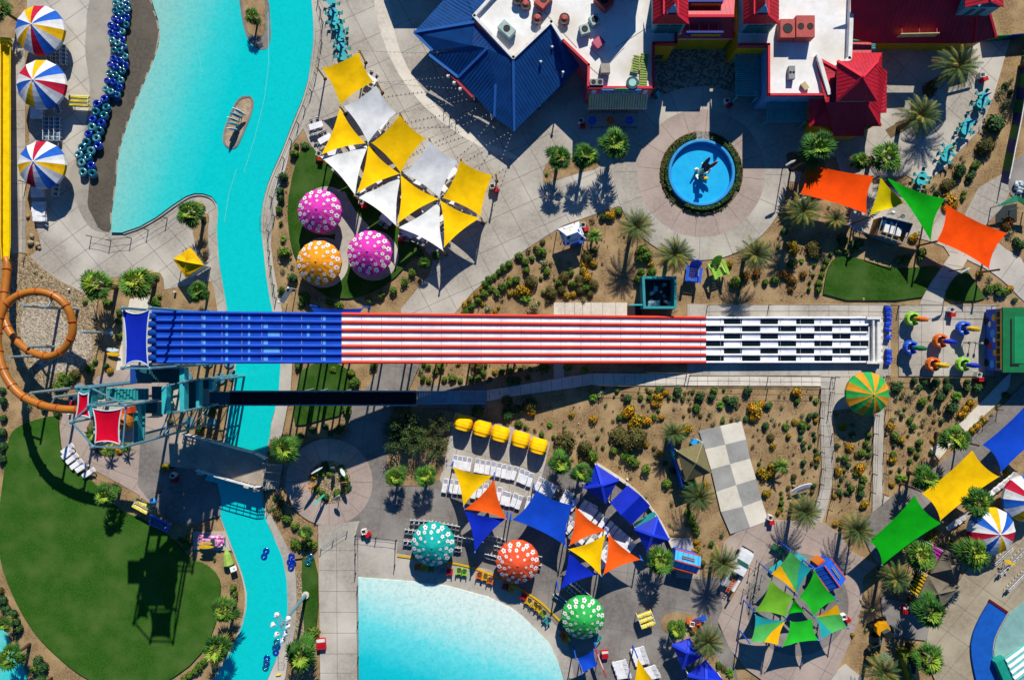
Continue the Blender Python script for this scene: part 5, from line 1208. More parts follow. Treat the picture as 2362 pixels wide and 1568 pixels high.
for k in range(8): m_.box((x0 - .09, y0 + .9 + k*(y1-y0-1.6)/7.2, 2.9), (.06, .75, .62), 0, 1)
m_.build('window_band', [flat('band_ochre', 'b08a18'), black], gt)
m_ = MB()
for k, (t_, z, s, c_) in enumerate(((.12,1.6,1.0,0),(.3,2.1,.8,1),(.4,1.2,.9,2),(.6,1.7,1.1,0),(.75,1.1,.7,3),(.85,1.9,.9,1),(.5,2.0,.6,3))): m_.ball((x0 - .02, y0 + (y1-y0)*t_, z), s*.6, 10, 6, c_, (.06, 1, .7))
m_.build('mural', [skyb, yellow, flat('mural_red', '9a3030'), white], gt)
for k in range(3): m_ = MB().cyl((x0 - .05, y0 + 1.2 + k*2.9, .5), (x0 + .3, y0 + 1.2 + k*2.9, .5), .5, n=16); m_.build('wheel', black, gt)
# bridge over the river
bd = thing('river_bridge', 'concrete footbridge with mesh railings and steps across the lower river', 'bridge', P(540, 1065, 0))
MB().prism([P(388,1003,3.0), P(425,996,3.0), P(487,1014,3.0), P(590,1042,3.0), P(618,1056,3.0), P(606,1117,3.0), P(590,1119,3.0), P(459,1082,3.0), P(392,1075,3.0)], 2.7, 3.0, bottom=True).build('deck', M('bridge_deck', 'a39585', '8a7d6e', 3, .9, .1, c='b0a392', cscale=.4), bd)
for k in range(8):
    z = 2.8 - k*.35; u = 612 + k*5.2; w = [P(u - 2, 1068 + k*.3), P(u + 4.6, 1068 + k*.3), P(u - 4.5, 1124), P(u - 11, 1122)]; MB().prism(w, 0, z).build('step', conc, bd)
for pts_ in ([(425,997),(487,1015),(590,1043),(616,1055)], [(459,1082),(525,1102),(590,1120),(606,1119)]):
    m_ = MB()
    for a, b in zip(pts_, pts_[1:]):
        A, B = P(*a, 3.0), P(*b, 3.0)
        for z in (.3, .6, 1.0): m_.bar(A + Vector((0, 0, z)), B + Vector((0, 0, z)), .08)
        for k in range(5): q = A.lerp(B, k/4); m_.bar(q, q + Vector((0, 0, 1.05)), .08)
    m_.build('railing', white, bd)
for v in (1066, 1085, 1105, 1122):
    A, B = P(612, v, 2.9), P(650, v + 3, .1); MB().bar(A + Vector((0, 0, .9)), B + Vector((0, 0, .9)), .07).bar(A, A + Vector((0, 0, .9)), .07).bar(B, B + Vector((0, 0, .9)), .07).build('handrail', steel, bd)
for u, v in ((470,1020),(480,1080),(585,1050),(585,1112)): p = P(u, v, 0); MB().box((p.x, p.y, 1.35), (.7, .7, 2.7)).build('pier', conc, bd)
wl = thing('blue_pool_wall', 'curved blue pool wall with a dark red end cap at the lower right', 'wall', P(2262, 1470, 0))
o_ = smoothp([(2284,1386),(2259,1428),(2241,1471),(2240,1508),(2252,1570),(2262,1600)], 2, False); i_ = smoothp([(2324,1413),(2296,1463),(2289,1496),(2293,1538),(2303,1600)], 2, False)
MB().prism([P(*q, .5) for q in o_] + [P(*q, .5) for q in i_[::-1]], 0, .5).build('top', flat('wall_blue', '0f56b0'), wl)
A, B = P(2284, 1385, .55), P(2324, 1412, .55); MB().bar((A.x, A.y, .3), (B.x, B.y, .3), .35, .6).build('end_cap', dkred, wl)
ts = thing('kiddie_slide', 'small teal kiddie slide with white flumes in the corner pool', 'water slide', P(2345, 1545, 0))
rot = .42; R = Matrix.Rotation(rot, 3, 'Z'); c = P(2318, 1548, 1.2)
MB().box((c.x, c.y, .7), (1.5, 3.6, 1.4), rot).build('platform', flat('slide_teal', '12937c'), ts)
for k in range(4):
    q = c + R @ Vector((.5, 1.35 - k*.85, 0)); e = q + R @ Vector((4.2, 0, 0)); m_ = MB().tube([(q.x, q.y, 1.35), (e.x, e.y, .2)], .34, 8); m_.build('flume', white, ts)
for k in range(5):
    q = c + R @ Vector((.5, 1.75 - k*.85, 0)); e = q + R @ Vector((4.2, 0, 0)); MB().tube([(q.x, q.y, 1.5), (e.x, e.y, .35)], .1, 6).build('flume_divider', tealL, ts)
# ------------------------------------------------------------------ plants
def leafm(name, a, b, **k): return M(name, a, b, k.pop('scale', 2.2), .75, .25, obj=True, rnd=.22, detail=4, lo=.3, hi=.7, **k)
fanA = leafm('palm_leaf', '4c7a22', '2a5216'); fanB = leafm('palm_leaf_young', '96a832', '6c8c28'); fanC = leafm('palm_leaf_old', '8f7c34', '4a5a22')
fanD = leafm('palm_leaf_dark', '34601a', '1f4212'); datA = leafm('date_leaf', '4e6230', '30461e'); datB = leafm('date_leaf_pale', '948838', '70702e'); datC = leafm('date_leaf_old', '9a7c34', '6a6032')
def fan_palm(seed, ht=4.2, r=2.25, skirt=True):
    rng = random.Random(seed); t = thing('fan_palm', '', 'palm tree')
    tr = MB(); tr.tube([(0, 0, 0), (.05, .02, ht*.5), (0, 0, ht)], [.32, .24, .26], 10); tr.build('trunk', bark, t, local=True, smooth=True)
    mb = MB(); n = 21
    for i in range(n):
        az = i*2.39996 + rng.uniform(-.35, .35); f = i/n; el = math.radians(66 - 86*f**.8 + rng.uniform(-14, 14))
        d = Vector((math.cos(az)*math.cos(el), math.sin(az)*math.cos(el), math.sin(el)))
        o = Vector((0, 0, ht)); pl = r*(.16 + .34*f)*rng.uniform(.7, 1.25); base = o + d*pl
        side = Vector((-math.sin(az), math.cos(az), 0)); upv = side.cross(d) * -1
        mi = 1 if f < .16 else (2 if f > .88 and rng.random() < .6 else (3 if rng.random() < .4 else 0))
        mb.bar(o, base, .05, .03, mi); bl = r*rng.uniform(.5, .74); m = 11
        for k in range(m):
            a = math.radians(-66 + 132*k/(m-1)); dd = d*math.cos(a) + side*math.sin(a)
            L_ = bl*(.78 + .22*math.cos(a)) * rng.uniform(.9, 1.05); wd = side*math.cos(a) - d*math.sin(a)
            pleat = .05 if k % 2 else -.05; tipdroop = Vector((0, 0, -L_*rng.uniform(.1, .45)))
            p1 = base + dd*L_*.58 + upv*pleat - Vector((0, 0, L_*.04)); p2 = base + dd*L_ + tipdroop; w1 = wd * L_*.088
            mb.add([base, p1 - w1, p2, p1 + w1], [(0, 1, 2, 3)], mi)
    mb.build('crown', [fanA, fanB, fanC, fanD], t, local=True)
    return t
def feather_palm(seed, ht=4.5, r=2.95, n=54, name='date_palm', mats=None, droop=1.0, catg='palm tree', thick=.3):
    rng = random.Random(seed); t = thing(name, '', catg)
    tr = MB(); tr.tube([(0, 0, 0), (0, .03, ht*.5), (0, 0, ht)], [thick*1.1, thick*.9, thick], 10); tr.ball((0, 0, ht), thick*1.25, 10, 6); tr.build('trunk', bark, t, local=True, smooth=True)
    mb = MB()
    for i in range(n):
        az = i*2.39996 + rng.random()*.25; f = i/n; el0 = math.radians(76 - 84*f + rng.uniform(-7, 7)); L_ = r*rng.uniform(.92, 1.12)*(.78 + .3*f if f < .6 else 1.0)
        pts = []; p = Vector((0, 0, ht)); el = el0; m = 9
        for k in range(m + 1):
            pts.append(p.copy()); p = p + Vector((math.cos(az)*math.cos(el), math.sin(az)*math.cos(el), math.sin(el))) * (L_/m); el -= math.radians(8.5*droop) * (.5 + k*.12)
        mi = 1 if (i*7) % 5 == 0 else (2 if f > .88 else 0)
        side = Vector((-math.sin(az), math.cos(az), 0))
        for k in range(m):
            mb.add([pts[k] - side*.03, pts[k] + side*.03, pts[k+1] + side*.02, pts[k+1] - side*.02], [(0, 1, 2, 3)], 2 if k < 3 else mi)
        for k in range(2, 2*m):
            q = k/2; j = min(int(q), m - 1); base = pts[j].lerp(pts[j+1], q - j); fw = (pts[j+1] - pts[j]).normalized(); nn = side.cross(fw)
            ll = r*.215*math.sin(PI*min(.16 + q/m*.78, 1))
            for sgn in (-1, 1):
                d = (side*sgn*.8 + fw*.75 + nn*.22).normalized(); tip = base + d*ll*rng.uniform(.85, 1.1) - Vector((0, 0, ll*.12))
                mb.add([base - fw*.035, base + fw*.06, tip], [(0, 1, 2)], mi)
    mb.build('crown', mats or [datA, datB, datC], t, local=True)
    return t
def place(proto, u, v, s, ht, rot, desc, cat_, group):
    o = copy_tree(proto); b = P(u, v, ht*s); o.location = (b.x, b.y, 0); o.rotation_euler = (0, 0, rot); o.scale = (s, s, s)
    auto(o, desc, cat_, u, v, group); return o
fp = [fan_palm(s) for s in (1, 2, 3)]; dp = [feather_palm(s) for s in (11, 12, 13)]
yp = feather_palm(21, 1.6, 1.6, 20, 'young_palm', [fanA, fanB, fanC], 1.3, thick=.16)
cy = feather_palm(31, .35, .95, 26, 'cycad', [leafm('cycad_leaf', '5f8a1e', '3c6a18'), leafm('cycad_leaf_pale', '7c9a24', '5a8420'), fanC], 1.5, 'plant', .14)
protos = fp + dp + [yp, cy]
for q in protos: KIDS[q.name] = list(q.children)
rng = random.Random(5)
for i, (u, v, r) in enumerate(((1418,333,40),(1290,362,34),(1350,358,35),(440,492,36),(221,656,43),(313,650,43),(457,671,28),(914,1100,29),(981,1097,30),(1293,1070,31),(1343,1090,29),(1523,1293,37),(243,1142,31),(516,1408,37),(500,1495,38),(695,1512,42),(1885,340,47),(1985,371,24),(2044,362,42),(2205,1010,38),(2135,1102,35),(2255,1157,42),(2249,1275,43),(2123,1281,40),(2145,1412,42),(2141,1520,42),(22,1515,34),(2,22,30),(581,38,22),(1561,1452,26),(980,604,17),(705,1228,20),(80,1592,30),(12,1440,20))):
    place(fp[i % 3], u, v, r/38.5, 4.3, rng.random()*6, 'fan palm', 'palm tree', 'fan palms')
tall = fan_palm(9, 6.6); KIDS[tall.name] = list(tall.children); place(tall, 653, 1033, .95, 6.7, 1.0, 'tall fan palm', 'palm tree', 'fan palms'); protos.append(tall)
for i, (u, v, r) in enumerate(((2206,157,60),(2121,270,55),(1468,524,47),(1556,588,50),(1741,589,48),(1851,489,48),(1925,508,30),(1553,999,34),(1611,1146,42),(1855,1180,46),(1976,1221,46),(1666,1298,45),(1631,1478,46),(2064,1333,43),(2035,1548,46),(2398,130,40))):
    place(dp[i % 3], u, v, r/50, 4.55, rng.random()*6, 'date palm', 'palm tree', 'date palms')
for i, (u, v, r) in enumerate(((1370,545,25),(1801,1074,25),(215,1000,26),(228,965,22),(290,1030,18),(250,1040,20),(1330,1600,20))):
    place(yp, u, v, r/26, 1.7, rng.random()*6, 'young palm', 'palm tree', 'young palms')
# shrubs
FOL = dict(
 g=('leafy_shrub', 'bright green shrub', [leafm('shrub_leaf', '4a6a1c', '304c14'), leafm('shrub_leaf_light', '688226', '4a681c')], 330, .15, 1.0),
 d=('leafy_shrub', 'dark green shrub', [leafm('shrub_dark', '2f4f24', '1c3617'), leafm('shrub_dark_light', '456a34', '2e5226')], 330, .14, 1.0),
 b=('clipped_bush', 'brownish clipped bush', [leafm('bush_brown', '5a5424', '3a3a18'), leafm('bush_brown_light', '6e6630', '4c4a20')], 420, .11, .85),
 y=('flowering_bush', 'yellow-flowering bush', [leafm('lantana_leaf', '4a5c16', '2e4210'), leafm('lantana_flower', 'e0a406', 'c88404')], 330, .13, .75),
 o=('flowering_bush', 'orange-flowering bush', [leafm('orange_bush_leaf', '46501a', '2e3a12'), leafm('orange_flower', 'b86012', '94500e')], 330, .13, .8),
 w=('wispy_plant', 'wispy pale plant', [leafm('wispy_leaf', '6a7a3c', '4a5c2a'), leafm('wispy_bloom', 'b0aa8c', '8a8a66')], 120, .13, 1.0),
 h=('small_seedling', 'small dry seedling', [leafm('seedling_leaf', '6a6a34', '4a4a24'), leafm('seedling_dry', '7a6a44', '5a4e30')], 70, .2, .9))
def shrub(kind, seed):
    nm, desc, mats, n, ls_, flat_ = FOL[kind]; rng = random.Random(seed); mb = MB(); lob = []
    for k in range(5 if kind not in 'bh' else 2): a = rng.random()*6.28; q = rng.random()*.38; lob.append((Vector((q*math.cos(a), q*math.sin(a), .35 + rng.random()*.25)), .5 + rng.random()*.18))
    if kind in 'bh': lob = [(Vector((0, 0, .4)), .82), (Vector((.12, .1, .45)), .8)]
    if kind not in 'wh': mb.ball((0, 0, .32), .62, 9, 6, 0, (1, 1, .85*flat_))
    for i in range(n):
        c, r = lob[i % len(lob)]; th = rng.random()*6.283; z = rng.uniform(-.35, 1); s = math.sqrt(max(0, 1 - z*z))
        nrm = Vector((s*math.cos(th), s*math.sin(th), z)); p = c + nrm*r*rng.uniform(.55 if kind in 'wh' else .86, 1.06); p.z = max(.03, p.z*flat_)
        t1 = nrm.cross(Vector((rng.uniform(-1, 1), rng.uniform(-1, 1), rng.uniform(-1, 1)))).normalized(); t2 = nrm.cross(t1)
        n2 = (nrm + t1*rng.uniform(-.7, .7) + t2*rng.uniform(-.7, .7)).normalized(); a = n2.cross(t2).normalized(); b = n2.cross(a)
        l = ls_*rng.uniform(.7, 1.3)
        if kind in 'yo': mi = 1 if (rng.random() < .62 and z > -.1) else 0
        elif kind == 'w': mi = 1 if rng.random() < .3 else 0
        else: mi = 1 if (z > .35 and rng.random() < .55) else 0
        if kind in 'yo' and mi: l *= .8
        mb.add([p - a*l, p + b*l*.55, p + a*l, p - b*l*.55], [(0, 1, 2, 3)], mi)
    if kind in 'wh':
        for k in range(9): a = k*.7; mb.bar((0, 0, 0), (math.cos(a)*.5, math.sin(a)*.5, .6 + .2*(k % 3)), .03, mi=0)
    o = mb.build(nm, mats, local=True); o['category'] = 'shrub'; return o
SP = {k: [shrub(k, 40 + i*7 + ord(k)) for i in range(3)] for k in FOL}
used = set()
def put_shrub(u, v, kind, r, sx=1, rot=None):
    """u, v, r in picture units"""
    pr = SP[kind][rng.randrange(3)]
    o = pr.copy(); C.objects.link(o); s = r/S*1.25*rng.uniform(.92, 1.08); b = P(u, v, s*.45)
    o.location = (b.x, b.y, 0.02); o.rotation_euler = (0, 0, rng.random()*6.28 if rot is None else rot); o.scale = (s*sx*rng.uniform(.82, 1.2), s*rng.uniform(.85, 1.12), s*rng.uniform(.75, 1.05))
    desc = FOL[kind][1]
    sz = 'tiny ' if r < 4.6 else 'small ' if r < 7.2 else 'big ' if r > 13.5 else ''
    auto(o, (sz + desc).replace('small small', 'small').replace('tiny small', 'tiny'), 'shrub' if kind not in 'wh' else 'plant', u, v, {'g': 'green garden shrubs', 'd': 'dark green shrubs', 'b': 'brownish clipped bushes', 'y': 'yellow flowering bushes', 'o': 'orange flowering bushes', 'w': 'wispy pale plants', 'h': 'small dry seedlings'}[kind])
DATA = {
(2,1): "65,795,g,40;275,755,g,55;215,720,b,25;285,665,b,25;155,740,h,25;130,845,g,35;185,815,g,28;135,930,g,38;35,1020,g,40;300,860,w,45;325,940,g,35;290,900,g,30;175,1035,b,58;90,1110,y,60;45,1130,y,45;140,1120,y,50;205,1240,w,60;365,1135,b,48;290,1130,g,25;270,1000,g,22;320,1220,h,25;435,1040,g,40;455,1105,b,38;478,985,b,48;545,950,g,30;540,910,h,25;560,1050,g,45;510,1165,y,35;565,1150,y,35;620,1010,b,38;625,1060,b,38;630,1110,b,38;665,875,y,40;660,940,y,45;690,990,y,45;680,1090,g,40;665,1195,w,30;760,1060,b,42;725,1145,b,30;755,870,y,42;700,805,b,55;735,470,h,25;905,430,y,55;930,395,y,38;980,385,g,40;1200,740,g,50;1240,790,g,55;1180,810,g,45;1190,940,g,35;1160,1010,g,40;1290,950,g,50;1285,870,y,30;2010,865,y,32;2000,920,h,18;2260,950,o,45;2160,980,o,55;2080,1030,g,60;2250,1030,h,22;2340,1040,g,35;320,40,g,18;530,860,w,25;300,1500,h,20;380,1505,h,16;760,740,b,30;840,440,d,40",
(1,1): "2330,870,g,38;2285,905,g,36;2240,945,g,38;2200,980,g,34;2150,1010,g,38;2110,1050,g,38;2165,1095,g,30;2100,1140,g,36;2050,1200,g,38;1990,1260,g,40;1935,1310,g,34;2080,1090,y,26;2030,1145,y,30;1970,1200,y,30;1930,1240,y,30;2340,1040,g,40;2280,1080,g,42;2220,1135,g,42;2145,1290,w,45;2210,1300,y,22;2085,1240,y,22;2240,1265,y,18;2330,990,y,18;2340,1140,y,38;250,70,d,50;225,195,d,48;230,275,d,42;215,370,g,32;230,490,d,24;260,760,g,66;345,1000,d,56;335,890,w,28;235,1105,g,38;450,1175,g,52;675,1220,g,35;770,1250,g,45;415,1235,g,30;1045,1195,g,36;1155,1155,g,40;1270,1110,g,38;1370,1035,g,42;1440,950,g,40;1660,790,d,50;1510,770,d,48;250,920,w,30",
(1,0): "375,1350,d,26;455,1350,d,45;360,1420,g,48",
(1,2): "390,240,g,45;715,270,g,28;905,390,g,60;880,305,g,40;845,655,g,44;640,800,d,35;520,830,d,40;760,830,d,55;410,890,d,38;690,860,d,34;1550,220,g,30;1590,250,g,28;1520,280,w,35;1540,350,g,30;1595,375,g,26;1655,290,g,28;1705,235,g,35;1740,360,g,34;1810,350,g,38;1890,370,g,28;1990,360,g,30;2050,350,g,28;2040,240,b,50;2120,230,g,25;1870,220,y,25;2100,300,g,30;2160,360,d,30;2200,300,y,30;2270,290,g,40;2340,280,g,34;2340,370,d,34;2040,670,d,58;2320,560,b,40;2310,680,d,66;560,1360,y,30;610,1400,g,28;640,1430,g,26;740,1400,g,30;780,1280,g,24;660,1200,d,22;850,1370,d,34;845,1320,d,30;180,1460,g,36;230,1500,b,36;160,1540,w,40;1085,240,d,40",
(2,2): "165,590,b,66;180,655,y,50;555,690,y,32;755,735,y,46;485,795,w,22;60,770,g,42;125,800,g,22;208,830,h,18;275,865,g,30;380,890,g,22;495,930,b,84;670,1000,b,68;645,870,w,20;790,895,g,22;835,810,w,22;820,510,w,42;710,450,w,30;870,590,w,22;970,470,g,22;1070,535,d,42;1185,530,g,28;1215,590,w,25;1170,470,w,18;1250,470,y,20;1280,480,g,25;1265,530,g,25;1365,450,d,44;1345,520,y,52;1330,575,y,46;1410,490,y,38;1085,650,y,66;1050,690,y,48;1150,735,y,70;1240,745,y,54;1120,780,y,44;990,710,g,30;1315,715,g,26;1380,715,y,38;1350,650,g,18;1255,650,h,14;1525,470,d,50;1500,530,g,20;1450,530,g,22;1580,540,g,28;1640,535,w,25;1600,490,h,18;1670,475,g,20;1735,525,d,48;1865,465,g,32;1845,525,d,40;1705,630,g,40;1640,635,b,20;1495,635,h,16;1740,700,b,20;1830,680,w,30;2030,570,d,52;1975,540,d,32;2175,470,d,44;2255,640,y,66;2230,715,y,50;2300,600,y,46;2160,720,d,30;2090,725,w,28;2025,735,h,18;1945,745,g,22;1865,760,w,30;2340,790,d,40;2355,610,d,38;2225,885,h,14;2280,920,h,16;2270,820,h,12;1610,810,y,54;1240,965,y,32;1310,1000,b,20;1365,1045,y,35;990,885,b,84;1150,905,b,90;1060,940,b,80;935,1025,g,44;1040,1065,g,50;1090,1100,g,52;1135,1130,g,44;1235,1195,g,46;1425,1325,g,44;1475,1380,w,20;745,1070,g,58;630,1105,y,22;560,1100,y,20;2310,1210,y,56;2330,1260,y,44;2340,1415,y,40;2280,1135,g,18;2300,1100,h,12;1490,1210,d,38;1410,1140,b,25;1785,1340,y,35;75,270,g,25;165,265,g,30;290,250,g,66;145,350,d,25;40,370,d,48;60,640,d,55;510,250,g,40;10,275,g,18;1240,1440,w,24;1360,560,g,20;350,620,h,10;920,870,h,14",
(3,2): "265,475,y,58;270,565,g,36;105,515,h,18;155,525,h,14;400,525,g,18;445,560,g,24;20,590,g,25;320,690,w,25;385,705,d,32;440,690,d,26;445,745,y,30;245,755,y,28;320,785,g,40;310,840,d,30;380,800,d,22;65,765,w,22;170,800,g,34;190,885,y,34;30,900,b,32;50,980,y,34;425,860,d,22;435,905,d,22;305,900,d,26;330,950,d,28;335,1000,d,25;385,980,d,18;240,1040,w,18;440,1010,d,22;450,1050,d,24;460,1095,y,34;410,1135,b,20;450,1160,d,22;330,1125,d,30;330,1205,d,20;240,1260,b,30;240,1310,d,20;190,1360,b,20;420,1340,d,26;410,1400,b,24;190,1425,h,16;40,1160,y,44;15,1250,y,40;15,1410,y,25;125,1500,g,25;130,1450,g,20;370,1265,h,10;115,1560,g,24;640,975,d,28;690,810,y,38;755,985,y,40;780,880,d,32;935,880,g,36;905,950,g,26;935,1000,d,26;870,1040,g,40;930,1060,d,28;825,1060,b,24;710,1095,g,38;745,1150,d,24;650,1090,d,20;655,1205,y,42;710,1205,d,18;680,1275,d,24;720,1250,h,14;850,1180,y,54;880,1170,y,34;810,1230,g,30;880,1280,g,40;865,1350,g,35;860,1420,d,34;735,1310,w,24;770,1370,g,42;730,1410,d,26;655,1395,d,26;675,1430,d,20;620,1440,y,26;900,1510,y,48;865,1545,b,25;765,1105,h,10;1225,390,w,30;1190,445,d,46;1155,390,w,24;1255,490,w,30;1315,520,w,40;1190,530,w,30;1350,380,d,36;1400,435,d,40;1450,385,d,34;1510,430,d,36;1550,380,d,36;1660,430,d,46;1650,370,d,28;1590,530,d,48;1580,460,w,38;1840,380,d,28;1835,450,d,36;1850,420,w,22;1935,440,d,48;1990,390,d,30;1425,570,g,50;1505,625,d,34;1500,545,h,14;1580,630,h,14;1700,630,d,54;1870,580,y,46;1825,640,y,50;1800,690,y,44;1210,645,w,30;1350,680,w,30;1240,700,g,28;1160,730,w,34;1310,740,g,28;1450,730,w,32;1535,750,b,18;1605,745,d,22;1745,760,w,20;1345,800,g,34;1430,780,w,24;1500,810,h,16;1395,860,h,16;1130,800,y,40;1175,890,g,44;1225,920,y,42;1245,970,d,18;1165,970,d,20;1400,940,g,36;1395,1000,g,22;1325,1010,g,30;1380,1065,g,28;1310,1120,g,26;1300,1170,w,18;1155,1055,g,32;1160,1110,y,38;1150,1335,y,30;1220,1205,d,15;1135,1210,b,15;1525,930,y,25;1505,1040,g,25;2190,510,d,40;1990,740,y,38;1960,770,y,36;1925,800,y,36;1890,830,y,34;2200,1220,y,38;2120,600,w,22;2060,690,w,18",
(3,1): "230,690,y,46;240,740,y,44;190,700,y,36;420,720,b,60;425,770,b,55;220,860,d,58;330,965,o,38;455,810,g,28;430,880,g,18;540,840,g,30;515,900,g,28;495,970,g,33;475,1050,g,38;465,1110,g,36;420,970,g,20;385,1035,g,20;380,1100,g,24;70,1010,g,44;150,960,o,48;230,1020,o,48;190,990,o,40;210,1100,o,28;580,780,g,25;650,750,g,28;720,760,g,33;790,750,g,32;840,690,d,48;700,650,d,55;780,680,d,40;1200,830,g,38;1280,820,g,48;1410,820,g,30;1420,760,g,44;1360,610,y,44;1340,640,y,38;1960,960,y,35;2050,1000,w,35;2040,1100,g,46;2110,1080,g,38;2180,1120,g,46;2240,1100,y,34;2120,1150,d,30;2280,1200,g,28;2220,470,o,54;2200,520,o,40;2240,590,w,38;2330,690,d,48;2290,650,d,34;1690,270,y,62;1650,340,y,44;1720,320,y,40;1810,215,g,28;1800,260,g,24;1650,140,b,60;1700,120,g,30;1530,140,w,38;1560,220,d,30;1465,190,w,25;1770,30,d,52;1870,60,d,48;1835,120,d,20;95,625,h,14;95,710,g,22;150,560,d,34;560,340,w,20",
(3,0): "2145,840,w,48;2190,960,w,50;2195,1040,w,30;2240,850,d,30;2250,740,w,30;2190,790,d,34;2105,1140,d,84;2010,1350,b,66;2000,1400,g,34;1500,830,b,58;1780,1560,d,56;1910,1530,g,48;1700,1530,h,18;1790,1450,w,20;1810,1490,h,18;2060,1120,d,40;1970,1420,b,30",
(0,2): "880,195,g,25;825,270,g,46;690,320,b,42;660,350,g,38;580,340,g,50;550,420,g,56;610,400,d,36;980,240,d,25;1010,290,y,38;405,640,d,25;275,610,w,32;520,680,d,34;1520,1170,y,40;1580,1160,d,34;860,840,y,40;850,900,y,34;1100,1030,y,34;1150,1000,y,28;1570,750,b,28;30,720,d,44;20,850,d,52;25,980,d,48;15,1100,d,44;30,560,d,38;20,460,d,34;1950,650,d,44;1900,640,g,30;1850,820,d,40",
(0,1): "970,1225,g,34;1005,1225,g,32;790,1220,g,25;695,1195,w,22;1095,1530,g,34;1410,1215,g,40;1450,1225,g,38;1470,1165,g,22;330,955,w,20;385,990,w,18;1085,1390,d,34;1100,1320,d,30;1430,980,g,38;1390,1010,g,34;1860,340,g,34;1880,470,d,30;1900,1100,g,18",
(0,3): "20,830,d,48;55,910,d,48;100,960,d,52;150,1030,d,48;170,1100,d,44;30,1000,b,34;340,1400,d,54;390,1450,d,54;330,1460,g,44;1725,260,g,30;1720,325,g,38;1690,290,b,24;1655,270,g,22;2150,720,g,38;2170,770,g,36;1880,1400,g,38;1840,1440,g,38;1800,1480,g,40;1750,1520,g,42;1700,1555,g,40;1980,460,g,14;1880,430,w,18;0,740,b,30",
(1,3): "280,80,g,52;360,145,g,44;360,310,g,48;410,330,g,44;480,300,g,50;520,330,g,50;470,350,b,42;200,30,b,56;490,1150,g,54;530,1120,g,54;550,1170,y,40;130,0,w,30",
(2,3): "1840,310,g,26;1775,325,h,15;1945,215,w,30;1700,210,g,36;1690,160,g,38;1660,110,g,38;1650,60,g,36;1620,15,g,36;1710,290,y,32;1710,350,y,32;1690,380,y,28;1740,420,g,22;1755,490,b,34;1910,1430,g,34;1950,1460,b,28;1490,1040,b,26",
(3,3): "780,1150,y,30;100,20,y,30;630,130,y,30;1480,280,g,40;1515,230,y,33;1550,190,y,25;960,1370,d,44;1000,1250,d,40;300,1330,h,10;910,1100,w,26"}
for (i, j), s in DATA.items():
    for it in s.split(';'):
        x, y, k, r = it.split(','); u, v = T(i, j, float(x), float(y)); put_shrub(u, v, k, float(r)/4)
for (u, v, r) in ((T(2,1,135,1185) + (13,)), (T(2,2,350,780) + (9,)), (T(2,2,750,530) + (13,)), (T(2,2,1925,600) + (12,)), (T(2,2,670,280) + (12,)), (T(3,1,315,840) + (7,)), (T(1,1,250,640) + (10,)), (T(3,2,1745,520) + (15,)), (T(3,2,1215,1270) + (11,)), (T(2,3,2010,1500) + (14,)), (T(2,1,95,1185) + (10,)), (T(2,2,2250,600) + (11,)), (T(3,2,1265,1275) + (9,))):
    place(cy, u, v, r/15.5, .4, rng.random()*6, 'spiky cycad', 'plant', 'spiky cycads')
# desert trees by the ramp
tl = [leafm('acacia_leaf', '3c5428', '26401c'), leafm('acacia_leaf_light', '5a6a34', '3e5426')]
def desert_tree(seed, dry=False):
    r2 = random.Random(seed); t = thing('desert_tree', '', 'tree'); tr = MB(); tips = []
    for k in range(9):
        a = k*.7 + r2.random()*.3; h = 1.6 + r2.random()*1.4; q = .8 + r2.random()*1.0
        p = [(0, 0, 0), (q*.35*math.cos(a), q*.35*math.sin(a), h*.5), (q*math.cos(a), q*math.sin(a), h)]; tr.tube(p, [.12, .07, .03], 6); tips.append(Vector(p[2])); tips.append(Vector(p[1])*.6 + Vector(p[2])*.55)
    tr.build('trunk', bark, t, local=True, smooth=True); mb = MB()
    for c in tips:
        rad = .55 + r2.random()*.35
        for k in range(90 if not dry else 60):
            n = Vector((r2.gauss(0, 1), r2.gauss(0, 1), r2.gauss(0, .7))).normalized(); p = c + n*rad*r2.random()**.45; p.z = max(p.z, .15)
            a = Vector((r2.gauss(0, 1), r2.gauss(0, 1), r2.gauss(0, .5))).normalized(); b = a.cross(n).normalized(); l = .075 + r2.random()*.06
            mb.add([p - a*l, p + b*l*.5, p + a*l, p - b*l*.5], [(0, 1, 2, 3)], 1 if r2.random() < .4 else 0)
    mb.build('crown', tl if not dry else [leafm('acacia_dry', '5e5a30', '46441f'), tl[1]], t, local=True); return t
dt = [desert_tree(3), desert_tree(4), desert_tree(5, True)]
for q in dt: KIDS[q.name] = list(q.children)
for i, (u, v, r, k) in enumerate(((935,965,40,0),(918,1016,34,1),(960,1020,36,0),(1008,1032,30,1),(1012,975,30,2),(948,992,34,1),(905,985,26,0),(985,1005,26,2))):
    place(dt[k], u, v, r/34, 2.0, rng.random()*6, 'airy desert tree', 'tree', 'desert trees')
XB = [[(1190,925),(1363,892),(1885,895),(1890,1090),(1860,1190),(1775,1190),(1712,968),(1608,990),(1560,1235),(1500,1140),(1380,1060),(1275,1060)], [(1930,950),(2012,945),(2008,1170),(1930,1200)], [(2048,880),(2250,880),(2200,990),(2140,1060),(2050,1120)], [(1060,715),(1260,560),(1420,485),(1560,605),(1475,690)], [(1690,640),(1830,500),(1920,590),(1890,690),(1690,690)]]
for poly, n in zip(XB, (46, 16, 24, 20, 12)):
    for k in range(n):
        for _ in range(40):
            q = (rng.uniform(1040, 2250), rng.uniform(480, 1240))
            if inside(q, poly): put_shrub(q[0], q[1], rng.choice('hhhwwggb'), rng.uniform(2.6, 5.6)); break
for u, v, k, r in ((738,1090,'g',10),(730,1128,'g',9),(752,1145,'d',10),(778,1138,'g',11),(796,1100,'g',10),(786,1080,'d',9),(760,1092,'g',8),(722,1100,'y',9),(800,1128,'y',9),(750,1072,'d',9)): put_shrub(u, v, k, r)
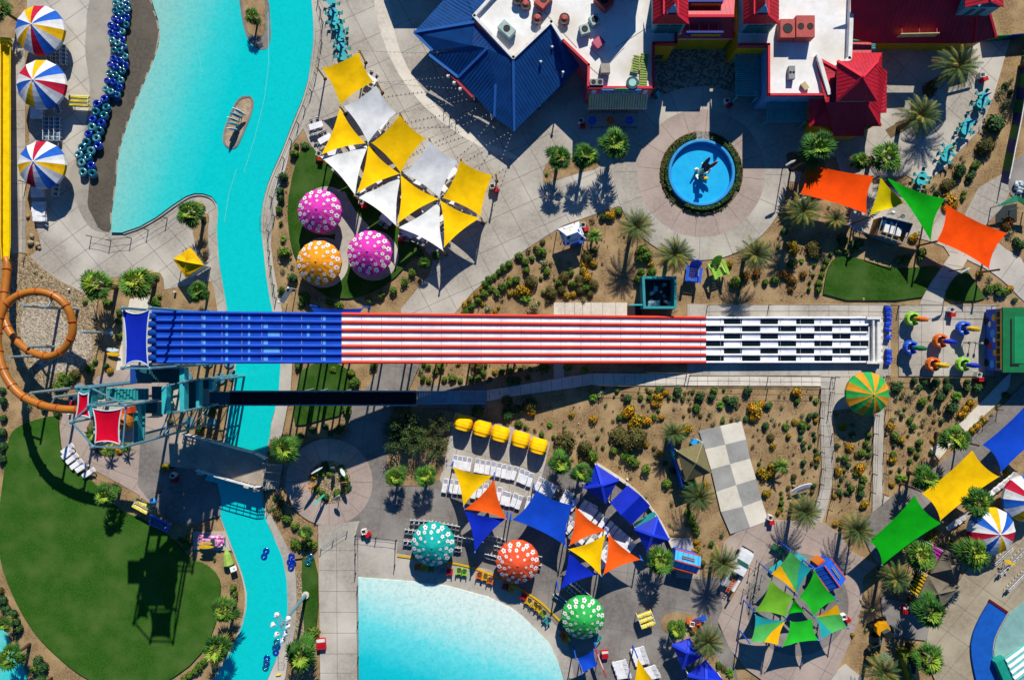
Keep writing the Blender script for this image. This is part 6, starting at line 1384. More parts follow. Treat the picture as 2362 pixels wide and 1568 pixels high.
for pr in list(SP.values()):
    for o in pr: bpy.data.objects.remove(o)
for q in protos + dt:
    for ch in KIDS[q.name]: bpy.data.objects.remove(ch)
    bpy.data.objects.remove(q)
# hedge rings around the fountain
def hedge(a0, a1, r0, r1, hgt, kind, lb):
    r2 = random.Random(int(a0)); mats = FOL[kind][2]; mb = MB(); c = P(1617, 400); n = max(6, int((a1 - a0)/4)); R0, R1 = r0/S, r1/S
    pr = [c + Vector((math.cos(math.radians(-(a0 + (a1-a0)*i/n)))*R0, math.sin(math.radians(-(a0 + (a1-a0)*i/n)))*R0, 0)) for i in range(n+1)] + [c + Vector((math.cos(math.radians(-(a1 - (a1-a0)*i/n)))*R1, math.sin(math.radians(-(a1 - (a1-a0)*i/n)))*R1, 0)) for i in range(n+1)]
    if kind == 'd': mb.prism(pr, 0, hgt*.86)
    for k in range(int((a1 - a0)*(R1 + R0)*.5*(R1 - R0)*2.6 + 60)):
        a = math.radians(-(a0 + r2.random()*(a1 - a0))); r = R0 + r2.random()*(R1 - R0); z = hgt*(.82 + r2.random()*.22) if kind == 'd' else hgt*(.2 + .8*r2.random())*(.6 + .4*math.sin(a*14)**2)
        p = c + Vector((r*math.cos(a), r*math.sin(a), z)); q = Vector((r2.gauss(0, 1), r2.gauss(0, 1), r2.gauss(0, .4))).normalized(); b = q.cross(Vector((r2.gauss(0, .4), r2.gauss(0, .4), 1))).normalized(); l = .13
        mb.add([p - q*l, p + b*l*.6, p + q*l, p - b*l*.6], [(0, 1, 2, 3)], 1 if r2.random() < .35 else 0)
    m_ = c + Vector((math.cos(math.radians(-(a0+a1)/2))*(R0+R1)/2, math.sin(math.radians(-(a0+a1)/2))*(R0+R1)/2, 0))
    o = mb.build('clipped_hedge' if kind == 'd' else 'bushy_border', mats, origin=(m_.x, m_.y, 0)); tag(o, lb, 'hedge', 'hedges around the fountain')
for a0, a1, w_ in ((285,395,'upper right'),(150,260,'left'),(60,118,'lower'),(36,58,'lower right')):
    hedge(a0, a1, 78.5, 85.5, .75, 'd', f'clipped dark hedge hugging the {w_} side of the fountain')
for a0, a1, w_ in ((283,385,'upper right'),(133,262,'left'),(50,118,'lower')):
    hedge(a0, a1, 87, 95, .5, 'b', f'bushy brownish border on the {w_} side of the fountain')
# ------------------------------------------------------------------ furniture and small things
rng = random.Random(99)
def proto_kids(t): KIDS[t.name] = list(t.children); return t
def kill(t):
    for ch in KIDS[t.name]: bpy.data.objects.remove(ch)
    bpy.data.objects.remove(t)
def put(proto, u, v, rot, desc, cat_, group, z=0, s=1):
    o = copy_tree(proto); b = P(u, v, z + .3); o.location = (b.x, b.y, z + LAYER[0]); o.rotation_euler = (0, 0, rot); o.scale = (s, s, s)
    auto(o, desc, cat_, u, v, group); return o
plast = flat('white_plastic', 'ecebec', .5, .3)
def mk_lounger(name, mat):
    t = thing(name, '', 'lounger'); m = MB()
    for y in (-.3, .3): m.bar((-.95, y, .3), (.95, y, .3), .07, .08)
    for x in (-.95, .3, .95): m.bar((x, -.3, .3), (x, .3, .3), .07, .08)
    m.build('frame', mat, t, local=True); m = MB()
    for k in range(9): m.box((-.85 + k*.135, 0, .345), (.122, .56, .035))
    m.build('seat_slats', mat, t, local=True); m = MB(); 
    for k in range(5): m.box((.42 + k*.13, 0, .38 + k*.055), (.125, .56, .035), 0, 0, (0, -.4))
    m.build('backrest', mat, t, local=True)
    for x in (-.8, .8):
        for y in (-.28, .28): MB().bar((x, y, 0), (x, y, .3), .06).build('leg', mat, t, local=True)
    return proto_kids(t)
L1 = mk_lounger('sun_lounger', plast)
G1 = 'white sun loungers on the terrace'
def lrow(pts, rot, desc='white slatted sun lounger', group=G1, proto=None):
    for u, v in pts: put(proto or L1, u, v, rot + rng.uniform(-.05, .05), desc, 'sun lounger', group)
lrow(TT(1,2,[(1835,1120),(1877,1128),(1921,1135),(1965,1142),(2040,1152),(2088,1162),(2137,1170),(2190,1180),(2240,1192),(2288,1205),(2334,1217)]), 1.42)
lrow(TT(2,2,[(20,1222),(80,1245),(122,1263),(166,1283)]), 1.25)
lrow(TT(2,2,[(245,1322),(292,1345),(332,1368),(372,1390),(485,1440),(530,1462)]), 1.1)
lrow(TT(1,2,[(1745,1338),(1795,1342),(1847,1348),(1895,1353),(2012,1392),(2065,1386),(2117,1382),(2240,1415),(2284,1450),(2325,1462)]), 1.4)
lrow(TT(2,2,[(20,1470),(65,1490),(150,1500)]), 1.25)
lrow(TT(2,2,[(570,1510),(650,1530),(695,1552),(735,1572)]) + TT(2,3,[(740,35),(785,75),(830,115),(885,155),(925,192),(965,225),(995,255),(1030,285),(1060,315),(1085,350),(505,110),(535,155),(845,205),(728,272),(640,282),(852,375),(850,425),(850,475),(700,18)]), .95)
lrow(TT(2,3,[(988,1400),(1002,1440),(1016,1480),(1030,1520)]), .18)
lrow(TT(2,3,[(1155,1280),(1168,1322),(1182,1360),(1195,1395),(1262,1455),(1280,1490),(1300,1525)]), .25)
lrow(TT(0,2,[(635,1000),(638,1045),(678,1090),(718,1140),(768,1170),(830,1220)]), .62, 'white sun lounger at the lawn edge', 'loungers below the slide tower')
lrow(TT(0,0,[(360,1000),(360,1040),(360,1082)]) + TT(0,1,[(362,190),(365,236),(375,322),(370,368),(378,412),(382,458)]), 0, 'white sun lounger in parasol shade', 'loungers by the striped parasols')
lrow(TT(3,2,[(2050,1410),(2095,1370),(2140,1335),(2185,1300),(2225,1270)]) + TT(3,3,[(1690,130),(1735,100),(1785,70)]), .75, 'white sun lounger by the walkway', 'loungers by the right-hand sails')
kill(L1)
def mk_chair(name, mat, mat2):
    t = thing(name, '', 'chair'); m = MB()
    for x in (-.24, .24): m.tube([(x, -.24, 0), (x, -.24, .45), (x, .26, .45), (x, .32, .9)], .025, 6); m.tube([(x, .24, .44), (x, .3, 0)], .025, 6)
    m.bar((-.24, .32, .88), (.24, .32, .88), .05); m.bar((-.24, -.24, .45), (.24, -.24, .45), .05); m.build('frame', mat, t, local=True)
    MB().box((0, 0, .455), (.46, .48, .03)).build('seat', mat2, t, local=True); MB().box((0, .3, .7), (.46, .03, .28)).build('backrest', mat2, t, local=True)
    return proto_kids(t)
ch = mk_chair('folding_chair', plast, flat('chair_seat', '8a847c')); chb = mk_chair('folding_chair', plast, flat('chair_seat_blue', '5a7a8a'))
def crow(a, b, n, rot, desc, group, pr=None):
    for k in range(n): t = k/(max(n-1, 1)); put(pr or ch, a[0] + (b[0]-a[0])*t, a[1] + (b[1]-a[1])*t, rot, desc, 'chair', group)
cg = 'folding chairs by the activity pool'
crow(T(1,3,1445,100), T(1,3,1620,110), 5, 0, 'white folding chair', cg); crow(T(1,3,1640,115), T(1,3,1865,155), 7, -.15, 'white folding chair', cg); crow(T(1,3,1395,185), T(1,3,1470,195), 3, 0, 'white folding chair', cg)
crow(T(1,3,1385,290), T(1,3,1425,295), 2, 0, 'white folding chair', cg); crow(T(1,3,1845,245), T(1,3,1965,272), 4, -.15, 'white folding chair', cg); crow(T(1,3,1850,350), T(1,3,1880,355), 2, 0, 'white folding chair', cg)
crow(T(1,3,2130,240), T(1,3,2280,275), 5, -.2, 'white folding chair', cg); crow(T(1,3,2125,410), T(1,3,2215,435), 4, -.2, 'white folding chair', cg); crow(T(1,3,2210,335), T(1,3,2245,345), 2, -.2, 'white folding chair', cg); crow(T(2,3,255,430), T(2,3,250,510), 2, -.2, 'white folding chair', cg)
crow(T(2,3,570,670), T(2,3,710,790), 6, -.65, 'white folding chair', cg, chb); crow(T(2,3,500,705), T(2,3,590,790), 4, -.65, 'white folding chair', cg, chb); crow(T(2,3,400,770), T(2,3,500,850), 5, -.65, 'white folding chair', cg, chb)
cr = 'folding chairs on the tan deck'
crow(T(3,3,2080,480), T(3,3,2220,355), 6, .7, 'white folding chair', cr); crow(T(3,3,2130,580), T(3,3,2361,350), 9, .75, 'white folding chair', cr); crow(T(3,3,2205,720), T(3,3,2361,560), 7, .75, 'white folding chair', cr)
cs_ = 'folding chairs under the striped parasols'
for x in (490, 525, 575, 610): crow(T(0,0,x,445), T(0,0,x,590), 5, PI/2, 'white folding chair in shade', cs_, chb)
for x in (455, 510, 555): crow(T(0,0,x,1110), T(0,0,x,1290), 6, PI/2, 'white folding chair in shade', cs_, chb)
crow(T(0,0,540,950), T(0,0,560,1040), 4, PI/2, 'white folding chair in shade', cs_, chb); crow(T(0,1,560,100), T(0,1,540,230), 4, PI/2, 'white folding chair in shade', cs_, chb)
# court tables
def mk_table():
    t = thing('court_table', '', 'table'); MB().box((0, 0, .74), (1.9, .8, .05)).build('top', plast, t, local=True)
    for x in (-.8, .8): MB().bar((x, -.3, 0), (x, -.3, .72), .05).bar((x, .3, 0), (x, .3, .72), .05).bar((x, -.3, .4), (x, .3, .4), .04).build('leg', steel, t, local=True)
    return proto_kids(t)
ct = mk_table()
for x, y, i, j, r in ((568,1175,1,0,.3),(650,1295,1,0,.5),(735,1415,1,0,.5),(1065,745,1,0,-.6),(1100,1260,1,0,.6),(930,1360,1,0,.4),(1180,1150,1,0,.9),(1810,45,1,1,.7),(1715,205,1,1,.7),(1825,305,1,1,-.4),(1110,130,1,1,.6),(995,185,1,1,.5),(1590,355,1,1,.4),(1715,465,1,1,.8),(1730,640,1,1,1.2),(1980,385,1,1,-.4),(1520,130,1,1,-.4),(1900,350,1,1,-.3),(1400,590,1,1,-.5),(1510,620,1,1,-.5),(1210,470,1,1,-.6),(1390,230,1,1,.8)):
    u, v = T(i, j, x, y); put(ct, u, v, r, 'white court table', 'table', 'white tables in the sail court')
    for du, dv, rr in ((-7, -12, .2), (7, -12, -.1), (-7, 12, PI), (7, 12, PI + .2)):
        c_, s_ = math.cos(-r), math.sin(-r); put(ch, u + du*c_ - dv*s_, v + du*s_ + dv*c_, r + rr, 'white court chair', 'chair', 'chairs in the sail court')
kill(ct); kill(ch); kill(chb)
def adirondack(u, v, rot, mat, lb, s=1.0, group='adirondack chairs along the pool', label=None):
    b = P(u, v, .4*s); t = thing('adirondack_chair', label or '', 'chair', (b.x, b.y, LAYER[0]), rot, group); t.scale = (s, s, s); m = MB()
    for k in range(6): m.box((0, -.32 + k*.12, .40 - k*.022), (.56, .1, .03))
    m.build('seat_slats', mat, t, local=True); m = MB()
    for k in range(6):
        x = (k - 2.5)*.1; h = .95 - .03*(k - 2.5)**2; m.add([(x-.045, .34, .3), (x+.045, .34, .3), (x+.045, .34 + h*.42, .3 + h*.8), (x-.045, .34 + h*.42, .3 + h*.8), (x-.045, .37, .3), (x+.045, .37, .3), (x+.045, .37 + h*.42, .3 + h*.8), (x-.045, .37 + h*.42, .3 + h*.8)], [(0, 1, 2, 3), (7, 6, 5, 4), (0, 4, 5, 1), (2, 6, 7, 3), (0, 3, 7, 4), (1, 5, 6, 2)])
    m.build('backrest', mat, t, local=True)
    for x in (-.36, .36):
        MB().box((x, 0, .62), (.15, .85, .03)).build('arm', mat, t, local=True)
        MB().bar((x*.9, -.34, 0), (x*.9, -.34, .6), .09).build('leg', mat, t, local=True); MB().bar((x*.85, -.3, .38), (x*.85, .5, .02), .08).build('leg', mat, t, local=True)
    if not label: auto(t, lb, 'chair', u, v, group)
    return t
ol = flat('olive_paint', '7a8a1e')
for x, y, i, m_, c_, r in ((1495,520,1,orange,'orange',0),(1555,530,1,yellow,'yellow',0),(1620,535,1,ol,'olive',0),(1725,545,1,grey,'grey',0),(1790,565,1,red,'red',-.1),(1875,560,1,lime,'lime green',-.1),(1925,570,1,lime,'lime green',-.1),(2060,600,1,orange,'orange',-.2),(2115,615,1,yellow,'yellow',-.2),(2160,645,1,orange,'orange',-.25),(2300,700,1,red,'red',-.3),(2355,730,1,yellow,'yellow',-.4),(110,790,2,red,'red',-.45),(150,835,2,yellow,'yellow',-.5),(205,870,2,yellow,'yellow',-.55),(240,900,2,yellow,'yellow',-.6),(280,945,2,ol,'olive',-.65),(320,1010,2,teal,'teal',-.8),(465,1145,2,orange,'orange',-1),(490,1190,2,yellow,'yellow',-1),(790,1165,2,teal,'teal',2.4)):
    u, v = T(i, 3, x, y); adirondack(u, v, r, m_, f'{c_} adirondack chair')
adirondack(1597, 634, -.15, bluep, '', 2.5, 'giant adirondack chairs', 'giant blue adirondack chair with flower print below the fountain plaza')
adirondack(1656, 623, .35, lime, '', 2.5, 'giant adirondack chairs', 'giant lime green adirondack chair below the fountain plaza')
# teal cafe sets
def cafe(u, v, rot, para):
    b = P(u, v, .7); t = thing('cafe_table', '', 'table', (b.x, b.y, LAYER[0]), rot, 'teal mesh cafe tables'); MB().cyl((0, 0, .7), (0, 0, .75), .62, n=20).cyl((0, 0, 0), (0, 0, .7), .07, n=8).cyl((0, 0, 0), (0, 0, .05), .4, n=12).build('top', tealL, t, local=True)
    for k in range(4):
        a = k*PI/2 + .4; x, y = .98*math.cos(a), .98*math.sin(a); m = MB().box((x, y, .45), (.44, .44, .04), a).bar((x*.3, y*.3, .12), (x, y, .43), .06); q = Vector((x*1.22, y*1.22, .66)); m.box(q, (.05, .42, .38), a); m.build('seat', teal, t, local=True)
    auto(t, 'teal cafe table with four seats', 'table', u, v, 'teal mesh cafe tables')
    if para:
        c_ = P(u, v, 1.6); c_ = Vector((b.x, b.y, 0)); m = MB().cyl((c_.x, c_.y, .75), (c_.x, c_.y, 2.6), .03, n=6, mi=1).tube([(c_.x, c_.y, 1.2), (c_.x, c_.y, 1.7), (c_.x, c_.y, 2.55)], [.2, .16, .04], 8, 0)
        o = m.build('folded_parasol', [para, steel], origin=c_); auto(o, 'folded ' + {'cobalt': 'blue', 'yellow_paint': 'yellow', 'palm_leaf': 'green'}[para.name] + ' parasol', 'parasol', u, v, 'folded cafe parasols')
for x, y, i, j, p_ in ((700,20,1,0,None),(722,125,1,0,cobalt),(740,205,1,0,None),(775,270,1,0,fanA),(785,350,1,0,None),(795,445,1,0,cobalt),(805,525,1,0,None),(1975,900,3,0,cobalt),(1950,965,3,0,None),(1835,1140,3,0,cobalt),(1810,1210,3,0,None),(1660,1385,3,0,yellow),(1625,1455,3,0,None),(1415,60,3,1,None),(1400,110,3,1,None)):
    u, v = T(i, j, x, y); cafe(u, v, rng.random()*3, p_)
# inner tubes
tubeB = flat('tube_blue', '082c96', .12, .7, coat=.8); tubeT = flat('tube_teal', '145c70', .12, .7, coat=.8); tubeC = flat('tube_clear', '3f7f86', .12, .7, coat=.8)
def mk_tube(mat, double, R=.34, r=.19):
    m = MB()
    if double: m.torus((-R - r*.55, 0, r), R, r, 22, 10).torus((R + r*.55, 0, r), R, r, 22, 10).box((0, 0, r), (.3, .25, .06))
    else: m.torus((0, 0, r), R, r, 24, 10)
    return m.build('inner_tube', mat, local=True, smooth=True)
tp_ = {(k, d): mk_tube(m, d, .31, .18) for k, m in enumerate((tubeB, tubeT, tubeC)) for d in (0, 1)}
big = {k: mk_tube(m, 0, .40, .21) for k, m in enumerate((tubeB, tubeT, tubeC))}
def tubeat(u, v, z, k, d, rot, grp, desc, cat2='inner tube', tilt=0, bigger=False):
    o = (big[k] if bigger else tp_[k, d]).copy(); C.objects.link(o); b = P(u, v, z); o.location = (b.x, b.y, z); o.rotation_euler = (tilt, tilt*.6, rot); auto(o, desc, cat2, u, v, grp)
cn = ['dark blue', 'teal blue', 'clear']
row = [(1095,5),(1095,50),(1090,115),(1085,190),(1050,250),(1050,320),(1065,395),(1080,475),(1080,555),(1050,615),(1040,690),(1025,760),(1005,840)]
for i, (x, y) in enumerate(row):
    k = [2, 2, 1, 0, 0, 0, 2, 1, 0, 0, 1, 0, 2][i]; u, v = T(0, 0, x, y)
    for lay in range(3):
        tubeat(u + 3 - lay*1.0 + rng.uniform(-1, 1) + (2 - lay)*4.5, v + (2 - lay)*5 + rng.uniform(-.8, .8), .12 + lay*.3, k if lay == 2 else (k + lay) % 3, 1, rng.uniform(-.3, .2) - .25, 'stacked inner tubes on the beach', f'{cn[k if lay == 2 else (k+lay)%3]} double inner tube', tilt=rng.uniform(-.1, .1))
for i, (x, y) in enumerate(row):
    u, v = T(0, 0, x + 62, y + 38)
    for lay in range(2): k = (i + lay) % 3; tubeat(u, v + (1 - lay)*4, .12 + lay*.3, k, 1, rng.uniform(-.7, -.2), 'stacked inner tubes on the beach', f'{cn[k]} double inner tube', tilt=rng.uniform(-.15, .15))
low = [(975,920),(905,965),(990,1000),(890,1035),(970,1070),(865,1108),(945,1140),(858,1178),(925,1208),(828,1242),(900,1282),(808,1314),(915,1348),(770,1365),(850,1395),(738,1432),(820,1458),(765,1508),(850,1532),(775,1590),(862,1602)]
for i, (x, y) in enumerate(low):
    u, v = T(0, 0, x, y); k = (0, 0, 1, 1, 1, 0, 0, 2, 1, 0, 2, 1, 0, 1, 2, 2, 1, 2, 0, 2, 1)[i]
    for lay in range(2): tubeat(u + 2*(1-lay), v + 3*(1-lay), .1 + lay*.4, k if lay else (k + 1) % 3, 0, 0, 'loose inner tubes on the beach', f'{cn[k if lay else (k+1)%3]} inner tube', tilt=rng.uniform(-.2, .2), bigger=True)
for x, y, z, k, r in ((90,398,.08,0,1.2),(325,448,.12,0,1.3),(335,500,.12,0,1.3),(495,455,.1,1,1.2),(190,1235,.08,1,1.3),(195,1280,.08,0,1.3),(105,1385,.08,0,1.5),(98,1420,.08,1,1.4)):
    u, v = T(1, 3, x, y); tubeat(u, v, z, k, 1, r, 'inner tubes on the lazy river', f'{cn[k]} double inner tube by the river')
for o in list(tp_.values()) + list(big.values()): bpy.data.objects.remove(o)
# yellow cabanas
cab = flat('cabana_yellow', 'f0b400', .75, .1)
for i, (u, v) in enumerate(((1069,975),(1112,988),(1154,1000),(1201,1013),(1242,1028))):
    b = P(u, v, 1.2); t = thing('cabana', '', 'cabana', (b.x, b.y, LAYER[0]), -.27, 'yellow half-dome cabanas'); m = MB(); g_ = []
    for r_i in range(9):
        tt = r_i/8; y = 1.05 - 1.95*tt; z = 2.0*math.sin(min(1, .12 + tt*1.05)*PI*.56)**.6 - (.03 if r_i % 2 else 0); wd = 1.28*(1 - abs(tt - .55)**2.6*1.1); g_.append([Vector((math.copysign(abs(q)**.6, q)*wd, y, max(.25, z*(1 - abs(q)**3.2*.62)))) for q in [k/5 for k in range(-5, 6)]])
    for a, b_ in zip(g_, g_[1:]):
        for k in range(10): m.add([a[k], a[k+1], b_[k+1], b_[k]], [(3, 2, 1, 0)])
    m.build('hood', cab, t, local=True, smooth=True)
    for r_i in (3, 6): MB().tube([p + Vector((0, 0, .0)) for p in g_[r_i]], .03, 5).build('hoop', flat('cabana_seam', 'd89a08'), t, local=True)
    for x in (-.42, .42): MB().box((x, -.45, .35), (.55, 1.5, .1)).box((x, -1.1, .34), (.6, .1, .2)).build('daybed', flat('daybed', 'b87a70'), t, local=True)
    t['label'] = ['yellow half-dome cabana, first from the left of five', 'yellow half-dome cabana, second from the left of five', 'yellow half-dome cabana, middle one of five', 'yellow half-dome cabana, fourth from the left of five', 'yellow half-dome cabana, last on the right of five'][i]
# bins
def bin_(u, v, rot, red_too=True):
    b = P(u, v, .8); t = thing('trash_bin', '', 'bin', (b.x, b.y, 0), rot, 'white and red trash bins'); m = MB()
    for x, y, sx, sy in ((-.3, 0, .06, .66), (.3, 0, .06, .66), (0, -.3, .54, .06), (0, .3, .54, .06)): m.box((x, y, .5), (sx, sy, 1.0))
    m.build('box', white, t, local=True); MB().box((0, 0, .3), (.54, .54, .5)).build('liner', flat('bin_liner', '5a564c'), t, local=True)
    if red_too: MB().box((.42, -.55, .45), (.62, .55, .9), .35).box((.42, -.55, .93), (.66, .6, .08), .35).build('red_box', red, t, local=True)
    auto(t, 'white and red trash bin' if red_too else 'white trash bin', 'bin', u, v, 'white and red trash bins')
for i, j, x, y in ((3,0,1975,695),(2,0,637,1115),(2,0,1985,930),(1,1,2180,150),(1,1,970,292),(2,1,655,508),(3,1,1695,1290),(3,2,1945,320),(1,3,995,200),(2,3,1660,1050),(3,3,20,70),(3,3,700,985),(0,2,1595,1250),(0,2,660,535),(1,0,580,1420)): u, v = T(i, j, x, y); bin_(u, v, rng.uniform(-.5, .5))
def redbox(u, v, lb, w=.9, d=1.0, h=.8):
    b = P(u, v, h/2); m = MB().box((b.x, b.y, h/2), (w, d, h), .1, 0).box((b.x, b.y + d*.38, h + .03), (w, d*.3, .06), .1, 1).box((b.x, b.y, h + .02), (w*.9, d*.4, .04), .1, 0); o = m.build('cooler_box', [red, white]); tag(o, lb, 'cooler', 'red cooler boxes')
redbox(*T(1,3,603,1228), 'red cooler with white lid on the poolside path', 1.2, 1.4); redbox(*T(2,3,855,1325), 'red cooler below the green flower parasol'); redbox(*T(3,3,1268,915), 'red cooler among palm shadows at right', 1, 1); redbox(*T(1,1,1350,635), 'red cooler on the lawn edge by white sails', 1, .9)
# life vest racks
vest = flat('vest_yellow', 'd8c40a', .6)
vp = MB()
vp.box((-.1, 0, 0), (.17, .12, .5)).box((.1, 0, 0), (.17, .12, .5)).box((0, 0, .22), (.34, .12, .1)); vest_o = vp.build('life_vest', vest, local=True)
def rack(u, v, rot, nx, ny, lb, L_=2.6, W_=1.1):
    b = P(u, v, 1.2); t = thing('vest_rack', lb, 'rack', (b.x, b.y, 0), rot, 'life vest racks'); R = Matrix.Rotation(rot, 3, 'Z'); m = MB()
    for x in (-L_/2, L_/2):
        for y in (-W_/2, W_/2): MB().bar((x, y, 0), (x, y, 1.5), .07).build('leg', white, t, local=True)
        m.bar((x, -W_/2, 1.5), (x, W_/2, 1.5), .08)
    for y in (-W_/2, 0, W_/2): m.bar((-L_/2, y, 1.5), (L_/2, y, 1.5), .07)
    m.bar((-L_/2, -W_/2, .5), (L_/2, -W_/2, .5), .06); m.build('rails', white, t, local=True)
    for i in range(nx):
        for j in range(ny):
            o = vest_o.copy(); C.objects.link(o); q = b + R @ Vector((-L_/2 + (i + .5)*L_/nx, -W_/2 + W_*j/max(ny-1, 1) - .08, 0)); o.location = (q.x, q.y, 1.35); o.scale = (1.15, 2.0, 1.0); o.rotation_euler = (1.0, 0, rot + rng.uniform(-.1, .1)); o['category'] = 'life vest'; o['group'] = 'yellow life vests ' + lb.split(' rack ')[1]; o['label'] = 'yellow life vest hanging on the rack ' + lb.split(' rack ')[1]
rack(184, 233, -.05, 8, 3, 'white life vest rack beside the inner tube pile'); rack(1490, 1426, .35, 6, 3, 'white life vest rack on the south plaza', 2.0, 1.5); rack(329, 1166, -.5, 7, 2, 'white life vest rack at the lawn edge', 2.2, .8)
bpy.data.objects.remove(vest_o)
# surfboards
def sboard(u, v, z, d, L_, w_, cols, lb, grp='standing surfboards', up=(0, -1, .3), stand=True):
    b = P(u, v, z); m = MB(); board(m, (b.x, b.y, z), d, L_, w_, 0, .08, up)
    if len(cols) > 1: board(m, (b.x, b.y - .02, z + .02), d, L_*.5, w_*.6, 1, .1, up)
    if stand: m.cyl((b.x, b.y + .05, 0), (b.x, b.y + .05, z), .05, n=6, mi=len(cols) - 1)
    o = m.build('surfboard', cols, origin=(b.x, b.y, 0)); tag(o, lb, 'surfboard', grp)
bo = flat('board_orange2', 'e08a1a', .35); bt_ = flat('board_teal', '2ac0a8', .35); bw_ = flat('board_white', 'c8d8dc', .35); bg_ = flat('board_green', '1a8a5a', .35)
for x, y, d, cols, lb in ((565,1200,(-.5,-.3,.8),[bw_],'white surfboard at upper left of the rock circle'),(707,1183,(.1,.3,.9),[bt_,orange],'teal and orange surfboard at the top of the rock circle'),(800,1222,(.4,-.3,.8),[bw_,bg_],'white and green surfboard at upper right of the rock circle'),(495,1350,(-.6,-.1,.7),[bo],'orange surfboard at left of the rock circle'),(810,1313,(.5,.2,.7),[bo,bg_],'orange and green surfboard at right of the rock circle'),(580,1472,(-.5,-.5,.6),[bt_],'turquoise surfboard at lower left of the rock circle'),(747,1455,(.5,.5,.7),[bw_,bo],'white and orange surfboard at lower right of the rock circle')):
    u, v = T(1, 2, x, y); sboard(u, v, 1.9, d, 2.2, .62, cols, lb)
for i, (x, y) in enumerate(((2205,1030),(2180,1065),(2155,1105),(2150,1145),(2140,1190))):
    u, v = T(0, 0, x, y); sboard(u, v, 1.5, (-.75 + .08*i, .35 - .12*i, .75), 1.9, .62, [[bw_, tealL][i % 2], [skyb, bluep, orange][i % 3]], ['white surfboard at the top end of the island row', 'teal surfboard second from the top of the island row', 'white surfboard in the middle of the island row', 'teal surfboard second from the bottom of the island row', 'white surfboard at the bottom end of the island row'][i], 'surfboards on the small island')
sboard(*T(0,2,1035,90), .4, (1, -.1, .1), 2.0, .6, [bw_], 'white surfboard beside the yellow one near the slide start', up=(0, 0, 1), stand=False); sboard(*T(0,2,1045,130), .45, (1, -.1, .1), 2.0, .6, [yellow], 'yellow surfboard beside the white one near the slide start', up=(0, 0, 1), stand=False)
sboard(*T(2,3,815,1400), 2.4, (.35, -.9, .05), 4.6, .55, [red, bw_], 'long red and white surfboard standing beside the small blue sail', up=(.8, .3, .3))
sboard(*T(3,3,2232,485), 1.4, (.8, -.4, .2), 1.5, .5, [yellow], 'yellow surfboard sign above the folding chair rows', up=(0, 0, 1))
# pink car with two surfboards
car = thing('beetle_car', 'pink and purple flower-painted car with yellow surfboards on its roof', 'car', P(486, 1247, .5) * 1, 0); car.location.z = .02
pm = M('flower_paint', 'e0409a', '4a1466', 5.5, .35, .5, obj=True, lo=.42, hi=.58, c='f0d0dc', cscale=3.2, detail=2, coat=.5)
m = MB(); Lc = 1.9
prof = [(-1.9,.45,.5),(-1.75,.62,.62),(-1.3,.74,.82),(-.9,.78,1.0),(-.4,.78,1.06),(.2,.78,1.0),(.7,.78,.92),(1.2,.74,.86),(1.6,.62,.7),(1.88,.4,.5)]
g_ = []
for x, hw, h in prof: g_.append([Vector((x, -hw, .3)), Vector((x, -hw*1.0, h*.8)), Vector((x, -hw*.75, h)), Vector((x, 0, h*1.06)), Vector((x, hw*.75, h)), Vector((x, hw, h*.8)), Vector((x, hw, .3))])
for a, b in zip(g_, g_[1:]):
    for k in range(6): m.add([a[k], b[k], b[k+1], a[k+1]], [(0, 1, 2, 3)])
m.add(g_[0], [(6, 5, 4, 3, 2, 1, 0)]); m.add(g_[-1], [tuple(range(7))]); m.build('body', pm, car, local=True, smooth=True)
m = MB(); cabp = [(-1.15,.55,1.0),(-.75,.6,1.35),(-.2,.62,1.45),(.35,.6,1.4),(.78,.6,1.05)]; g_ = [[Vector((x, -hw, .9)), Vector((x, -hw*.9, h)), Vector((x, hw*.9, h)), Vector((x, hw, .9))] for x, hw, h in cabp]
for a, b in zip(g_, g_[1:]):
    for k in range(3): m.add([a[k], b[k], b[k+1], a[k+1]], [(0, 1, 2, 3)])
m.build('cabin', pm, car, local=True, smooth=False)
m = MB().add([(.37, -.5, 1.41), (.37, .5, 1.41), (.8, .52, 1.07), (.8, -.52, 1.07)], [(0, 3, 2, 1)]); o = m.build('windscreen', glass, car, local=True); o.location = (.02, 0, .03)
for y in (-.6, .6): m = MB().add([(-.7, y*1.01, 1.3), (.3, y*1.01, 1.35), (.5, y*1.03, 1.0), (-.9, y*1.03, 1.0)], [(0, 1, 2, 3)]); m.build('side_window', glass, car, local=True)
for x in (-1.2, 1.2):
    for y in (-.74, .74):
        w_o = MB().cyl((x, y - .09, .3), (x, y + .09, .3), .31, n=16).build('wheel', black, car, local=True); MB().ball((x, y, .52), .42, 12, 6, 0, (1, .38, .62)).build('fender', pm, car, local=True, smooth=True)
for y in (-.55, .55): MB().ball((1.62, y, .66), .13, 10, 6).build('headlight', white, car, local=True)
MB().bar((1.98, -.6, .42), (1.98, .6, .42), .1).build('bumper', chrome, car, local=True)
cc = P(486, 1247, .5)
for y, L_, w_, lb, mats in ((-.05, 1.9, .5, 'yellow and grey surfboard on the pink car, the patterned one', [yellow, grey]), (-.52, 2.3, .52, 'plain yellow surfboard on the pink car, the longer one', [yellow])):
    m = MB(); board(m, (cc.x - .25, cc.y + y, 1.56), (1, 0, 0), L_, w_, 0, .07); 
    if len(mats) > 1: board(m, (cc.x - .1, cc.y + y, 1.58), (1, 0, 0), L_*.5, w_*.5, 1, .08)
    o = m.build('surfboard', mats); tag(o, lb, 'surfboard', 'surfboards on the pink car')
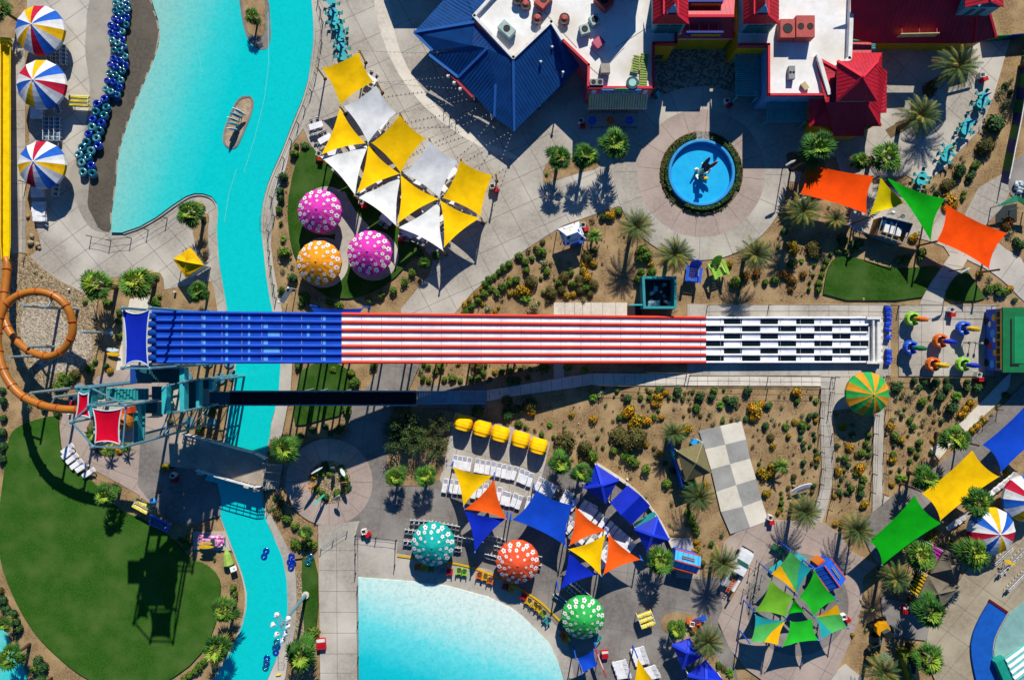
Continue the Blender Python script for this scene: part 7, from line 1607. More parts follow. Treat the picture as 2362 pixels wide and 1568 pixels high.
# white pickup
b = P(1700, 1309, .8); tk = thing('pickup_truck', 'white pickup truck with an open work bed parked on the plaza', 'truck', (b.x, b.y, LAYER[0]), math.radians(60))
wp = flat('truck_white', 'd8dada', .3, .5, coat=.5)
MB().add([(1.2,-.95,.5),(1.2,.95,.5),(1.2,.98,1.15),(1.2,-.98,1.15),(2.95,-.8,.5),(2.95,.8,.5),(2.85,.78,1.05),(2.85,-.78,1.05),(2.5,-.95,1.1),(2.5,.95,1.1),(2.5,-.95,.5),(2.5,.95,.5)], [(3,2,9,8),(8,9,6,7),(7,6,5,4),(0,3,8,10),(10,8,7,4),(1,11,9,2),(11,5,6,9)]).build('hood', wp, tk, local=True)
m = MB().add([(1.25,-.95,1.12),(1.25,.95,1.12),(.7,.78,1.78),(.7,-.78,1.78),(-.45,-.78,1.8),(-.45,.78,1.8),(-.6,-.95,1.1),(-.6,.95,1.1)], [(3,2,5,4),(0,3,4,6),(1,7,5,2)]).box((.3, 0, .8), (1.9, 1.9, .64)); m.build('cab', wp, tk, local=True)
MB().add([(1.25,-.88,1.13),(1.25,.88,1.13),(.72,.74,1.78),(.72,-.74,1.78)], [(0,1,2,3)]).build('windscreen', glass, tk, local=True).location = (.03, 0, .02)
MB().add([(-.62,-.88,1.15),(-.62,.88,1.15),(-.47,.74,1.78),(-.47,-.74,1.78)], [(3,2,1,0)]).build('rear_window', glass, tk, local=True).location = (-.02, 0, .01)
m = MB().box((-1.75, 0, .62), (2.5, 1.9, .1), 0, 1).box((-1.75, -.82, .95), (2.5, .35, .6), 0, 0).box((-1.75, .82, .95), (2.5, .35, .6), 0, 0).box((-.62, 0, .95), (.1, 1.9, .6), 0, 0); m.build('bed', [wp, grey], tk, local=True)
for x in (2.0, -1.9):
    for y in (-.9, .9): MB().cyl((x, y - .13, .4), (x, y + .13, .4), .4, n=16).build('wheel', black, tk, local=True)
MB().box((3.0, 0, .5), (.18, 1.7, .25)).build('bumper', black, tk, local=True)
for y in (-.65, .65): MB().box((2.93, y, .85), (.08, .3, .2)).build('headlight', chrome, tk, local=True)
Rt = Matrix.Rotation(math.radians(60), 3, 'Z'); bt3 = Vector((b.x, b.y, 0))
m = MB(); q = lambda x, y, z: bt3 + Rt @ Vector((x, y, z))
for y in (-.5, -.1): m.bar(q(-.8, y, 1.3), q(-3.6, y, 1.15), .08)
for k in range(8): m.bar(q(-.9 - k*.36, -.5, 1.28 - k*.02), q(-.9 - k*.36, -.1, 1.28 - k*.02), .06)
o = m.build('ladder', orange); tag(o, 'orange ladder lying in the bed of the white pickup', 'ladder')
m = MB().bar(q(1.0, -1.02, 1.5), q(-4.2, -1.02, 1.4), .22, .1); o = m.build('timber_plank', woodt); tag(o, 'long timber plank strapped along the side of the pickup', 'plank')
m = MB().cyl(q(-1.9, .35, .68), q(-1.9, .35, 1.0), .16, n=12); o = m.build('bucket', skyb); tag(o, 'small blue bucket in the pickup bed', 'bucket')
# excavator
b = P(2034, 1450, 1); ex = thing('mini_excavator', 'yellow mini excavator with a dark bucket arm between the palms', 'excavator', (b.x, b.y, 0), .45)
for y in (-.75, .75): MB().box((0, y, .3), (2.4, .45, .6)).box((1.2, y, .32), (.3, .45, .4)).box((-1.2, y, .32), (.3, .45, .4)).build('track', black, ex, local=True)
MB().cyl((0, 0, .6), (0, 0, 1.5), .95, n=18).box((.1, .2, 1.1), (1.5, 1.3, .7)).build('body', flat('machine_yellow', 'd89406', .4), ex, local=True)
m = MB().box((.1, -.35, 1.9), (1.0, .8, .9), 0, 0).box((.1, -.35, 2.38), (1.1, .9, .06), 0, 1); m.build('cab', [glass, black], ex, local=True)
MB().bar((-.6, -.5, 1.2), (-1.5, -1.2, 2.1), .22).bar((-1.5, -1.2, 2.1), (-2.3, -1.7, 1.2), .18).build('boom', flat('machine_grey', '3a4448'), ex, local=True)
MB().box((-2.4, -1.75, .8), (.6, .6, .5), .3).build('bucket', black, ex, local=True); MB().box((1.3, -1.0, .6), (.25, 1.2, .8), -.5).build('blade', flat('machine_teal', '1f4a50'), ex, local=True)
# spring rides
for (u, v, c1, c2, lb) in ((2105,735,lime,orange,'lime green ride with an orange crest'),(2223,757,bluep,yellow,'blue ride with a yellow crest'),(2169.5,786,orange,cobalt,'orange ride with a navy crest'),(2101,801,bluep,greenp,'blue ride with a green crest'),(2152.5,840,orange,yellow,'orange ride with a yellow crest'),(2222,840,lime,cobalt,'lime green ride with a blue crest')):
    b = P(u, v, 1.2); t = thing('spring_ride', lb + ' on the concrete ride pad', 'play ride', (b.x, b.y, LAYER[0]), -.15, 'crested rides on the concrete pad'); t.scale = (1.2, 1.2, 1.1)
    m = MB()
    for k in range(10):
        a0 = math.radians(40 + k*28); a1 = math.radians(40 + (k+1)*28)
        for (r0, z0, r1, z1) in ((.85, .55, .78, 1.15), (.78, 1.15, .55, 1.2), (.55, 1.2, .5, .6)):
            m.add([(r0*math.cos(a0), r0*math.sin(a0), z0), (r0*math.cos(a1), r0*math.sin(a1), z0), (r1*math.cos(a1), r1*math.sin(a1), z1), (r1*math.cos(a0), r1*math.sin(a0), z1)], [(0, 1, 2, 3)])
    m.cyl((0, 0, .45), (0, 0, .6), .8, n=16); m.build('body', c1, t, local=True)
    m = MB().tube([(.15, 0, .6), (.35, 0, 1.3), (.6, 0, 1.8), (1.0, 0, 1.85)], [.3, .28, .32, .12], 10); m.build('head', c1, t, local=True, smooth=True)
    m = MB()
    for k in range(5): x = .1 + k*.22; m.tube([(x, 0, 1.5 + .12*k), (x + .05, 0, 2.1 + .1*k - .04*k*k)], [.24, .05], 7)
    m.tube([(.2, 0, 1.7), (.7, 0, 2.05), (1.15, 0, 2.0)], [.26, .3, .08], 9); m.build('crest', c2, t, local=True)
    for y in (-.45, .45): MB().ball((-.35, y, 1.0), .22, 8, 6, 0, (1.2, .5, 1)).build('fin', white, t, local=True)
    MB().box((-.1, 0, .75), (.5, .5, .12)).box((-.35, 0, 1.0), (.1, .5, .4)).build('seat', black, t, local=True); MB().cyl((0, 0, 0), (0, 0, .5), .3, .22, 12).build('base', steel, t, local=True)
for i, (x, y) in enumerate(((1390,755),(1510,750),(1615,765))):
    u, v = 2053 + x*.1309, 692 + y*.1309; b = P(u, v, 1.3); o = MB().cyl((b.x, b.y, 0), (b.x, b.y, 1.25), .05, n=8).ball((b.x, b.y, 1.35), .2, 10, 6).cyl((b.x, b.y, 0), (b.x, b.y, .04), .22, n=12).build('ball_post', grey, origin=(b.x, b.y, 0)); tag(o, ('left', 'middle', 'right')[i] + ' grey ball-topped post of three on the ride pad', 'post', 'ball-topped posts')
# tube mats by the slide end
for i, (v0, v1) in enumerate(((708,770),(775,790),(808,848))):
    b = P(2047, (v0+v1)/2, .4); m = MB(); n = int((v1 - v0)/6)
    for k in range(n): p = P(2047, v0 + k*6, .3); m.box((p.x + rng.uniform(-.1, .1), p.y, .3 + rng.uniform(0, .2)), (.75, .3, .5), rng.uniform(-.2, .2), k % 2)
    o = m.build('slide_mats', [bluep, cobalt]); tag(o, ('upper', 'middle', 'lower')[i] + ' pile of blue slide mats beside the run-out', 'mats', 'piles of slide mats')
# fences
def fence(pts, sp, h, mat, lb, mesh=True, r=.06, base=0.0):
    q = [P(*x) for x in pts]; o = sum(q, Vector())/len(q); t = thing('post_fence', lb, 'fence', (o.x, o.y, 0), 0, 'post and cable fences'); ps = []; m = MB()
    for a, b in zip(q, q[1:]):
        n = max(1, round((b - a).length / sp))
        for k in range(n): ps.append(a.lerp(b, k/n))
    ps.append(q[-1])
    for p in ps[:100]: MB().cyl((p.x, p.y, base), (p.x, p.y, h), r, n=6).build('post', mat, t)
    for a, b in zip(ps, ps[1:]):
        for z in ((h - .08, h*.5) if mesh else (h - .08,)): mid = a.lerp(b, .5); m.tube([a + Vector((0, 0, z)), mid + Vector((0, 0, z - .06)), b + Vector((0, 0, z))], .022, 4)
    m.build('cable', mat, t); return t
fb = flat('fence_brown', '4a3e30')
fence(TT(1,0,[(575,0),(600,100),(622,210),(612,400),(585,560),(557,700),(515,850),(455,1000),(395,1150),(330,1300),(262,1470)]) + TT(1,1,[(150,260),(175,430),(122,570),(130,750),(145,890),(170,1060),(190,1180)]), 3.6, 1.2, fb, 'brown post fence along the right river bank')
fence(TT(0,1,[(845,615),(1025,655),(1215,632),(1370,555),(1545,450),(1690,340)]), 4.3, 1.3, fb, 'brown post fence curving under the beach')
fence(TT(0,1,[(245,120),(245,775)]), 9.0, 1.6, fb, 'dark fence between the yellow slide and the parasols')
fence(TT(3,1,[(-560,1250),(5,1246),(1130,1252)]), 11.4, 1.5, brownp, 'post fence above the slide run-out pad')
fence(TT(3,1,[(1205,1252),(2060,1256)]), 12, 1.5, brownp, 'post fence above the ride pad')
fence(TT(2,2,[(590,437),(730,412),(1390,430),(2361,440)]) + TT(3,2,[(480,445)]), 12.8, 1.4, brownp, 'post fence below the long straight path')
fence(TT(2,2,[(740,292),(1610,302)]), 13, 1.4, brownp, 'post fence above the left part of the straight path')
fence(TT(2,2,[(1635,326),(2361,332)]) + TT(3,2,[(620,342)]), 11.5, 1.4, brownp, 'post fence above the right part of the straight path')
fence(TT(3,2,[(488,445),(490,570),(480,715),(475,870),(485,1030),(495,1185),(480,1325),(440,1480)]), 9.2, 1.3, brownp, 'post fence on the left side of the curved path')
fence(TT(3,2,[(580,350),(575,480),(555,660),(590,860),(600,1020),(610,1180),(600,1370),(555,1560)]), 9.8, 1.3, brownp, 'post fence on the right side of the curved path')
fence(TT(3,2,[(985,690),(975,860),(970,1050),(965,1230),(950,1400)]), 11, 1.3, brownp, 'post fence on the left side of the grey path')
fence(TT(3,2,[(1085,345),(1090,640),(1080,850),(1070,1040),(1068,1230),(1065,1420)]), 11.5, 1.3, brownp, 'post fence on the right side of the grey path')
fence(TT(3,2,[(1060,342),(2050,346)]), 12, 1.2, brownp, 'low post fence below the ride pad')
fence(TT(3,2,[(2110,640),(1985,740),(1880,850)]), 6, 1.3, brownp, 'post fence beside the diagonal walkway')
fence([(827,1208+140),(829,1592)], 5.6, 1.2, fb, 'railing along the left pool edge'); fence([(822,1232),(822,1318)], 3, 1.2, black, 'black railing left of the pool entrance', r=.05)
fence([(822,1232),(915,1243)], 3.2, 1.2, black, 'black railing above the pool entrance'); fence([(915,1243),(912,1300)], 3, 1.2, black, 'black railing right of the pool entrance')
gt_ = fence([(742,1262),(770,1242),(802,1222)], 1.9, 1.1, steel, 'folding metal gate across the poolside path')
for u0, v0, u1, v1, lb in ((1362,262,1468,262,'upper black queue rail in front of the snack building'),(1362,297,1466,297,'lower black queue rail in front of the snack building')): fence([(u0, v0), (u1, v1)], 1.6, 1.0, black, lb, r=.04)
for u, m_, lb in ((1366, bluep, 'left blue flower-shaped spinner on the queue rail'), (1408, orange, 'orange flower-shaped spinner on the queue rail'), (1452, bluep, 'right blue flower-shaped spinner on the queue rail')):
    b = P(u, 279, 1.2); m = MB().cyl((b.x, b.y, 0), (b.x, b.y, 1.2), .05, n=6, mi=1)
    for k in range(6): a = k*PI/3; m.ball((b.x + .38*math.cos(a), b.y + .38*math.sin(a), 1.25), .26, 8, 6, 0, (1, 1, .4))
    o = m.build('flower_spinner', [m_, black], origin=(b.x, b.y, 0)); tag(o, lb, 'spinner', 'flower spinners')
# light mast
b0 = P(706.5, 1370); mt = thing('light_mast', 'tall grey light mast with a cluster of floodlights leaning over the river', 'light mast', (b0.x, b0.y, 0))
MB().cyl((b0.x, b0.y, 0), (b0.x, b0.y, 10.6), .24, .14, 12).build('pole', stp, mt); MB().cyl((b0.x, b0.y, 0), (b0.x, b0.y, .5), .5, n=14).build('footing', concl, mt)
for dz in (10.5, 9.6): MB().bar((b0.x - .6, b0.y + 1.4, dz), (b0.x + .6, b0.y - 1.5, dz), .12).build('crossbar', steel, mt)
for k, (x, y) in enumerate(((183,975),(290,1010),(150,1065),(285,1080),(185,1155),(265,1150),(240,1210))):
    u, v = T(1, 3, x, y); p = P(u, v, 10.4); a = Vector((b0.x, b0.y, 10.5)); m = MB().bar(a.lerp(p, .35), p, .07, mi=1).tube([p + Vector((0, 0, .3)), p, p - Vector((0, 0, .35))], [.1, .18, .34], 12, 0).ball(p + Vector((0, 0, .25)), .2, 10, 6, 2); m.build('floodlight', [white, steel, flat('lamp_back', '9ab0c8', .3)], mt)
# string lights from the court to the navy roof
for i, (u0, v0, u1, v1) in enumerate(((829,117,998,122),(869,190,1030,178),(869,190,1060,205),(922,261,1075,215),(922,261,1085,228),(990,320,1105,245),(990,320,1130,262),(1063,367,1140,268),(1063,367,1180,302),(1144,402,1182,302))):
    a, b = P(u0, v0, 4.1), P(u1, v1, 3.1); n = 9; pts = [a.lerp(b, k/n) - Vector((0, 0, .15*4*(k/n)*(1 - k/n))) for k in range(n + 1)]; m = MB().tube(pts, .01, 4, 1)
    L_ = (b - a).length; kk = int(L_/.55)
    for k in range(1, kk): t_ = k/kk; p = a.lerp(b, t_) - Vector((0, 0, .15*4*t_*(1-t_) + .08)); m.ball(p, .075, 6, 4, 0)
    o = m.build('string_lights', [white, black]); auto(o, 'strand of string lights', 'string lights', (u0+u1)/2, (v0+v1)/2, 'string lights over the plaza')
# signs
sgt = thing('blue_notice_board', 'blue-framed notice board leaning back at the lawn edge', 'sign', P(367, 1207, 1), -.42); sgt.location.z = 0
MB().box((0, 0, 1.0), (2.9, .14, 1.9), 0, 0, (-1.05, 0)).build('frame', bluep, sgt, local=True); m = MB().box((0, -.045, 1.078), (2.3, .04, 1.3), 0, 0, (-1.05, 0)); [m.box((0, -.06 + .19*(k-2), 1.105 + .11*(k-2)), (1.7 - .2*(k % 2), .04, .09), 0, 1, (-1.05, 0)) for k in range(5)]; m.build('panel', [flat('panel_navy', '10284a'), flat('panel_line', '3a6a9a')], sgt, local=True)
for x in (-1.2, 1.2): MB().bar((x, .3, 0), (x, 0, 1.6), .1).build('leg', white, sgt, local=True)
b = P(362, 1151, 1); o = MB().cyl((b.x, b.y - .6, 0), (b.x, b.y, 1.9), .06, n=8, mi=1).ball((b.x, b.y, 2.0), .45, 10, 6, 0, (1, 1, .7)).build('round_sign', [skyb, white], origin=(b.x, b.y - .6, 0)); tag(o, 'small sky-blue round sign on a white pole by the path', 'sign')
b = P(525, 1291, .3); m = MB().tube([(b.x - .3, b.y + 1.7, .15), (b.x - .1, b.y + .8, .3), (b.x + .2, b.y - .6, .35), (b.x + .2, b.y - .9, .25)], [.04, .5, .75, .2], 9).bar((b.x + .3, b.y - .8, .2), (b.x + .7, b.y - 2.0, .1), .06); o = m.build('fallen_parasol', flat('lime_cloth', '8fae4a', .8)); tag(o, 'folded lime green parasol lying on the soil by the river', 'parasol')
b = P(541, 1309, .5); o = MB().box((b.x, b.y, .9), (.9, .7, .06), .4, 0, (-.3, 0)).bar((b.x, b.y, 0), (b.x, b.y, .9), .06, mi=1).box((b.x + .1, b.y, .94), (.3, .2, .03), .4, 2, (-.3, 0)).build('info_sign', [white, black, grey]); tag(o, 'small white tilted information sign beside the river', 'sign')
for u, v, r in ((1441,218,.6),): 
    b = P(1515, 216, .6); o = MB().add([(b.x - .5, b.y - .3, 0), (b.x + .3, b.y + .5, 0), (b.x + .1, b.y + .2, 1.2), (b.x - .25, b.y - .1, 1.2), (b.x + .4, b.y - .7, 0), (b.x + .9, b.y, 0)], [(0, 1, 2, 3), (4, 3, 2, 5)]).build('sandwich_board', tealL); tag(o, 'teal sandwich board at the corner of the snack building', 'sign')
# ground lamps and rocks
for u, v in ((1275,1060),(1447,1105),(160,955),(403,674),(160,668)): 
    b = P(u, v, .3); o = MB().cyl((b.x, b.y, 0), (b.x, b.y, .4), .14, n=8).ball((b.x, b.y, .45), .17, 8, 5).build('bollard_light', concl, origin=(b.x, b.y, 0)); auto(o, 'small pale bollard light', 'bollard', u, v, 'bollard lights')
rk = flat('rock', '9a8a70', .95, .1)
for i, (u, v, s) in enumerate(((72,560,.5),(88,565,.45),(75,545,.4),(92,572,.3),(66,500,.35),(1990,690,.3),(1830,1120,.3),(2044,1000,.3),(1240,770,.0))):
    if s == 0: continue
    b = P(u, v, 0); o = MB().ball((b.x, b.y, s*.35), s, 7, 5, 0, (1, .8, .7), Matrix.Rotation(i, 3, 'Z')).build('boulder', rk, origin=(b.x, b.y, 0)); auto(o, 'tan boulder', 'boulder', u, v, 'tan boulders')
# people
def person(u, v, rot, shirt, trous, lb):
    b = P(u, v, .9); t = thing('person', lb, 'person', (b.x, b.y, LAYER[0]), rot)
    def skinmesh(verts, edges, radii, mat, name, sub=1, par=None):
        me = bpy.data.meshes.new('tmp'); me.from_pydata([Vector(q) for q in verts], edges, []); o = bpy.data.objects.new('tmp', me); C.objects.link(o)
        sk2 = o.modifiers.new('skin', 'SKIN'); sv = me.skin_vertices[0].data if me.skin_vertices else None
        if sv is None: me.attributes
        for i, r in enumerate(radii): me.skin_vertices[0].data[i].radius = r if isinstance(r, tuple) else (r, r)
        me.skin_vertices[0].data[0].use_root = True
        ss = o.modifiers.new('sub', 'SUBSURF'); ss.levels = sub; ss.render_levels = sub
        bpy.context.view_layer.update(); m2 = bpy.data.meshes.new_from_object(o.evaluated_get(bpy.context.evaluated_depsgraph_get())); bpy.data.objects.remove(o)
        m2.materials.clear(); m2.materials.append(mat); m2.polygons.foreach_set('use_smooth', [True]*len(m2.polygons))
        r_o = bpy.data.objects.new(name, m2); C.objects.link(r_o); r_o.parent = par or t; return r_o
    V = [(0,0,.95),(0,0,1.2),(0,.01,1.42),(0,.0,1.52),(0,-.02,1.62),(0,-.03,1.7),(.18,.01,1.4),(.27,0,1.12),(.25,-.14,.9),(-.18,.01,1.4),(-.27,0,1.12),(-.25,-.12,.9),(.1,0,.9),(.12,-.05,.5),(.11,.02,.08),(.12,-.14,.04),(-.1,0,.9),(-.12,.06,.5),(-.12,.14,.08),(-.12,0,.04),(.25,-.2,.82),(-.25,-.18,.82)]
    E = [(0,1),(1,2),(2,3),(3,4),(4,5),(2,6),(6,7),(7,8),(8,20),(2,9),(9,10),(10,11),(11,21),(0,12),(12,13),(13,14),(14,15),(0,16),(16,17),(17,18),(18,19)]
    Rr = [(.15,.11),(.14,.1),(.15,.1),.055,.085,.075,.06,.045,.035,.06,.045,.035,.085,.06,.045,.04,.085,.06,.045,.04,.03,.03]
    skinmesh(V, E, Rr, skin, 'body')
    sV = [(0,0,.92),(0,0,1.2),(0,.01,1.43),(.19,.01,1.4),(.25,0,1.2),(-.19,.01,1.4),(-.25,0,1.2)]
    skinmesh(sV, [(0,1),(1,2),(2,3),(3,4),(2,5),(5,6)], [(.17,.13),(.16,.12),(.15,.11),.085,.07,.085,.07], shirt, 'shirt')
    skinmesh([(0,0,.92),(.1,0,.85),(.12,-.04,.5),(-.1,0,.85),(-.12,.05,.5)], [(0,1),(1,2),(0,3),(3,4)], [(.16,.13),.1,.085,.1,.085], trous, 'trousers')
    MB().ball((0, -.02, 1.68), .105, 10, 6, 0, (1, 1.1, .75)).build('hair', flat('hair', '241a14'), t, local=True, smooth=True)
    return t
person(2007, 1402, .8, lime, flat('cloth_dark', '1c2026'), 'person in a lime green shirt standing in palm shade')
person(370, 1133, -.5, flat('cloth_pink', 'c4405c'), flat('cloth_navy', '1a2036'), 'person in a pink top walking at the shadow edge below the tower')
# orange drum by the tower
b = P(289, 972, 19.3); o = MB().ball((b.x, b.y, 19.3), 1.0, 14, 8, 0, (.9, 1.1, .9)).box((b.x + .1, b.y + 1.2, 19.1), (1.4, .7, 1.2), .2, 1).build('play_boat', [tor, flat('boat_red', 'c8401a')]); tag(o, 'orange rounded play boat under the large red sail', 'play boat')
# ------------------------------------------------------------------ more small things
for k, (x, y) in enumerate(((2290,490),(2335,625),(2225,700),(2165,755),(2240,790),(2275,710),(2240,850),(2225,560))):
    u, v = T(2, 3, x, y); b = P(u, v, 1.5); o = MB().cyl((b.x, b.y, 0), (b.x, b.y, 1.6), .045, n=8).ball((b.x, b.y, 1.65), .13, 10, 6).tube([(b.x, b.y, 1.1), (b.x + .5, b.y + .3, .9), (b.x + .8, b.y + .5, .5)], .02, 5).build('spray_post', flat('spray_grey', '6a7476', .5), origin=(b.x, b.y, 0)); auto(o, 'silver ball-topped spray post', 'spray post', u, v, 'spray posts of the splash pad')
# painted wing sign in the garden
b = P(1848, 1126, .9); m = MB(); board(m, (b.x, b.y, .9), (1, .45, .1), 3.2, 1.1, 0, .12, up=(0, -.5, .8)); board(m, (b.x - .2, b.y + .25, 1.0), (1, .5, .1), 1.6, .35, 1, .1, up=(0, -.5, .8)); board(m, (b.x + .2, b.y - .15, 1.0), (1, .4, .1), 1.8, .25, 2, .1, up=(0, -.5, .8)); m.cyl((b.x, b.y, 0), (b.x, b.y, .9), .06, n=6)
tag(m.build('board_sign', [white, flat('violet', '6a3a9a'), flat('slate', '3a4a6a')]), 'white and violet board-shaped sign in the soil above a date palm', 'sign')
# green panels at the bottom right
gp = thing('green_booth', 'dark green angular booth wall beside the lower palms', 'booth', P(2078, 1535, 0))
for a, b_, h in (((2068,1500),(2108,1490),1.6), ((2072,1505),(2098,1590),1.8), ((2108,1490),(2112,1520),1.5)): A, B = P(*a), P(*b_); MB().bar((A.x, A.y, h/2), (B.x, B.y, h/2 + .003), .5, h).build('wall', flat('olive_wall', '5a6a12'), gp)
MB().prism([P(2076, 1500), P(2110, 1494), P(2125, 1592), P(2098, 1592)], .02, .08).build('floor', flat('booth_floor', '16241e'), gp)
b = P(2036, 1518, .8); m = MB().box((b.x, b.y, .9), (1.1, 1.6, .08), -.5, 0, (.4, 0)); [m.box((b.x - .1 + .12*k, b.y - .4 + .28*k, .97 + .1*k), (.6, .1, .04), -.5, 1, (.4, 0)) for k in range(4)]; m.bar((b.x, b.y, 0), (b.x, b.y, .9), .08, mi=2)
tag(m.build('painted_sign', [tealL, yellow, woodt]), 'teal painted sign with yellow lettering among the lower palms', 'sign')
# folding wet-floor sign and river ladders
b = P(*T(1, 3, 205, 1525)); o = MB().add([(b.x - .5, b.y - .3, .0), (b.x + .4, b.y - .1, 0), (b.x + .5, b.y + .3, .5), (b.x - .1, b.y + .2, .5), (b.x + .7, b.y + .7, 0), (b.x + .1, b.y + .7, 0)], [(0, 1, 2, 3), (3, 2, 4, 5)]).build('caution_sign', yellow); tag(o, 'yellow folding caution sign on the lower river walk', 'sign')
for (u, v), lb in ((T(1, 1, 75, 465), 'steel handrail ladder on the upper right river bank'), (T(1, 3, 242, 1365), 'steel handrail ladder on the lower right river bank')):
    b = P(u, v); m = MB()
    for dx in (-.25, .25): m.tube([(b.x + .5, b.y + dx*2, .1), (b.x + .4, b.y + dx*2, 1.0), (b.x - .3, b.y + dx*2, 1.0), (b.x - .5, b.y + dx*2, .1)], .03, 6)
    tag(m.build('pool_ladder', chrome), lb, 'ladder', 'pool ladders')
# leaning board by the river
A, B = P(*T(1, 1, 320, 1090), 2.4), P(*T(1, 1, 235, 1220), 2.4); bd2 = thing('banner_frame', 'grey banner board on white-lamped posts beside the river', 'sign', (A.x, A.y, 0))
MB().bar(A, B, .7, .08).build('board', flat('board_grey', '4a5a66'), bd2)
for q in (A, B): MB().cyl((q.x, q.y, 0), q, .06, n=6).ball(q + Vector((-.3, 0, .2)), .18, 8, 5).build('lamp_post', white, bd2)
# planter dunes of white stones at the right edge
m = MB(); r7 = random.Random(4)
for k in range(40): p = P(2338 + r7.random()*26, 420 + r7.random()*26, 0); m.ball((p.x, p.y, .2 + r7.random()*.3), .2 + r7.random()*.15, 7, 5, 0, (1, .8, .7))
o = m.build('stone_pile', flat('stone_white', 'b8c4c8')); tag(o, 'heap of pale stones at the right edge of the garden', 'stones'); o['kind'] = 'stuff'
# green open shelter at the right edge
a_ = [(2304,473),(2340,449),(2347,462),(2370,462)]; gs2 = thing('panel_shelter', 'green and blue panelled shelter at the right edge', 'shelter', P(2350, 480, 0))
face = MB().add([P(2302,473,1.8), P(2344,450,2.4), P(2350,464,2.4), P(2306,476,1.8)], [(0, 1, 2, 3)]).add([P(2344,450,2.4), P(2390,470,1.9), P(2390,490,1.9), P(2350,464,2.4)], [(0, 1, 2, 3)], 1).build('roof', [flat('shelter_teal', '1f8a6a'), flat('shelter_green', '0e5a30')], gs2)
for u, v in ((2304,474),(2348,480),(2380,485)): p = P(u, v, 1.7); MB().cyl((p.x, p.y, 0), (p.x, p.y, 2.0), .08, n=8).build('leg', steel, gs2)
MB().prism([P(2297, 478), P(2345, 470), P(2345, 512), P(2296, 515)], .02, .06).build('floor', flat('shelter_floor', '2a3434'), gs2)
# street lamps near the sails
for u, v, bu, bv, lb in ((1860,455,1851,470,'curved pale lamp head beside the left orange sail'),(2238,618,2225,640,'double pale lamp above the small lawn'),(1835,370,1822,392,'pale lamp arm beside the fan palm near the plaza')):
    p = P(u, v, 4.5); o = MB().cyl((p.x, p.y, 0), (p.x, p.y, 4.5), .07, n=8, mi=1).tube([(p.x, p.y, 4.5), (p.x - .5, p.y - .25, 4.6), (p.x - 1.3, p.y - .7, 4.5)], [.07, .2, .12], 8).build('street_lamp', [flat('lamp_pale', 'a8aca4'), black], origin=(p.x, p.y, 0)); tag(o, lb, 'lamp', 'pale street lamps')
# benches and stalls around the splash pad
for u, v, r, mt_, lb in ((1795,1266,-.6,greenp,'green slatted stall table at the top of the splash pad'),(1790,1305,.7,tealL,'pale teal bench left of the striped sail'),(1843,1283,-.6,tealL,'pale teal bench right of the striped sail'),(1600,1432,-.1,orange,'orange menu counter on the small planter island'),(1612,1428,.4,bluep,'slim blue counter beside the orange menu counter')):
    b = P(u, v, .6); Rz = Matrix.Rotation(r, 3, 'Z'); m = MB(); 
    for k in range(4): m.box(Vector((b.x, b.y, .8)) + Rz @ Vector((0, -.3 + k*.2, 0)), (2.0, .16, .06), r)
    for x in (-.8, .8):
        for y in (-.3, .3): q = Vector((b.x, b.y, 0)) + Rz @ Vector((x, y, 0)); m.bar(q, q + Vector((0, 0, .8)), .06)
    tag(m.build('slatted_table', mt_), lb, 'table', 'slatted tables')

# dry litter and tiny weeds between the shrubs: nobody could count it
r8 = random.Random(8); m = MB()
BEDS = [([(1190,925),(1363,892),(1885,895),(1890,1090),(1860,1190),(1775,1190),(1712,968),(1608,990),(1640,1120),(1680,1225),(1560,1235),(1500,1140),(1380,1060),(1275,1060),(1275,1015),(1190,975)], 900),
 ([(1930,950),(2012,945),(2008,1170),(1930,1200)], 260), ([(2048,880),(2250,880),(2200,990),(2140,1060),(2050,1120)], 420), ([(1060,715),(1100,680),(1260,560),(1420,485),(1500,585),(1560,605),(1475,690),(1270,692),(1180,715)], 520),
 ([(1830,500),(1950,540),(2000,560),(1920,590),(1890,690),(1600,695),(1680,640),(1790,560)], 300), ([(640,500),(668,410),(655,560),(700,660),(800,695),(700,712),(650,700)], 160), ([(980,838),(1270,838),(1270,865),(1130,885),(960,870)], 200)]
for poly, n in BEDS:
    xs = [p[0] for p in poly]; ys = [p[1] for p in poly]; k = 0
    while k < n:
        q = (r8.uniform(min(xs), max(xs)), r8.uniform(min(ys), max(ys))); k += 1
        if not inside(q, poly): continue
        p = P(*q, .02); s = .04 + r8.random()**3 * .22; mi = 0 if r8.random() < .6 else (1 if r8.random() < .6 else 2)
        for w_ in range(5 if s > .1 else 2):
            a = r8.random()*6.28; d = Vector((math.cos(a), math.sin(a), .5 + r8.random()))*s; e = Vector((-d.y, d.x, 0))*.3; m.add([p - e, p + e, p + d], [(0, 1, 2)], mi)
o = m.build('ground_litter', [flat('litter_dark', '4a3c2c'), flat('litter_olive', '5c5e2c'), flat('litter_tan', 'a8926c')], origin=(0, 0, 0)); tag(o, 'scattered dry litter and tiny weeds over the garden soil', 'ground litter'); o['kind'] = 'stuff'
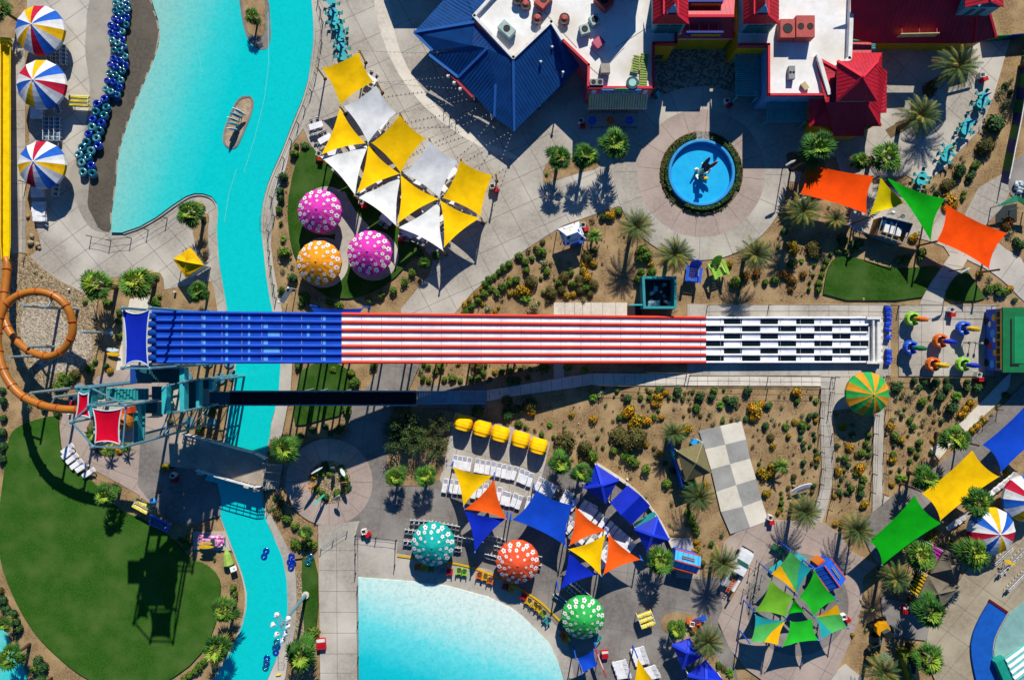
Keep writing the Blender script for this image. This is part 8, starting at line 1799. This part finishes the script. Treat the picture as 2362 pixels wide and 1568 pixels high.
# ------------------------------------------------------------------ labels that single each repeat out
def finish_labels():
    ORD = ['', 'second ', 'third ', 'fourth ', 'fifth ', 'sixth ', 'seventh ', 'eighth ', 'ninth ', 'tenth ', 'eleventh ', 'twelfth ', 'thirteenth ', 'fourteenth ', 'fifteenth ', 'sixteenth ']
    D8 = ['right of', 'lower right of', 'below', 'lower left of', 'left of', 'upper left of', 'above', 'upper right of']
    buckets = {}
    for o, desc, u, v in AUTO:
        if not LAND: continue
        d, n, lu, lv = min((math.hypot(u - lu, v - lv), n, lu, lv) for n, lu, lv in LAND)
        k = int(round(math.atan2(v - lv, u - lu) / (PI / 4))) % 8
        buckets.setdefault((desc, D8[k], n), []).append((d, o))
    for (desc, dr, n), L in buckets.items():
        L.sort(key=lambda t: t[0])
        for i, (d, o) in enumerate(L):
            o['label'] = f"{desc} {dr} {n}" if len(L) == 1 else f"{desc} {dr} {n}, {ORD[min(i, 15)]}nearest"
finish_labels()

# ------------------------------------------------------------------ camera and light
cam = bpy.data.cameras.new('camera'); co = bpy.data.objects.new('camera', cam); C.objects.link(co)
co.location = (0, 0, H); co.rotation_euler = (0, 0, 0)
cam.sensor_width = 36; cam.lens = 36 * H / (2362 / S); cam.clip_end = 2000; cam.clip_start = 1
scene.camera = co
EL = math.radians(35); AZ = math.atan2(.173, .985)     # the sun stands to the north, a little east
sun = bpy.data.lights.new('sun', 'SUN'); so = bpy.data.objects.new('sun', sun); C.objects.link(so)
sun.energy = 5.0; sun.angle = math.radians(.5); sun.color = (1, .95, .86)
dirv = Vector((-math.sin(AZ)*math.cos(EL), -math.cos(AZ)*math.cos(EL), -math.sin(EL)))
so.rotation_euler = dirv.to_track_quat('-Z', 'Y').to_euler(); so.location = (20, 60, 80)
w = bpy.data.worlds.new('World'); scene.world = w; w.use_nodes = True
nt = w.node_tree; bg = nt.nodes['Background']
sk = nt.nodes.new('ShaderNodeTexSky'); sk.sky_type = 'NISHITA'; sk.sun_disc = False
sk.sun_elevation = EL; sk.sun_rotation = AZ; sk.altitude = 600; sk.air_density = 1.0; sk.dust_density = .6; sk.ozone_density = 2.0
tint = nt.nodes.new('ShaderNodeMix'); tint.data_type = 'RGBA'; tint.blend_type = 'MULTIPLY'; tint.inputs['Factor'].default_value = 1
tint.inputs['B'].default_value = (.16, .62, 1.12, 1)      # blue tint added to the sky light to turn the shadows navy
nt.links.new(sk.outputs[0], tint.inputs['A']); nt.links.new(tint.outputs['Result'], bg.inputs[0]); bg.inputs[1].default_value = .065
scene.view_settings.view_transform = 'Standard'; scene.view_settings.look = 'None'
scene.view_settings.exposure = .34; scene.view_settings.gamma = 1
